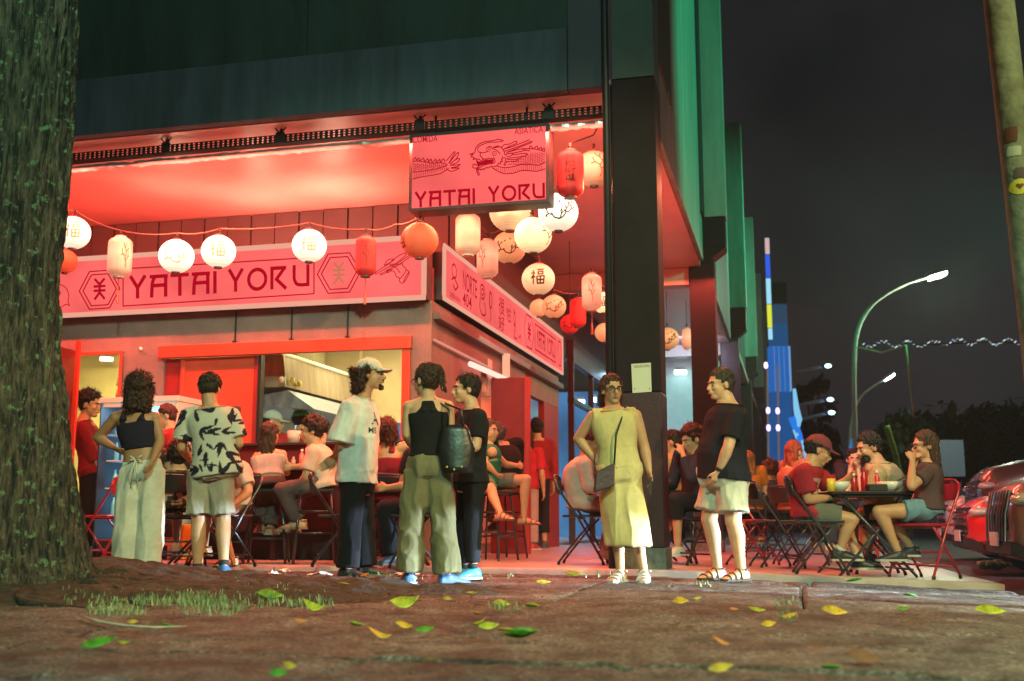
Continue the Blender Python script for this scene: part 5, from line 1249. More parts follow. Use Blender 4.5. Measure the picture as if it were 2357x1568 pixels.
for k in range(9):
    t = k / 8; wd = .085 + .055 * math.sin(min(1, t * 1.1) * math.pi / 1.25); z = .17 - t * .36
    bag_r = [bc + Vector((wd * (1 + .04 * math.sin(k * 2)) * math.cos(a) + .02 * t, .055 * math.sin(a) * (.5 + t * .7), z)) for a in [2 * math.pi * i / 16 for i in range(16)]]
    if k == 0: rr_ = []
    rr_.append(bag_r)
bg = thing('shoulder_bag', bc, 'black leather shoulder bag with brass studs hanging behind the woman in olive trousers', 'bag')
bag.loft(rr_); bag.build('pouch', mat('black leather', (.016, .014, .016), .38, bump=.35, bscale=9, spec=.6), bg, smooth=True)
b = MB(); sh_ = p.J['shR'] + Vector((-.03, 0, .045))
for q in (-.055, .06): b.tube([bc + Vector((q, -.02, .16)), bc + Vector((q * .8, -.04, .28)), sh_ + Vector((q * .3, -.05, -.02)), sh_ + Vector((q * .3, .02, .012)), sh_ + Vector((q * .3, .08, -.06))], .009, 6)
b.build('strap', mat('black leather', (.018, .016, .018), .28), bg, smooth=True)
for q in (-.055, .0, .055): b = MB(); b.ell(bc + Vector((q, -.075, -.15 - .02 * (q == 0))), (.009, .006, .009)); b.build('stud', mat('brass', (.8, .6, .15), .3, metal=.9), bg, smooth=True)
# 6 man in black
p = person(label='dark haired man all in black with crossed arms and bright blue trainers', foot=(1082, 1334), top=856, yaw=-68, hyaw=-72, skin='light', hair=('short', DBR), build=1.0, floor=lambda x, y: gz0(x, y),
  J=dict(head=(1072, 896), neck=(1088, 945), shL=(1102, 962, -.17), shR=(1064, 962, .17), elL=(1096, 1028, -.22), wrL=(1052, 1046, -.22), elR=(1046, 1020, .1), wrR=(1075, 1030, -.1), anL=(1088, 1312, -.1), anR=(1068, 1312, .12), pelvis=(1083, 1100)),
  shirt=dict(name='black tee', col=(.014, .013, .016), hem=-.08, loose=.006, sleeve=.72, flare=.006), pants=dict(name='black jersey', col=(.012, .011, .016), w=(.058, .046, .034), len=1.86), shoes=('sneaker', (.03, .26, .45), (.6, .75, .8), .12, (.02, .04, .12)))
# 7 woman in yellow dress
p = person(label='smiling woman with glasses in a sleeveless yellow dress, one hand on her hip', foot=(1447, 1338), top=858, yaw=8, hyaw=14, skin='mid', hair=('bob', (.05, .016, .012), .12), build=1.08, floor=lambda x, y: gz0(x, y), limb=1.05,
  J=dict(head=(1409, 898), neck=(1412, 944), shR=(1366, 960), elR=(1330, 1010, .06), wrR=(1378, 1068, .0), shL=(1462, 958), elL=(1484, 1030), wrL=(1494, 1084, -.04), pelvis=(1425, 1082), hipL=(1450, 1090), hipR=(1402, 1090), knL=(1462, 1200), knR=(1422, 1200), anR=(1428, 1318, -.02), anL=(1482, 1318, -.02)), toeR=-38, toeL=-18, handR=dict(curl=.3, dir=Vector((.5, .3, -.4))),
  shirt=dict(name='mustard linen', col=(.62, .50, .22), hem=.02, hemx=0, sleeve=0, g=.013, fold=0.0068), pants=dict(name='mustard linen', col=(.62, .50, .22), kind='skirt', z=at(1440, 1256, 8.9).z, sw=.112, len=.9, w=(.05, .05, .05), part='skirt', top=.1, g=.014, fold=0.0085, kz=.06), shoes=('sandal', (.55, .55, .55)))
p.glasses(); PY = p
b = MB(); w = p.J['wrL']; b.box(w + Vector((.0, -.05, -.1)), (.015, .075, .15), Matrix.Rotation(.5, 3, 'X')); tag(b.build('phone', mat('phone green', (.05, .08, .05), .3)), 'phone held low in the left hand of the woman in yellow', 'phone')
hb = thing('crossbody_bag', at(1393, 1095, p.base.y - .17), 'small dark maroon crossbody bag at the hip of the woman in yellow', 'bag')
b = MB(); q0 = hb.location.copy(); b.hexa([q0 + Vector(v) for v in ((-.09, -.02, -.13), (.07, -.02, -.08), (.07, .05, -.08), (-.09, .05, -.13), (-.075, -.01, .03), (.075, -.01, .10), (.075, .04, .10), (-.075, .04, .03))]); b.build('pouch', mat('maroon leather', (.05, .015, .02), .5, bump=.2), hb, bev=.012)
b = MB(); b.tube([q0 + Vector((.07, 0, .08)), at(1418, 1000, p.base.y - .17), at(1432, 960, p.base.y - .12), at(1440, 936, p.base.y - .02), p.J['shL'] + Vector((-.05, .06, .04))], .0075, 6); b.tube([q0 + Vector((-.07, 0, .03)), q0 + Vector((-.08, .05, .1)), q0 + Vector((-.06, .17, .2))], .007, 6); b.build('strap', M_black, hb, smooth=True)
b = MB(); b.tube([p.J['neck'] + Vector((q * .05 , -.075 - .02 * (1 - abs(q)), -.02 - .10 * (1 - abs(q)))) for q in (-1, -.5, 0, .5, 1)], .004, 5); b.build('necklace', mat('chain', (.6, .55, .4), .3), p.root)
# 8 man light shorts
p = person(label='heavy man in a dark T-shirt and pale shorts looking left, hand in his pocket', foot=(1668, 1338), top=842, yaw=-62, hyaw=-66, hpitch=3, skin='light', hair=('short', (.04, .03, .022)), build=1.2, belly=.045, floor=lambda x, y: gz0(x, y), leg=1.02, limb=1.1,
  J=dict(head=(1657, 886), neck=(1676, 932), shL=(1694, 962, -.2), elL=(1676, 1030, -.26), wrL=(1654, 1084, -.2), shR=(1650, 955, .2), elR=(1640, 1030, .22), wrR=(1640, 1085, .15), pelvis=(1668, 1090), hipL=(1684, 1100, -.08), hipR=(1650, 1100, .1), knL=(1688, 1200, -.12), knR=(1632, 1195, .1), anL=(1706, 1314, -.12), anR=(1652, 1312, .1)), toeL=4, toeR=2,
  shirt=dict(name='navy black tee', col=(.014, .014, .022), hem=-.1, loose=.008, sleeve=.72, flare=.012, g=.018), pants=dict(name='pale shorts', col=(.58, .55, .45), len=.80, w=(.068, .064, .062), fold=0.0136, g=.016), shoes=('sandal', (.10, .07, .05)))
PM = p; a, e = p.J['wrL'], p.J['elL']; d = (a - e).normalized()
b = MB(); b.tube([a - d * .03, a - d * .005], [.034, .033], 14); b.build('wristwatch', M_black, p.root, smooth=True)
# ------------------------------------------------ right table
p = person(label='young man in a maroon cap and red printed T-shirt eating at the right hand table', hip=(1878, 1178), Y=9.85, H=1.78, yaw=80, hyaw=85, hpitch=22, skin='mid', hair=('short', BLK), 
  hat=True, J=dict(head=(1884, 1036), neck=(1866, 1072), shR=(1846, 1090, -.18), elR=(1860, 1150, -.2), wrR=(1912, 1146, -.08), shL=(1880, 1090, .16), elL=(1915, 1125, .22), wrL=(1945, 1106, .12), pelvis=(1864, 1176), hipR=(1866, 1180, -.09), hipL=(1872, 1180, .09), knR=(1962, 1196, -.15), knL=(1938, 1176, .12), anR=(1932, 1270, -.1), anL=(1978, 1290, .02)), toeL=0, toeR=10, vox=.009, slump=.04,
  shirt=dict(name='red tee', col=(1, 1, 1), hem=-.16, loose=.012, sleeve=.75, flare=.015, g=.02, print=chestprint((.42, .025, .04), (.62, .42, .42), .42, .30, .13)), pants=dict(name='grey green', col=(.15, .15, .12), len=.72, w=(.06, .056, .056)), shoes=('sneaker', (.02, .02, .022), (.5, .48, .4), .14, (.5, .5, .45)))
p.cap((.20, .05, .06), 'maroon cap', (.8, .8, .8)); RT = p
p = person(label='bearded man in a faded olive T-shirt sitting behind the right hand table, back half turned', hip=(2030, 1180), Y=10.35, H=1.78, yaw=-100, hyaw=-78, hpitch=14, skin='mid', hair=('short', BLK, .1, 'beard'), build=1.1, slump=.05, vox=.009,
  J=dict(head=(1999, 1030), neck=(2020, 1066), shL=(2020, 1095, -.22), elL=(2000, 1150, -.25), wrL=(1985, 1140, -.1), shR=(2050, 1085, .18), elR=(2010, 1140, .2), wrR=(1975, 1140, .15), knL=(1985, 1185, -.05), knR=(1990, 1185, .15), anL=(2000, 1280, 0), anR=(1985, 1280, .15)),
  shirt=dict(name='faded olive', col=(.40, .33, .18), hem=-.14, loose=.02, sleeve=.7, g=.02), pants=dict(name='dark shorts', col=(.05, .045, .06), len=.9), shoes=('sneaker', (.02, .02, .03), (.3, .3, .3)))
p = person(label='woman with very long brown hair, brown top and denim shorts on the red folding chair', hip=(2122, 1172), Y=9.75, H=1.66, yaw=-82, hyaw=-86, hpitch=4, skin='mid', hair=('long', (.045, .022, .012), .40), build=.98, vox=.009,
  J=dict(head=(2128, 1026), neck=(2138, 1066), shL=(2132, 1090, -.14), elL=(2098, 1120, -.22), wrL=(2100, 1062, -.14), shR=(2140, 1086, .14), elR=(2105, 1118, .1), wrR=(2106, 1070, .02), pelvis=(2138, 1168), hipL=(2136, 1174, -.08), hipR=(2138, 1172, .08), knL=(2022, 1178, -.12), knR=(2040, 1182, .1), anL=(2068, 1272, -.1), anR=(2098, 1262, .08)), toeL=-10, handL=dict(curl=1.0), handR=dict(curl=1.0),
  shirt=dict(name='brown tee', col=(.10, .055, .06), hem=-.05, sleeve=.55), pants=dict(name='denim', col=(.16, .30, .40), len=.5, w=(.058, .056, .056), fold=0.0102), shoes=('sneaker', (.03, .03, .04), (.4, .4, .35)))
p.glasses(); 
# people behind
bgp = dict(vox=.012)
person(label='red haired woman just behind the man in the maroon cap', hip=(1825, 1170), Y=12.2, H=1.65, yaw=110, hyaw=120, skin='light', hair=('long', (.25, .04, .015), .22), J=dict(head=(1830, 1042), neck=(1820, 1076)), shirt=dict(name='rust', col=(.45, .14, .08)), pants=dict(name='dark', col=(.03, .03, .04)), **bgp)
person(label='person resting their face in both hands behind the right hand table', hip=(1975, 1170), Y=13.2, H=1.68, yaw=-25, hyaw=-10, skin='light', hair=('short', BLK), J=dict(head=(1966, 1058), neck=(1966, 1086), elL=(1985, 1130, -.3), wrL=(1975, 1080, -.22), elR=(1950, 1130, -.3), wrR=(1958, 1080, -.22)), shirt=dict(name='black2', col=(.03, .02, .03)), pants=dict(name='dark', col=(.03, .03, .04)), **bgp)
person(label='low seated dark haired guest left of the face-in-hands person', hip=(1942, 1185), Y=14.5, H=1.6, yaw=30, skin='mid', hair=('short', BLK), J=dict(head=(1938, 1082), neck=(1936, 1104)), shirt=dict(name='plum', col=(.16, .03, .06)), pants=dict(name='dark', col=(.03, .03, .04)), **bgp)
person(label='seated woman with long blonde hair and an orange top far under the arcade', hip=(1722, 1168), Y=14.2, H=1.65, yaw=165, hyaw=165, face=False, skin='light', hair=('long', (.22, .09, .035), .28), J=dict(head=(1722, 1062), neck=(1722, 1086)), shirt=dict(name='orange', col=(.48, .16, .03)), pants=dict(name='dark', col=(.03, .03, .04)), **bgp)
person(label='seated guest with bushy brown hair and a dark shirt far under the arcade', hip=(1770, 1172), Y=15.2, H=1.66, yaw=200, face=False, skin='mid', hair=('curly', (.07, .035, .025)), J=dict(head=(1770, 1082), neck=(1770, 1104)), shirt=dict(name='navy', col=(.05, .06, .10)), pants=dict(name='dark', col=(.03, .03, .04)), **bgp)
person(label='man with wavy hair and navy shirt eating, seated just left of the heavy man', hip=(1600, 1160), Y=11.2, H=1.76, yaw=-62, hyaw=-65, hpitch=16, skin='light', hair=('curly', (.06, .015, .01)), J=dict(head=(1592, 1012), neck=(1606, 1046), wrL=(1572, 1046, -.2), elL=(1590, 1100, -.3), knL=(1555, 1150, -.2), knR=(1575, 1150, .1), anL=(1560, 1262, -.1)), shirt=dict(name='navy long', col=(.03, .035, .06), sleeve=1.85), pants=dict(name='black shorts', col=(.015, .015, .02), len=1.4), shoes=('sneaker', (.6, .6, .55), (.7, .7, .7)), vox=.011)
person(label='guest in an olive shirt half hidden by the column', hip=(1552, 1160), Y=12.0, H=1.66, yaw=-20, hyaw=-90, skin='mid', hair=('bob', BLK, .1), J=dict(head=(1543, 1018), neck=(1548, 1052), wrL=(1575, 1080, -.25)), shirt=dict(name='olive2', col=(.34, .30, .12)), pants=dict(name='dark', col=(.03, .03, .04)), **bgp)
person(label='guest in pale shirt and trousers behind the woman in yellow', hip=(1345, 1160), Y=10.8, H=1.74, yaw=80, hyaw=80, hpitch=18, skin='tan', hair=('short', (.08, .01, .01)), slump=.05, build=1.05, J=dict(head=(1358, 1018), neck=(1352, 1052), shR=(1345, 1070, -.18), elR=(1356, 1120, -.2), wrR=(1400, 1130, -.1), knR=(1418, 1168, -.1), anR=(1396, 1268, -.1), knL=(1425, 1168, .1), anL=(1410, 1265, .1)), shirt=dict(name='pale shirt', col=(.55, .45, .40), hem=-.12, loose=.02, sleeve=1.8), pants=dict(name='beige', col=(.38, .30, .26)), shoes=('sneaker', (.7, .7, .7), (.8, .8, .8)), vox=.011)
# around the stall
person(label='girl with dark bob, red T-shirt and pinkish trousers standing beside the red door', foot=(1212, 1266), top=988, floor=slabz, yaw=165, hyaw=175, face=False, skin='mid', hair=('bob', BLK, .12), build=.98, J=dict(wrL=(1188, 1100, -.2), elL=(1195, 1068, -.1), head=(1214, 1012), neck=(1214, 1036)), shirt=dict(name='red tee2', col=(.40, .02, .03), hem=-.1, loose=.02, sleeve=.8), pants=dict(name='pinkish', col=(.42, .30, .27)), shoes=('sneaker', (.4, .05, .05), (.6, .5, .5)), vox=.011)
person(label='person in red and black standing right behind the girl with the dark bob', foot=(1236, 1262), top=965, floor=slabz, yaw=190, face=False, skin='mid', hair=('short', BLK), J=dict(), shirt=dict(name='red long', col=(.3, .015, .025), hem=.0, sleeve=1.7), pants=dict(name='black2p', col=(.015, .012, .016), len=1.7), shoes=('sneaker', (.05, .05, .05), (.1, .1, .1)), **bgp)
person(label='man in a black jacket on a bar stool, left of the girl in red', hip=(1163, 1122), Y=12.6, H=1.74, yaw=215, hyaw=240, face=False, skin='light', hair=('short', (.1, .06, .05)), slump=.05, J=dict(head=(1140, 1000), neck=(1150, 1026)), shirt=dict(name='black jacket', col=(.014, .012, .013), sleeve=1.9, g=.03, hem=-.05), pants=dict(name='tan trousers', col=(.30, .17, .10)), shoes=('sneaker', (.1, .05, .03), (.2, .2, .2)), vox=.011)
person(label='woman in a green top and grey shorts on a bar stool', hip=(1122, 1108), Y=11.9, H=1.64, yaw=60, hyaw=60, skin='light', hair=('short', (.09, .05, .04)), J=dict(head=(1125, 992), neck=(1122, 1024), shL=(1132, 1040, -.14), shR=(1116, 1040, .14), wrR=(1142, 1092, -.1), knR=(1132, 1130, -.3), anR=(1152, 1182, -.4)), shirt=dict(name='green top', col=(.03, .22, .14), sleeve=.0), pants=dict(name='grey shorts', col=(.2, .22, .18), len=.7), shoes=('sandal', (.3, .12, .08)), vox=.011)
person(label='woman with big curly hair and an off-shoulder red top seated by the water bottle', hip=(888, 1140), Y=10.8, H=1.66, yaw=170, hyaw=200, face=False, skin='light', hair=('curlybob', (.06, .015, .008), .1), J=dict(head=(888, 998), neck=(886, 1034)), shirt=dict(name='wine red', col=(.30, .015, .03), kind='tank', hem=-.1, sleeve=.6), pants=dict(name='dark', col=(.03, .03, .04)), vox=.011)
p = person(label='person in black trousers sitting mostly hidden behind the woman in olive', hip=(960, 1168), Y=10.2, H=1.72, yaw=-75, skin='mid', hair=('short', BLK), J=dict(head=(985, 1020, .3), neck=(980, 1058, .3), knL=(885, 1172, -.15), knR=(893, 1170, .1), anL=(904, 1280, -.12), anR=(895, 1278, .1)), shirt=dict(name='black3', col=(.012, .012, .014)), pants=dict(name='black jeans2', col=(.012, .011, .016), w=(.058, .052, .05)), shoes=('sneaker', (.02, .025, .025), (.03, .05, .05)), vox=.011)
person(label='young man in a cream T-shirt and grey trousers on a bar stool facing left', hip=(742, 1115), Y=11.0, H=1.72, yaw=-80, hyaw=-82, hpitch=4, skin='light', hair=('curly', (.02, .012, .01)), slump=.03, J=dict(head=(718, 992), neck=(722, 1026), shL=(722, 1042, -.17), elL=(703, 1098, -.2), wrL=(690, 1118, -.05), knL=(648, 1128, -.15), knR=(660, 1136, .1), anL=(690, 1200, -.1), anR=(676, 1208, .1)), shirt=dict(name='cream tee', col=(.70, .58, .48), hem=-.12, loose=.02, sleeve=.75), pants=dict(name='grey brown', col=(.14, .10, .10)), shoes=('sandal', (.5, .3, .2)), vox=.010)
person(label='long haired woman in a white sleeveless top leaning on the bar counter', hip=(622, 1118), Y=11.0, H=1.66, yaw=186, hyaw=165, face=False, skin='light', hair=('long', (.045, .02, .013), .24), J=dict(head=(622, 1002, .1), neck=(618, 1040, .1), shL=(595, 1052, .1), shR=(648, 1048, .1), elR=(660, 1088, .25), wrR=(640, 1080, .35), elL=(590, 1090, .3), pelvis=(618, 1112), knL=(605, 1150, .3), knR=(632, 1150, .3), anL=(600, 1210, .25), anR=(622, 1214, .2)), shirt=dict(name='white crop', col=(.72, .62, .54), kind='tank', hem=.18, strap=.6), pants=dict(name='grey brown2', col=(.12, .075, .075), top=.1), shoes=('flat', (.5, .25, .15), (.3, .2, .1)), vox=.010)
for (lb, x, y, Y, cc, cn, yw, sk) in (('cook in a pale blue and yellow cap and red shirt behind the serving window', 628, 972, 12.9, (.5, .62, .62), 'pale blue cap', 100, 'mid'), ('cook with a green cap, mostly hidden behind the young man in cream', 694, 968, 13.2, (.06, .45, .20), 'green cap', 150, 'mid')):
    p = person(label=lb, foot=(x, y + 290), top=y - 24, floor=lambda a, b_: .17, H=1.72, yaw=yw, hyaw=yw, skin=sk, hair=('short', BLK), vox=.012, J={}, shirt=dict(name='red work', col=(.45, .03, .03)), pants=dict(name='dark', col=(.03, .03, .04))) if False else None
    c = at(x, y, Y); z0 = .17; H = c.z + .12 - z0
    p = person(label=lb, hip=(x, y), Y=Y, z0=z0, H=1.8, yaw=yw, hyaw=yw, hpitch=6, skin=sk, hair=('short', BLK), hat=True, vox=.012, J=dict(head=(x, y), neck=(x + 3, y + 26), pelvis=(x + 6, y + 128), shL=(x + 26, y + 40), shR=(x - 16, y + 40), hipL=(x + 16, y + 130), hipR=(x - 4, y + 130), elL=(x + 38, y + 78, -.1), elR=(x - 18, y + 80, -.1), wrL=(x + 20, y + 92, -.3), wrR=(x, y + 92, -.3), knL=(x + 14, y + 185), knR=(x, y + 185), anL=(x + 14, y + 250), anR=(x, y + 250)), shirt=dict(name='red work', col=(.45, .03, .03)), pants=dict(name='dark', col=(.03, .03, .04)))
    p.cap(cc, cn)
person(label='man in a white T-shirt bent over a table behind the leaf print shirt', hip=(532, 1160), Y=10.3, H=1.74, yaw=-40, hyaw=-40, hpitch=20, skin='light', hair=('short', DBR), slump=.05, J=dict(head=(500, 1030), neck=(520, 1060), shL=(555, 1080, -.05), elL=(572, 1130, -.1), wrL=(540, 1160, -.2), knL=(500, 1180, -.3), knR=(470, 1175, -.2), anL=(532, 1285, -.2), anR=(470, 1262, -.1)), shirt=dict(name='white tee2', col=(.72, .55, .50), hem=-.1, loose=.02, sleeve=.75, g=.02), pants=dict(name='pale brown', col=(.4, .25, .2), len=.8), shoes=('sandal', (.2, .1, .05)), vox=.010)
person(label='guest in a patterned blouse and dark speckled skirt on a black folding chair', hip=(402, 1160), Y=10.4, H=1.62, yaw=175, hyaw=195, face=False, skin='light', hair=('curly', BLK), slump=.03, J=dict(head=(412, 1052), neck=(404, 1082)), shirt=dict(name='patterned blouse', col=(1, 1, 1), g=.02, sleeve=.9, print=noiseprint((.05, .03, .025), (.45, .3, .22), 45, .15)), pants=dict(name='speckled skirt', col=(1, 1, 1), kind='skirt', z=.62, sw=.15, len=.8, part='skirt', print=noiseprint((.02, .015, .015), (.22, .15, .10), 70, .25)), shoes=('flat', (.5, .2, .12), (.2, .1, .1)), vox=.010)
p = person(label='boy with short dark hair and red T-shirt in front of the drinks fridge', hip=(386, 1060), Y=11.9, H=1.62, yaw=-70, hyaw=-72, hpitch=12, skin='light', hair=('short', (.05, .02, .02)), J=dict(head=(382, 958), neck=(392, 988), pelvis=(392, 1092), shL=(398, 1002, -.12), shR=(380, 1000, .12), elL=(398, 1040, -.14), wrL=(382, 1068, -.1), hipL=(396, 1100, -.06), hipR=(388, 1100, .06), knL=(392, 1160), knR=(386, 1160), anL=(392, 1240), anR=(386, 1240)), shirt=dict(name='red tee3', col=(.48, .03, .035), sleeve=.7, hem=-.06), pants=dict(name='dark', col=(.03, .03, .04)), vox=.011)
# ================================================================ FURNITURE
M_chblk = mat('chair black', (.02, .02, .024), .3, spec=.7); M_chred = mat('chair red', (.42, .015, .03), .3, spec=.7)
M_tube = mat('chair tube grey', (.07, .08, .09), .28, metal=.5)
def fold_chair(seatm, tubem, label, group):
    t = thing('folding_chair', (0, 0, 0), label, 'chair', group); o = Vector((0, 0, 0)); sg = 1
    for q in (-1, 1):
        b = MB(); b.tube([(q * .215, .235, .80), (q * .215, .21, .72), (q * .215, .02, .44), (q * .215, -.22, .02)], .0115, 8); l = b.build('front_leg', tubem, t, smooth=True)
        b = MB(); b.tube([(q * .215, -.22, .0), (q * .215, -.21, .03)], .015, 8); b.build('foot_cap', M_black, l)
        b = MB(); b.tube([(q * .19, -.14, .43), (q * .19, .0, .28), (q * .19, .21, .02)], .0105, 8); l = b.build('rear_leg', tubem, t, smooth=True)
        b = MB(); b.tube([(q * .19, .21, .0), (q * .19, .20, .03)], .014, 8); b.build('foot_cap', M_black, l)
    b = MB(); b.tube([(-.215, .235, .80), (-.17, .245, .835), (0, .25, .845), (.17, .245, .835), (.215, .235, .80)], .0115, 8); b.build('top_rail', tubem, t, smooth=True)
    b = MB(); rows = []
    for i in range(9):
        x = -.205 + .41 * i / 8; c = .03 * (1 - (x / .205) ** 2); rows.append([Vector((x, .235 + c, .825 - .012 * abs(x) * 4)), Vector((x, .205 + c, .66)), Vector((x, .213 + c, .66)), Vector((x, .243 + c, .825 - .012 * abs(x) * 4))])
    b.loft(rows); b.build('backrest', seatm, t, bev=.003)
    b = MB(); b.box((0, -.02, .452), (.39, .38, .024)); b.build('seat', seatm, t, bev=.010)
    for p, q in (((-.19, .155, .10), (.19, .155, .10)), ((-.215, -.165, .12), (.215, -.165, .12)), ((-.19, .05, .22), (.19, .05, .22)), ((-.205, .0, .43), (.205, .0, .43))):
        b = MB(); b.tube([p, q], .009, 8); b.build('cross_bar', tubem, t, smooth=True)
    return t
def stool(label, group):
    t = thing('bar_stool', (0, 0, 0), label, 'stool', group)
    b = MB(); b.box((0, 0, .70), (.33, .33, .03)); b.build('seat', M_chblk, t, bev=.012)
    for x in (-1, 1):
        for y in (-1, 1):
            b = MB(); b.tube([(x * .14, y * .14, .69), (x * .20, y * .20, .0)], .012, 8); b.build('leg', M_tube, t, smooth=True)
    for z, k in ((.24, .18), (.45, .162)):
        for a, c in (((-k, -k, z), (k, -k, z)), ((-k, k, z), (k, k, z)), ((-k, -k, z + .05), (-k, k, z + .05)), ((k, -k, z + .05), (k, k, z + .05))):
            b = MB(); b.tube([a, c], .009, 6); b.build('rung', M_tube, t, smooth=True)
    return t
def table(label, topm, size=.7, h=.72):
    t = thing('folding_table', (0, 0, 0), label, 'table', 'folding tables'); s = size / 2
    b = MB(); b.box((0, 0, h - .012), (size, size, .024)); b.build('table_top', topm, t, bev=.005)
    b = MB(); b.box((0, 0, h - .035), (size - .06, size - .06, .02)); b.build('apron', M_black, t)
    for y in (-1, 1):
        for x in (-1, 1):
            b = MB(); b.tube([(x * s * .85, y * (s - .06), h - .03), (-x * s * .95, y * (s - .06 - .02 * x), 0)], .0125, 8); b.build('leg', M_tube, t, smooth=True)
    for x in (-1, 1):
        b = MB(); b.tube([(x * s * .88, -(s - .06), .06), (x * s * .88, s - .06, .06)], .009, 8); b.build('cross_bar', M_tube, t, smooth=True)
    return t
CB = fold_chair(M_chblk, M_tube, 'x', 'folding chairs on the terrace'); CRD = fold_chair(M_chred, M_chred, 'x', 'folding chairs on the terrace'); STL = stool('x', 'bar stools on the terrace'); TBL = table('x', M_chblk)
used = set()
def put(proto, x, y, yaw, label, z=None):
    z = slabz(x, y) if z is None else z
    if proto.name in used: o = copy_thing(proto, (x, y, z), R(yaw), label)
    else: used.add(proto.name); proto.location = (x, y, z); proto.rotation_euler = (0, 0, R(yaw)); proto['label'] = label; o = proto
    return o
def putpx(proto, px, py, yaw, label, Y=None):
    p = gpt(px, py, slabz) if Y is None else at(px, py, Y)
    return put(proto, p.x, p.y, yaw, label)
def under(proto, fig, label, dyaw=0, back=.0):
    p = fig.J['pelvis']; f = fig.f; return put(proto, p.x + f.x * (.06 - back), p.y + f.y * (.06 - back), fig.sp['yaw'] + dyaw, label)
byl = {f.sp['label'][:22]: f for f in PEOPLE}
def F(k): return [f for f in PEOPLE if k in f.sp['label']][0]
under(CRD, F('very long brown hair'), 'red folding chair under the woman with very long brown hair', 28)
under(CB, F('maroon cap and red'), 'black folding chair under the young man in the maroon cap')
under(CB, F('faded olive'), 'black folding chair under the bearded man in the olive T-shirt')
under(CB, F('red haired'), 'black folding chair under the red haired woman')
under(CB, F('pale shirt and trousers'), 'black folding chair left of the woman in yellow, backrest clear of the sitter', 0, .08)
under(CB, F('wavy hair'), 'black folding chair just left of the heavy man in shorts')
under(CB, F('olive shirt half'), 'black folding chair behind the column base')
under(CB, F('long blonde'), 'black folding chair under the woman with long blonde hair'); under(CB, F('bushy brown'), 'black folding chair under the guest with bushy brown hair')
under(CRD, F('face in both hands'), 'red folding chair under the person resting their face in both hands')
under(CB, F('low seated'), 'black folding chair under the low seated dark haired guest')
under(CB, F('bent over a table'), 'black folding chair under the man in the white T-shirt bent over his table')
under(CB, F('patterned blouse'), 'black folding chair under the guest in the patterned blouse')
under(CB, F('big curly'), 'black folding chair under the woman with big curly hair')
under(CB, F('sitting mostly hidden'), 'black folding chair behind the woman in olive trousers')
under(STL, F('cream T-shirt'), 'black bar stool under the young man in the cream T-shirt'); under(STL, F('white sleeveless'), 'black bar stool under the woman in the white sleeveless top')
under(STL, F('black jacket'), 'black bar stool under the man in the black jacket'); under(STL, F('green top'), 'black bar stool under the woman in the green top')
putpx(CB, 1785, 1262, 95, 'empty looking black folding chair just left of the man in the maroon cap', 11.2)
putpx(CRD, 1730, 1262, 60, 'red folding chair right behind the heavy man in pale shorts', 11.6); putpx(CRD, 240, 1288, 250, 'red folding chair between the tree and the woman in pale trousers', 11.2)
putpx(CB, 772, 1290, 100, 'blue-lit dark folding chair behind the man with the pale cap', 10.4)
T1 = putpx(TBL, 1985, 1200, 4, 'black folding table with bowls and red bottles at the right', 9.95)
T2 = putpx(TBL, 905, 1200, 6, 'small dark folding table with a water bottle behind the woman in olive', 10.9); T3 = putpx(TBL, 1500, 1200, 6, 'folding table behind the column, left of the man in the navy shirt', 11.6)
T4 = putpx(TBL, 480, 1200, 10, 'folding table in front of the man in the white T-shirt bent over', 10.9); T5 = putpx(TBL, 1870, 1200, 6, 'folding table beyond the red haired woman', 13.2)
def ttop(T): return Vector(T.location) + Vector((0, 0, .72))
M_bowl = mat('bowl white', (.7, .68, .62), .3, var=.1)
def bowl(p, r, label, food=(.3, .12, .05)):
    t = thing('bowl', p, label, 'bowl', 'bowls of food'); b = MB(); b.lathe([(.35 * r, 0), (.42 * r, .008), (.75 * r, .03), (r, .085), (r * .97, .085), (.7 * r, .045), (.1, .03)] if False else [(.35 * r, 0), (.45 * r, .006), (.8 * r, .035), (r, .088), (r * .96, .088), (.72 * r, .05), (.05 * r, .04)], p, 22); b.build('shell', M_bowl, t, smooth=True)
    b = MB(); rnd = random.Random(3)
    for i in range(14): a = rnd.uniform(0, 6.3); q = rnd.uniform(0, .7 * r); b.ell(p + Vector((q * math.cos(a), q * math.sin(a), .082)), (.022, .018, .016), None, 6, 5)
    b.build('food', mat('food', food, .6, var=.5), t); return t
def bottle(p, col, label, h=.19, r=.028, capc=(.8, .8, .8), nm='sauce_bottle', trans=0):
    t = thing(nm, p, label, 'bottle'); b = MB(); b.lathe([(r * .9, 0), (r, .01), (r, h * .62), (r * .45, h * .8), (r * .4, h * .9)], p, 14); b.build('body', mat('bottle %.2f%.2f' % col[:2], col, .25, trans=trans), t, smooth=True)
    b = MB(); b.lathe([(r * .5, h * .88), (r * .5, h)], p, 12); b.build('cap', mat('bcap %.2f%.2f' % (capc[0], capc[2]), capc, .4), t)
    if nm == 'water_bottle': b = MB(); b.lathe([(r * 1.02, h * .3), (r * 1.02, h * .55)], p, 14, cap=False); b.build('paper_label', mat('label blue', (.05, .15, .6), .5), t, smooth=True)
    return t
q = ttop(T1)
bowl(q + Vector((-.23, -.12, 0)), .10, 'white bowl being eaten from by the man in the maroon cap'); bowl(q + Vector((.22, -.10, 0)), .115, 'white bowl with a dark spoon in front of the long haired woman')
b = MB(); b.tube([q + Vector((.26, -.12, .08)), q + Vector((.40, -.16, .16))], .006, 6); tag(b.build('spoon', M_black, smooth=True), 'dark spoon sticking out of the right hand bowl', 'spoon')
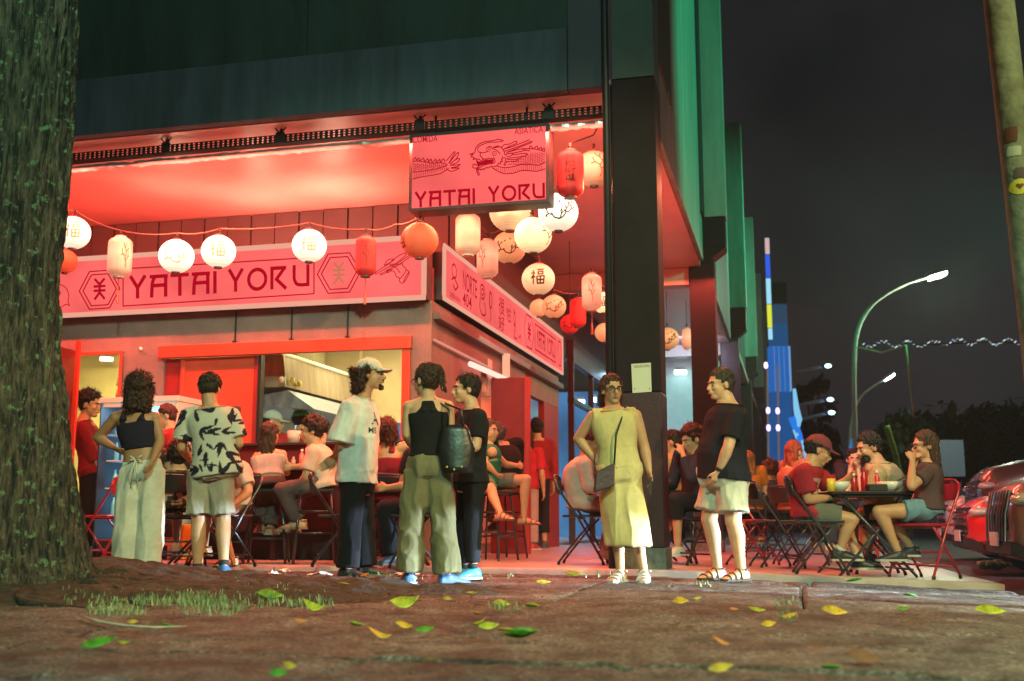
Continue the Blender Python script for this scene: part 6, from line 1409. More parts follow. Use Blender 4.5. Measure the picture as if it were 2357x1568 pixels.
bottle(q + Vector((-.03, -.2, 0)), (.5, .01, .02), 'tall red sauce bottle on the right hand table', .21, .03, (.5, .02, .03)); bottle(q + Vector((-.10, -.14, 0)), (.45, .02, .02), 'second red sauce bottle, with a white cap', .16, .025); bottle(q + Vector((.18, .1, 0)), (.55, .03, .05), 'small red bottle behind the right hand bowl', .2, .025)
b = MB(); b.lathe([(.035, 0), (.04, .11)], q + Vector((-.33, -.24, 0)), 14); tag(b.build('cup', mat('yellow cup', (.8, .5, .05), .4), smooth=True), 'yellow cup at the table edge by the printed red T-shirt', 'cup')
b = MB(); b.box(q + Vector((.05, -.28, .03)), (.16, .10, .06)); tag(b.build('napkin_box', M_black, bev=.006), 'black napkin box at the front of the right hand table', 'box')
q = ttop(T2); bottle(q + Vector((-.03, -.15, 0)), (.75, .78, .8), 'clear water bottle with a blue cap and label behind the woman in olive', .235, .032, (.03, .08, .5), 'water_bottle', .35)
b = MB(); b.box(q + Vector((.10, -.2, .05)), (.10, .07, .10)); tag(b.build('napkin_box', mat('blue box', (.03, .22, .45), .4), bev=.006), 'blue box beside the water bottle', 'box')
b = MB(); b.lathe([(.05, 0), (.11, .015), (.11, .02)], q + Vector((-.25, .05, .0)), 20); tag(b.build('plate', M_bowl, smooth=True), 'white plate on the table with the water bottle', 'plate')
q = ttop(T3); b = MB(); b.box(q + Vector((.1, -.2, .04)), (.14, .1, .08)); tag(b.build('napkin_box', mat('red box', (.5, .03, .02), .4)), 'red and white box on the table behind the column', 'box')
q = ttop(T4); b = MB(); b.lathe([(.03, 0), (.038, .12)], q + Vector((-.1, .1, 0)), 14); tag(b.build('cup', M_bowl, smooth=True), 'white cup on the table by the patterned blouse', 'cup')
# bar things
for (px, lb, r, h, c) in ((694, 'pink sauce bottle on the bar counter between the two stool guests', .03, .17, (.6, .2, .15)), (675, 'small glass on the bar counter left of the pink bottle', .025, .09, (.5, .35, .3))):
    p = onv(px, 1083, 11.0); p.z = 1.041; bottle(p, c, lb, h, r)
# white bowl on the window sill
p = onv(676, 1020, 11.3); p.z = 1.302; b = MB(); b.lathe([(.06, 0), (.075, .13), (.07, .13), (.055, .01)], p, 20); tag(b.build('tub', mat('tub', (.75, .55, .48), .4), smooth=True), 'round pinkish tub on the serving window sill', 'tub')
# drinks fridge in front of the wall
fr = thing('drinks_fridge', onv(348, 1260, 11.0), 'blue lit glass door drinks fridge with a pale top behind the people seen from behind', 'fridge')
ua = uvz(onv(252, 1000, 10.95))[0]; ub = uvz(onv(428, 1000, 10.95))[0]; zt_ = uvz(onv(345, 930, 10.95))[2]
def fp_(nm, *a, m=M_black): b = MB(); b.ubox(*a); return b.build(nm, m, fr, bev=.004)
M_frt = mat('fridge white', (.75, .72, .7), .4)
fp_('side_panel', ua, ua + .015, 10.75, 11.25, .06, zt_, m=M_black); fp_('side_panel', ub - .04, ub, 10.75, 11.25, .06, zt_, m=M_frt); fp_('top_box', ua - .01, ub + .01, 10.74, 11.25, zt_ + .001, zt_ + .06, m=M_frt); fp_('base', ua + .04, ub - .04, 10.76, 11.25, .06, .25)
fp_('back_panel', ua + .04, ub - .04, 11.2, 11.24, .25, zt_, m=emit('fridge glow', (.22, .62, 1), 3.2, var=.25, vscale=3))
for z in (.5, .8, 1.1, 1.38):
    sh_ = fp_('shelf', ua + .045, ub - .045, 10.85, 11.19, z, z + .015, m=M_frt)
    for k in range(9):
        b = MB(); b.lathe([(.028, 0), (.028, .12), (.012, .17), (.012, .2)], W(ua + .1 + k * (ub - ua - .2) / 8, 10.95, z + .016), 8); b.build('drink', mat('drink %d' % (k % 3), ((.3, .7, .9), (.8, .85, .9), (.1, .3, .6))[k % 3], .2), sh_, smooth=True)
fp_('door_frame', ua + .04, ub - .04, 10.745, 10.76, zt_ - .05, zt_, m=M_frt)
lamp('fridge_light', 'AREA', W((ua + ub) / 2, 10.95, zt_ - .03), 22, (.35, .65, 1), W((ua + ub) / 2, 10.5, .3), shape='RECTANGLE', size=.6, size_y=.1)
# yellow stool crate with holes
yc = thing('perforated_crate', onv(410, 1262, 10.7), 'yellow perforated crate under the patterned skirt', 'crate')
p = uvz(onv(410, 1240, 10.7)); b = MB(); b.ubox(p[0] - .06, p[0] + .06, 10.7, 10.9, .06, .42); b.build('panel', mat('crate yellow', (.75, .42, .03), .5), yc, bev=.006)
for i in range(2):
    for k in range(5): b = MB(); b.ubox(p[0] - .04 + i * .05, p[0] - .02 + i * .05, 10.69, 10.70, .1 + k * .065, .125 + k * .065); b.build('hole', M_black, yc)
# dark board leaning behind the leaf print shirt
b = MB(); c = uvz(onv(530, 960, 10.9)); b.ubox(c[0] - .11, c[0] + .11, 10.9, 10.94, .9, c[2] + .12); tag(b.build('menu_board', mat('dark board', (.06, .03, .025), .6), bev=.02), 'dark rounded board behind the shoulder of the man in the leaf print shirt', 'board')
# ================================================================ CARS
def car(v, u, label, col, hood=.92, wdt=.88, roof=1.45, grille='slats', rough=.22, scale=1.0):
    o0 = W(u, v, -.12); t = thing('parked_car', o0, label, 'car', 'cars parked nose in along the terrace'); M = Matrix.Rotation(-AY, 3, 'Z')
    def P(x, y, z): return o0 + M @ Vector((x * scale, y * scale, z * scale))
    bodyc = mat('car paint %.2f %.2f' % (col[0], col[1]), col, rough, metal=.25, coat=.8, spec=.6)
    st = ((0, .60, .34, hood * .72), (.06, .74, .26, hood * .84), (.22, .83, .22, hood * .93), (.6, .87, .22, hood), (1.15, wdt, .22, hood + .05), (2.2, wdt, .22, hood + .08), (3.4, wdt, .24, hood + .08), (4.1, .84, .3, hood + .02), (4.35, .7, .42, hood - .12))
    def ring(x, w_, zl, zh, n=24):
        zc = (zl + zh) / 2; h = (zh - zl) / 2
        return [P(x, w_ * math.copysign(abs(math.cos(a)) ** .45, math.cos(a)), zc + h * math.copysign(abs(math.sin(a)) ** .5, math.sin(a))) for a in [2 * math.pi * k / n for k in range(n)]]
    b = MB(); b.loft([ring(*s) for s in st]); b.build('body', bodyc, t, smooth=True)
    gh = ((1.05, .70, hood + .02), (1.75, .62, roof - .03), (2.3, .60, roof), (3.2, .59, roof - .04), (3.95, .68, hood + .05))
    b = MB(); b.loft([[P(x, w_ * q, z) for q, z in ((-1.06 if z_ > hood + .1 else -1, hood - .05), (1.06 if z_ > hood + .1 else 1, hood - .05), (1, z_ - .04), (.8, z_), (-.8, z_), (-1, z_ - .04))] for x, w_, z_ in gh])
    b.build('glasshouse', mat('car glass', (.03, .04, .04), .08, spec=.9), t)
    b = MB(); b.loft([[P(x, -.56, z), P(x, .56, z), P(x, .5, z + .02), P(x, -.5, z + .02)] for x, z in ((1.7, roof - .045), (2.3, roof - .012), (3.2, roof - .05))]); b.build('roof', bodyc, t, smooth=True)
    gw = .46
    b = MB(); b.loft([[P(-.012, -gw, hood * .48), P(-.012, gw, hood * .48), P(.0 + .02, gw * 1.1, hood * .80), P(.02, -gw * 1.1, hood * .80)], [P(.1, -gw, hood * .48), P(.1, gw, hood * .48), P(.1, gw * 1.1, hood * .80), P(.1, -gw * 1.1, hood * .80)]]); g_ = b.build('grille', M_black, t)
    M_chr = mat('chrome', (.5, .5, .5), .15, metal=.9)
    if grille == 'vertical':
        for k in range(15):
            y = -gw + 2 * gw * k / 14; b = MB(); b.tube([P(-.03, y, hood * .40), P(-.02, y * 1.05, hood * .62), P(.03, y * 1.1, hood * .82)], .010, 6); b.build('slat', M_chr if k % 2 == 0 else M_dark, g_)
    else:
        for k in range(4):
            z = hood * (.52 + .075 * k); b = MB(); b.tube([P(-.02, -gw, z), P(-.03, 0, z), P(-.02, gw, z)], .014, 6); b.build('slat', M_chr, g_)
    for q in (-1, 1):
        b = MB(); b.ell(P(.12, q * .66, hood * .74), (.13, .15, .060), M, 14, 9); l = b.build('headlight', mat('headlight glass', (.55, .5, .45), .1, spec=1, metal=.3), t, smooth=True)
        b = MB(); b.ell(P(.03, q * .60, hood * .74), (.025, .03, .03), M, 10, 7); b.build('bulb', M_chr, l, smooth=True)
        b = MB(); b.ell(P(.045, q * .58, .38), (.03, .06, .03), M, 10, 7); b.build('fog_light', mat('headlight glass', (.55, .5, .45), .1), t, smooth=True)
        for x in (.85, 3.5):
            b = MB(); c = P(x, q * (wdt - .11), .31); ax = M @ Vector((0, q * 1.0, 0))
            b.tube([c - ax * .09, c - ax * .07, c + ax * .07, c + ax * .1], [.27, .31, .31, .27], 22, ref=Vector((0, 0, 1))); wl = b.build('wheel', mat('tyre', (.02, .02, .02), .8), t)
            b = MB(); b.tube([c + ax * .09, c + ax * .112], [.20, .18], 14, ref=Vector((0, 0, 1))); b.build('rim', M_chr, wl)
        b = MB(); b.ell(P(1.35, q * (wdt + .07), hood + .12), (.06, .10, .07), M, 10, 7); b.build('mirror', bodyc, t, smooth=True)
    b = MB(); b.loft([[P(x, -w_, z), P(x, w_, z), P(x, w_, z + .10), P(x, -w_, z + .10)] for x, w_, z in ((-.02, .62, .30), (.10, .76, .26))]); b.build('bumper_lip', M_dark, t)
    b = MB(); b.box(P(-.045, 0, .42), (.012, .40, .12), M); b.build('number_plate', mat('plate', (.6, .6, .58), .5), t)
    b = MB(); b.box(P(-.035, 0, hood * .66), (.02, .10, .07), M); b.build('badge', M_chr, t)
    return t
car(10.75, 1.75, 'nearest dark brown car at the right edge with a tall vertical bar grille', (.16, .09, .07), 1.02, grille='vertical', rough=.35)
car(13.3, 1.78, 'bright red car between the nearest car and the dark pickup', (.65, .010, .02), .90, roof=1.2, rough=.35)
car(15.8, 2.26, 'dark maroon pickup with a big horizontal bar grille behind the red car', (.07, .035, .03), 1.36, .96, 1.95, rough=.35)
car(18.5, 2.2, 'silver car farthest back in the row behind the long haired woman', (.55, .55, .55), 1.02, roof=1.68, rough=.35)
# plastic bag on the kerb
b = MB(); c = gpt(2262, 1308, slabz)
for i in range(9): b.ell(c + Vector((.03 * i, .05 * math.sin(i * 2), .04)), (.07, .08, .055 + .015 * math.sin(i * 3)), None, 8, 6)
me = remesh(b, .012, disp=foldfn(3, .012, 1, 50), smooth_it=0); o = bpy.data.objects.new('plastic_bag', me); S.collection.objects.link(o); me.materials.append(mat('bag green', (.10, .42, .25), .35)); tag(o, 'crumpled green plastic bag at the terrace edge under the nearest car', 'bag')
# ================================================================ STREET BEHIND
M_pole = mat('lamp pole', (.42, .42, .36), .5, var=.15); E_led = emit('street led', (.85, 1, .80), 40); E_led2 = emit('street led cold', (.75, .95, 1), 25)
def arc_lamp(name, base, pts, r, led, label, ledm, d=None):
    t = thing(name, base, label, 'street lamp'); b = MB(); pp = [base] + [Vector(p) for p in pts]
    cr = []
    for i in range(len(pp) - 1):
        a, b_, c_, d_ = pp[max(i - 1, 0)], pp[i], pp[i + 1], pp[min(i + 2, len(pp) - 1)]
        for k in range(6): q = k / 6; cr.append(.5 * ((2 * b_) + (c_ - a) * q + (2 * a - 5 * b_ + 4 * c_ - d_) * q * q + (3 * b_ - a - 3 * c_ + d_) * q ** 3))
    cr.append(pp[-1]); n = len(cr)
    b.tube(cr, [r * (1.25 - .6 * i / n) for i in range(n)], 12); b.build('pole', M_pole, t, smooth=True)
    e = cr[-1]; dr = (cr[-1] - cr[-4]).normalized(); L = led
    b = MB(); b.loft([[e + dr * x + Vector((0, y * w_, z)) for y, z in ((-1, 0), (1, 0), (.7, .10), (-.7, .10))] for x, w_ in ((-.1, .08), (.05, .20), (L, .18))]); h = b.build('lamp_head', M_pole, t)
    b = MB(); b.loft([[e + dr * x + Vector((0, y * .18, z)) for y, z in ((-1, -.09), (1, -.09), (1, .0), (-1, .0))] for x in (.02, L - .03)]); b.build('led_panel', ledm, h)
    return e + dr * L * .5
YL = 30; LSC = 1.0
e = arc_lamp('street_lamp', at(1972, 1235, YL) * 1, [at(1968, 1000, YL), at(1966, 850, YL), at(1975, 760, YL), at(2010, 700, YL), at(2075, 658, YL), at(2140, 637, YL)], .062, .46, 'tall curved street lamp with a bright greenish white head', emit('street led', (.85, 1, .80), 40))
lamp('street_lamp_light', 'POINT', e + Vector((0, 0, -.25)), 900, (.75, 1, .7), shadow_soft_size=.15)
e = arc_lamp('street_lamp', at(1952, 1215, 42), [at(1955, 1050, 42), at(1962, 960, 42), at(1985, 910, 42), at(2038, 872, 42)], .062, .38, 'smaller curved street lamp below and behind the tall one', E_led2)
def wall_lamp(x0, y0, x1, y1, Y, label):
    a, c = at(x0, y0, Y), at(x1, y1, Y); t = thing('wall_lamp', a, label, 'lamp', 'floodlights on arms'); b = MB(); b.tube([a, c], .09, 8); b.build('arm', mat('arm mauve', (.35, .28, .34), .5), t, smooth=True)
    b = MB(); b.ell(c, (.30, .2, .14)); h = b.build('head', mat('blue head', (.03, .12, .4), .4), t, smooth=True); b = MB(); b.ell(c + Vector((0, -.22, -.02)), (.15, .05, .09)); b.build('lens', emit('flood lens', (.6, 1, 1), 6), h, smooth=True)
wall_lamp(1828, 856, 1903, 843, 50, 'highest of the three floodlights on arms beside the blue tower'); wall_lamp(1840, 932, 1908, 920, 50, 'middle floodlight on an arm beside the blue tower'); wall_lamp(1842, 966, 1911, 950, 50, 'lowest floodlight on an arm beside the blue tower')
# blue tower
tw = thing('blue_tower', at(1803, 1235, 58), 'blue lit slab tower with a fluted glowing band beyond the arcade', 'tower')
def towerbox(nm, x0, x1, y0, y1, Y, dpt, m): 
    a, c = at(x0, y1, Y), at(x1, y0, Y); b = MB(); b.box(((a.x + c.x) / 2, Y + dpt / 2, (a.z + c.z) / 2), (c.x - a.x, dpt, c.z - a.z)); return b.build(nm, m, tw)
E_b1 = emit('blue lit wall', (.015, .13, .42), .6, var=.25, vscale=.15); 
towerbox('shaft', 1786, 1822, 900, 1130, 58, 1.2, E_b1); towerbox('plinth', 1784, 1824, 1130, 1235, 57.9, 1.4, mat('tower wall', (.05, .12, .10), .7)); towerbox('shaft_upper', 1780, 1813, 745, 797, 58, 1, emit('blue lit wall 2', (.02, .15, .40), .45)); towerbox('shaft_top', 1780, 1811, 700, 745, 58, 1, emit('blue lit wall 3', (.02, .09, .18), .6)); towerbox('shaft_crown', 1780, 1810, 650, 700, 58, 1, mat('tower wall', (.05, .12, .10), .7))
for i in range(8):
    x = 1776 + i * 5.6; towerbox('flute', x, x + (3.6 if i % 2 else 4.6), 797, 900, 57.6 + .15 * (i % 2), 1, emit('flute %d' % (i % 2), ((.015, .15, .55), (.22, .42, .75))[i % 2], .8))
# vertical lightbox sign seen edge on
sg = thing('lightbox_sign', W(-.66, 44, 7.6), 'narrow glowing blue, white and yellow sign seen edge on above the arcade end', 'sign')
for nm, y0, y1, m in (('panel', 548, 585, emit('sg red', (.7, .5, .5), .9)), ('panel', 586, 640, emit('sg blue', (.03, .12, .8), .95)), ('panel', 641, 700, emit('sg white', (.35, .75, .95), 1)), ('panel', 701, 755, emit('sg yellow', (.8, .85, .05), .95)), ('panel', 756, 782, emit('sg white', (.35, .75, .95), 1))):
    a, c = at(1761, y1, 43.8), at(1771, y0, 43.8); sh = (y0 - 548) * .00; b = MB(); b.box(((a.x + c.x) / 2 + (y0 - 548) * .0006 * 1, 43.8, (a.z + c.z) / 2), ((c.x - a.x) * .8, .08, c.z - a.z - .02)); b.build(nm, m, sg)
# glowing banner tube
bn = MB(); pts = [at(x, y, 48) for x, y in ((1828, 895), (1833, 940), (1838, 965), (1832, 990), (1845, 1025), (1852, 1060), (1856, 1100))]; bn.tube(pts, [.07, .13, .16, .14, .16, .13, .1], 8); tag(bn.build('light_tube', emit('ice blue', (.25, .65, 1), .9), smooth=True), 'wavy ice blue glowing tube right of the blue tower', 'light')
bn = MB(); pts = [at(x, y, 48) for x, y in ((1822, 960), (1838, 1000), (1846, 1050), (1852, 1110))]; bn.tube(pts, .16, 8); tag(bn.build('light_tube', emit('deep blue tube', (.02, .2, .8), 1), smooth=True), 'deep blue glowing tube beside the wavy ice blue one', 'light')
bl = MB(); bl.tube([at(1955, 1230, 36), at(1950, 1100, 36), at(1952, 1060, 36), at(1965, 1010, 36)], .07, 8); tag(bl.build('blue_post', emit('blue post', (.03, .25, .7), .7), smooth=True), 'blue glowing thin post left of the tall street lamp', 'post')
# far facade lights (pink rows)
for i, (x, y) in enumerate(((1722, 841), (1763, 841), (1726, 945), (1768, 945), (1790, 946), (1728, 985), (1769, 985), (1791, 985))):
    b = MB(); b.ell(at(x, y, 36.5), (.07, .05, .12), None, 8, 6); tag(b.build('wall_light', emit('mauve lamp', (.8, .55, 1), 2.5), smooth=True), ('top left mauve lamp above the head of the heavy man', 'top right mauve lamp beside the blue tower', 'left mauve lamp of the middle row on the far columns', 'centre mauve lamp of the middle row on the far columns', 'right mauve lamp of the middle row, on the edge of the blue tower', 'left mauve lamp of the lowest row on the far columns', 'centre mauve lamp of the lowest row on the far columns', 'right mauve lamp of the lowest row, on the edge of the blue tower')[i], 'light', 'tiny mauve lamps on the far columns')
for x, sl in ((1724, 'faint pale strip nearest the heavy man on a far column'), (1766, 'faint pale strip just left of the blue tower'), (1790, 'faint pale strip crossing the blue tower')):
    b = MB(); b.tube([at(x, 841, 36.6), at(x + 4, 1160, 36.6)], .035, 6); tag(b.build('light_strip', emit('dim strip', (.16, .12, .12), .9)), sl, 'light', 'faint strips on the far columns')
# string of bunting lights
st_ = thing('string_lights', at(2170, 790, 26), 'string of small white foil lights stretched across the dark sky right of the tall lamp', 'string lights')
rnd = random.Random(4); b = MB(); b.tube([at(1975 + i * 30, 790 - 3 * math.sin(i * .8), 26) for i in range(15)], .012, 5); b.build('wire', M_dark, st_)
for i in range(46):
    x = 1988 + i * 8.3; y = 792 + 7 * math.sin(i * .9) - (5 if i > 20 else 0); p = at(x, y, 26); b = MB(); s_ = rnd.uniform(.5, 1.0); b.box(p, (.10 * s_, .01, .035 * s_), Matrix.Rotation(rnd.uniform(-.9, .6), 3, 'Y')); b.build('foil_flag', emit('foil %d' % (i % 3), ((.55, .75, .7), (.45, .5, .8), (.75, .8, .6))[i % 3], rnd.choice((.6, 1.1))), st_)
cable('overhead_wire', [at(2085, 795, 26), at(2104, 960, 26)], .03, 'thin olive wire dropping from the string of lights', mat('olive wire', (.35, .32, .12), .6)); cable('overhead_wire', [at(1972, 800, 28), at(2030, 812, 27), at(2085, 795, 26)], .02, 'loose wire sagging between the lamp and the string of lights', mat('olive wire', (.35, .32, .12), .6))
# ---------------------------------------------------------------- trees
LEAFM = [mat('leaf dark %d' % i, c, .6, var=.2) for i, c in enumerate(((.018, .035, .014), (.035, .07, .02), (.06, .11, .03)))]
def far_tree(px, pyb, pyt, wpx, Y, label, n=2600, seed=1, mm=(0, 1), ls=.30):
    g0 = at(px, pyb, Y); g0.z = -.2; top = at(px, pyt, Y); Rr = wpx / 2600 * Y / 2; H = top.z; t = thing('tree', g0, label, 'tree', None); rnd = random.Random(seed)
    b = MB(); b.tube([g0, g0 + Vector((.1, 0, H * .35)), g0 + Vector((-.2, 0, H * .55))], [.28, .2, .12], 8)
    cl = []
    for i in range(16):
        a = rnd.uniform(0, 6.28); r = Rr * rnd.uniform(.1, .8); z = H * rnd.uniform(.35, .88); c = g0 + Vector((r * math.cos(a), r * math.sin(a), z)); cl.append((c, Rr * rnd.uniform(.28, .5))); b.tube([g0 + Vector((0, 0, H * .35)), g0.lerp(c, .6) + Vector((0, 0, H * .25)), c], [.12, .07, .03], 5)
    b.build('trunk', mat('bark far', (.07, .055, .04), .9, var=.3), t)
    for k in range(2):
        b = MB(); vs = []; fs = []
        for i in range(n // 2):
            c, r = cl[rnd.randrange(len(cl))]; d = Vector((rnd.gauss(0, 1), rnd.gauss(0, 1), rnd.gauss(0, .8))); d.normalize(); p = c + d * r * rnd.uniform(.55, 1.05)
            if p.z < .8: continue
            u_ = Vector((rnd.gauss(0, 1), rnd.gauss(0, 1), rnd.gauss(0, 1))).normalized(); w2 = u_.cross(Vector((0, 0, 1))).normalized(); s = ls * rnd.uniform(.5, 1.2); m = len(vs); vs += [p - u_ * s, p + w2 * s * .4, p + u_ * s, p - w2 * s * .4]; fs.append((m, m + 1, m + 2, m + 3))
        b.add(vs, fs); o = b.build('crown', LEAFM[mm[k]], t, fix=False); o['kind'] = 'stuff'
    return t
far_tree(2250, 1230, 905, 300, 55, 'broad near black tree filling the skyline at the far right', 5200, 2, (0, 0), .45)
far_tree(2085, 1230, 935, 170, 40, 'leafy tree with green lit edge behind the long haired woman', 4200, 5, (0, 1), .3)
far_tree(1890, 1230, 830, 120, 62, 'thin dark tree behind the floodlights', 1700, 8, (0, 0), .4)
cable('ivy_stem', [at(2070, 1240, 30), at(2078, 1170, 30), at(2072, 1110, 30), at(2062, 1050, 30), at(2040, 980, 30)], .09, 'thick curving creeper stem lit yellow green behind the olive T-shirt', mat('creeper', (.14, .22, .03), .7, var=.4), 'plant')
b = MB(); b.box(at(2188, 1055, 34), (.8, .1, 1.1)); b.tube([at(2188, 1070, 34.1), at(2188, 1240, 34.1)], .05, 6); tag(b.build('road_sign', mat('sign back', (.22, .25, .36), .5)), 'small bluish grey road sign right of the long brown hair', 'sign')
# ---------------------------------------------------------------- leaning pole at the right
lp = thing('leaning_pole', at(2375, 1240, 7.0), 'thick leaning concrete pole at the right edge with stickers', 'pole')
b = MB(); YP = 7.0; A_ = at(2292, -60, YP); B_ = at(2392, 830, YP); C_ = at(2440, 1330, YP); C_.z = -.15
b.tube([C_, B_, A_, A_ + (A_ - B_) * .3], [.102, .099, .096, .094], 32); b.build('shaft', mat('pole concrete', (.10, .15, .11), .85, var=.5, vscale=5, bump=.5, bscale=18), lp, smooth=True)
def onpole(px, py):
    q = at(px, py, YP); ax = (B_ - A_).normalized(); t = (q - A_).dot(ax); c = A_ + ax * t; r = .0995; off = q - c; off.y = 0; x = max(-r * .95, min(r * .95, off.length * (1 if off.x > 0 else -1))); return c + Vector((x, -math.sqrt(r * r - x * x) - .002, 0))
def disc(cx, cy, rx, ry, n=24): return [onpole(cx + rx * math.cos(a), cy + ry * math.sin(a)) for a in [2 * math.pi * k / n for k in range(n)]]
def sticker(nm, pts_fn, m, par=lp, lift=0, n=10, rot=0):
    b = MB(); N = 14; vs = []; fs = []
    for j in range(6):
        for k in range(N): a = 2 * math.pi * k / N; vs.append(pts_fn(a, j / 5) - Vector((0, lift, 0)))
    for j in range(5):
        for k in range(N): fs.append((j * N + k, j * N + (k + 1) % N, (j + 1) * N + (k + 1) % N, (j + 1) * N + k))
    b.add(vs, fs); return b.build(nm, m, par, fix=False)
s1 = sticker('sticker', lambda a, q: onpole(2333 + 18 * q * math.cos(a), 439 + 18 * q * math.sin(a)), mat('sticker lime', (.35, .42, .03), .6), lift=.001)
def heart(a, q): x = 16 * math.sin(a) ** 3; y = -(13 * math.cos(a) - 5 * math.cos(2 * a) - 2 * math.cos(3 * a) - math.cos(4 * a)); return onpole(2333 + x * .5 * q, 438 + y * .5 * q)
sticker('heart', heart, mat('heart maroon', (.10, .03, .02), .7), s1, lift=.003)
def sq(cx, cy, w_, h_): return lambda a, q: onpole(cx + q * w_ * max(-1, min(1, 1.4 * math.cos(a))), cy + q * h_ * max(-1, min(1, 1.4 * math.sin(a))))
sticker('sticker', sq(2315, 320, 12, 17), mat('sticker brown', (.06, .025, .015), .8), lift=.001); sticker('sticker', sq(2322, 358, 13, 11), mat('sticker pale', (.26, .38, .30), .8), lift=.001); sticker('sticker', sq(2342, 408, 20, 12), mat('sticker grey', (.05, .045, .05), .8), lift=.001)
# ---------------------------------------------------------------- trunk at the left
tr = thing('tree', Vector((-3.0, 6.9, 0)), 'massive mossy tree trunk filling the left edge, roots spreading into the soil', 'tree')
def barkfn(a, z):
    wz = z + .25 * noise.noise(Vector((a * 3, z * 2, 4))); n_ = noise.noise
    return .03 * n_(Vector((math.cos(a) * 5, math.sin(a) * 5, z * .9))) + .05 * (abs(n_(Vector((math.cos(a) * 26, math.sin(a) * 26, wz * 2.4)))) ** .7) + .022 * abs(n_(Vector((math.cos(a) * 60, math.sin(a) * 60, wz * 6)))) + .008 * n_(Vector((math.cos(a) * 90, math.sin(a) * 90, z * 30)))
YT = 6.9; edge = [(-120, 178), (0, 172), (160, 166), (300, 160), (450, 146), (560, 134), (640, 126), (800, 130), (950, 148), (1050, 158), (1150, 172), (1220, 182), (1270, 190), (1305, 200), (1340, 220)]
rings = []; zs = []
for y, x in edge: q = at(x, y, YT); zs.append((q.z, q.x))
zs.sort(); N = 420; nz_ = 420; z0, z1 = -.12, zs[-1][0]; vs = []
for j in range(nz_):
    t = j / (nz_ - 1); z = z0 + (z1 - z0) * t ** 1.5
    if z <= zs[0][0]: xr = zs[0][1] + (zs[0][0] - z) * 2.2
    else:
        for (za, xa), (zb, xb) in zip(zs[:-1], zs[1:]):
            if za <= z <= zb: xr = xa + (xb - xa) * (z - za) / (zb - za); break
    cx = -3.62 + .03 * z; r = xr - cx; ring_ = []
    for k in range(N):
        a = 2 * math.pi * k / N; fl = max(0, .40 - z) ** 2 * .5 * max(0, math.sin(a * 5 + .7)) ** 2; rr = r * (1 + .0) + fl + barkfn(a, z) - .075
        ring_.append(Vector((cx + rr * math.cos(a), YT + .15 + rr * .42 * math.sin(a), z)))
    rings.append(ring_)
b = MB(); b.loft(rings); tro = b.build('trunk', None, tr, smooth=True)
m = mat('bark', (.045, .035, .026), .92, bump=1, bscale=14, stretch=(2.2, 2.2, .45)); t = m.node_tree; bs = t.nodes['Principled BSDF']
tcn = t.nodes.new('ShaderNodeTexCoord'); mp = t.nodes.new('ShaderNodeMapping'); mp.inputs['Scale'].default_value = (9, 9, 1.3); t.links.new(tcn.outputs['Object'], mp.inputs[0])
n1 = t.nodes.new('ShaderNodeTexNoise'); n1.inputs['Scale'].default_value = 3.2; n1.inputs['Detail'].default_value = 9; n1.inputs['Roughness'].default_value = .75; t.links.new(mp.outputs[0], n1.inputs['Vector'])
r1 = t.nodes.new('ShaderNodeValToRGB'); r1.color_ramp.elements[0].position = .42; r1.color_ramp.elements[0].color = (.006, .006, .005, 1); r1.color_ramp.elements[1].position = .66; r1.color_ramp.elements[1].color = (.16, .115, .075, 1); t.links.new(n1.outputs['Fac'], r1.inputs['Fac'])
n2 = t.nodes.new('ShaderNodeTexNoise'); n2.inputs['Scale'].default_value = 17; n2.inputs['Detail'].default_value = 5; n2.inputs['Roughness'].default_value = .6; t.links.new(tcn.outputs['Object'], n2.inputs['Vector'])
r2 = t.nodes.new('ShaderNodeValToRGB'); r2.color_ramp.elements[0].position = .59; r2.color_ramp.elements[0].color = (0, 0, 0, 1); r2.color_ramp.elements[1].position = .64; r2.color_ramp.elements[1].color = (1, 1, 1, 1); t.links.new(n2.outputs['Fac'], r2.inputs['Fac'])
mx = t.nodes.new('ShaderNodeMix'); mx.data_type = 'RGBA'; t.links.new(r2.outputs[0], mx.inputs[0]); t.links.new(r1.outputs[0], mx.inputs[6]); mx.inputs[7].default_value = (.13, .19, .10, 1); t.links.new(mx.outputs[2], bs.inputs['Base Color'])
[setattr(n.inputs['Distance'], 'default_value', .07) for n in t.nodes if n.type == 'BUMP']
tro.data.materials.append(m)
# surface roots
rnd = random.Random(11)
for k, (a, L) in enumerate(((-.15, 1.7), (-.55, 1.3), (.25, 1.3), (-1.0, .9), (.05, .9))):
    pts = []; 
    for i in range(12):
        q = i / 11; x = -3.1 + (.5 + L * q) * math.cos(a + .15 * math.sin(q * 5 + k)); y = 7.05 + (.45 + L * q) * math.sin(a + .15 * math.sin(q * 5 + k)); pts.append(Vector((x, y, gz(x, y) + .03 * (1 - q) + .010)))
    b = MB(); 
    rr_ = []
    fine = [pts[int(i)].lerp(pts[min(11, int(i) + 1)], i - int(i)) for i in np.linspace(0, 10.99, 60)]
    for i, c_ in enumerate(fine):
        rad = (.055 * (1 - i / 62) + .006); rr_.append([c_ + Vector((0, 0, -.03)) + Vector((-.35 * math.cos(w_), math.cos(w_), math.sin(w_) * .8)) * (rad * (1 + .35 * noise.noise(Vector((i * .35, w_ * 1.5, k * 7))))) for w_ in [2 * math.pi * q_ / 14 for q_ in range(14)]])
    b.loft(rr_); b.build('root', mat('root bark', (.028, .020, .014), .95, var=.7, vscale=22, bump=1, bscale=45), tr, smooth=True)
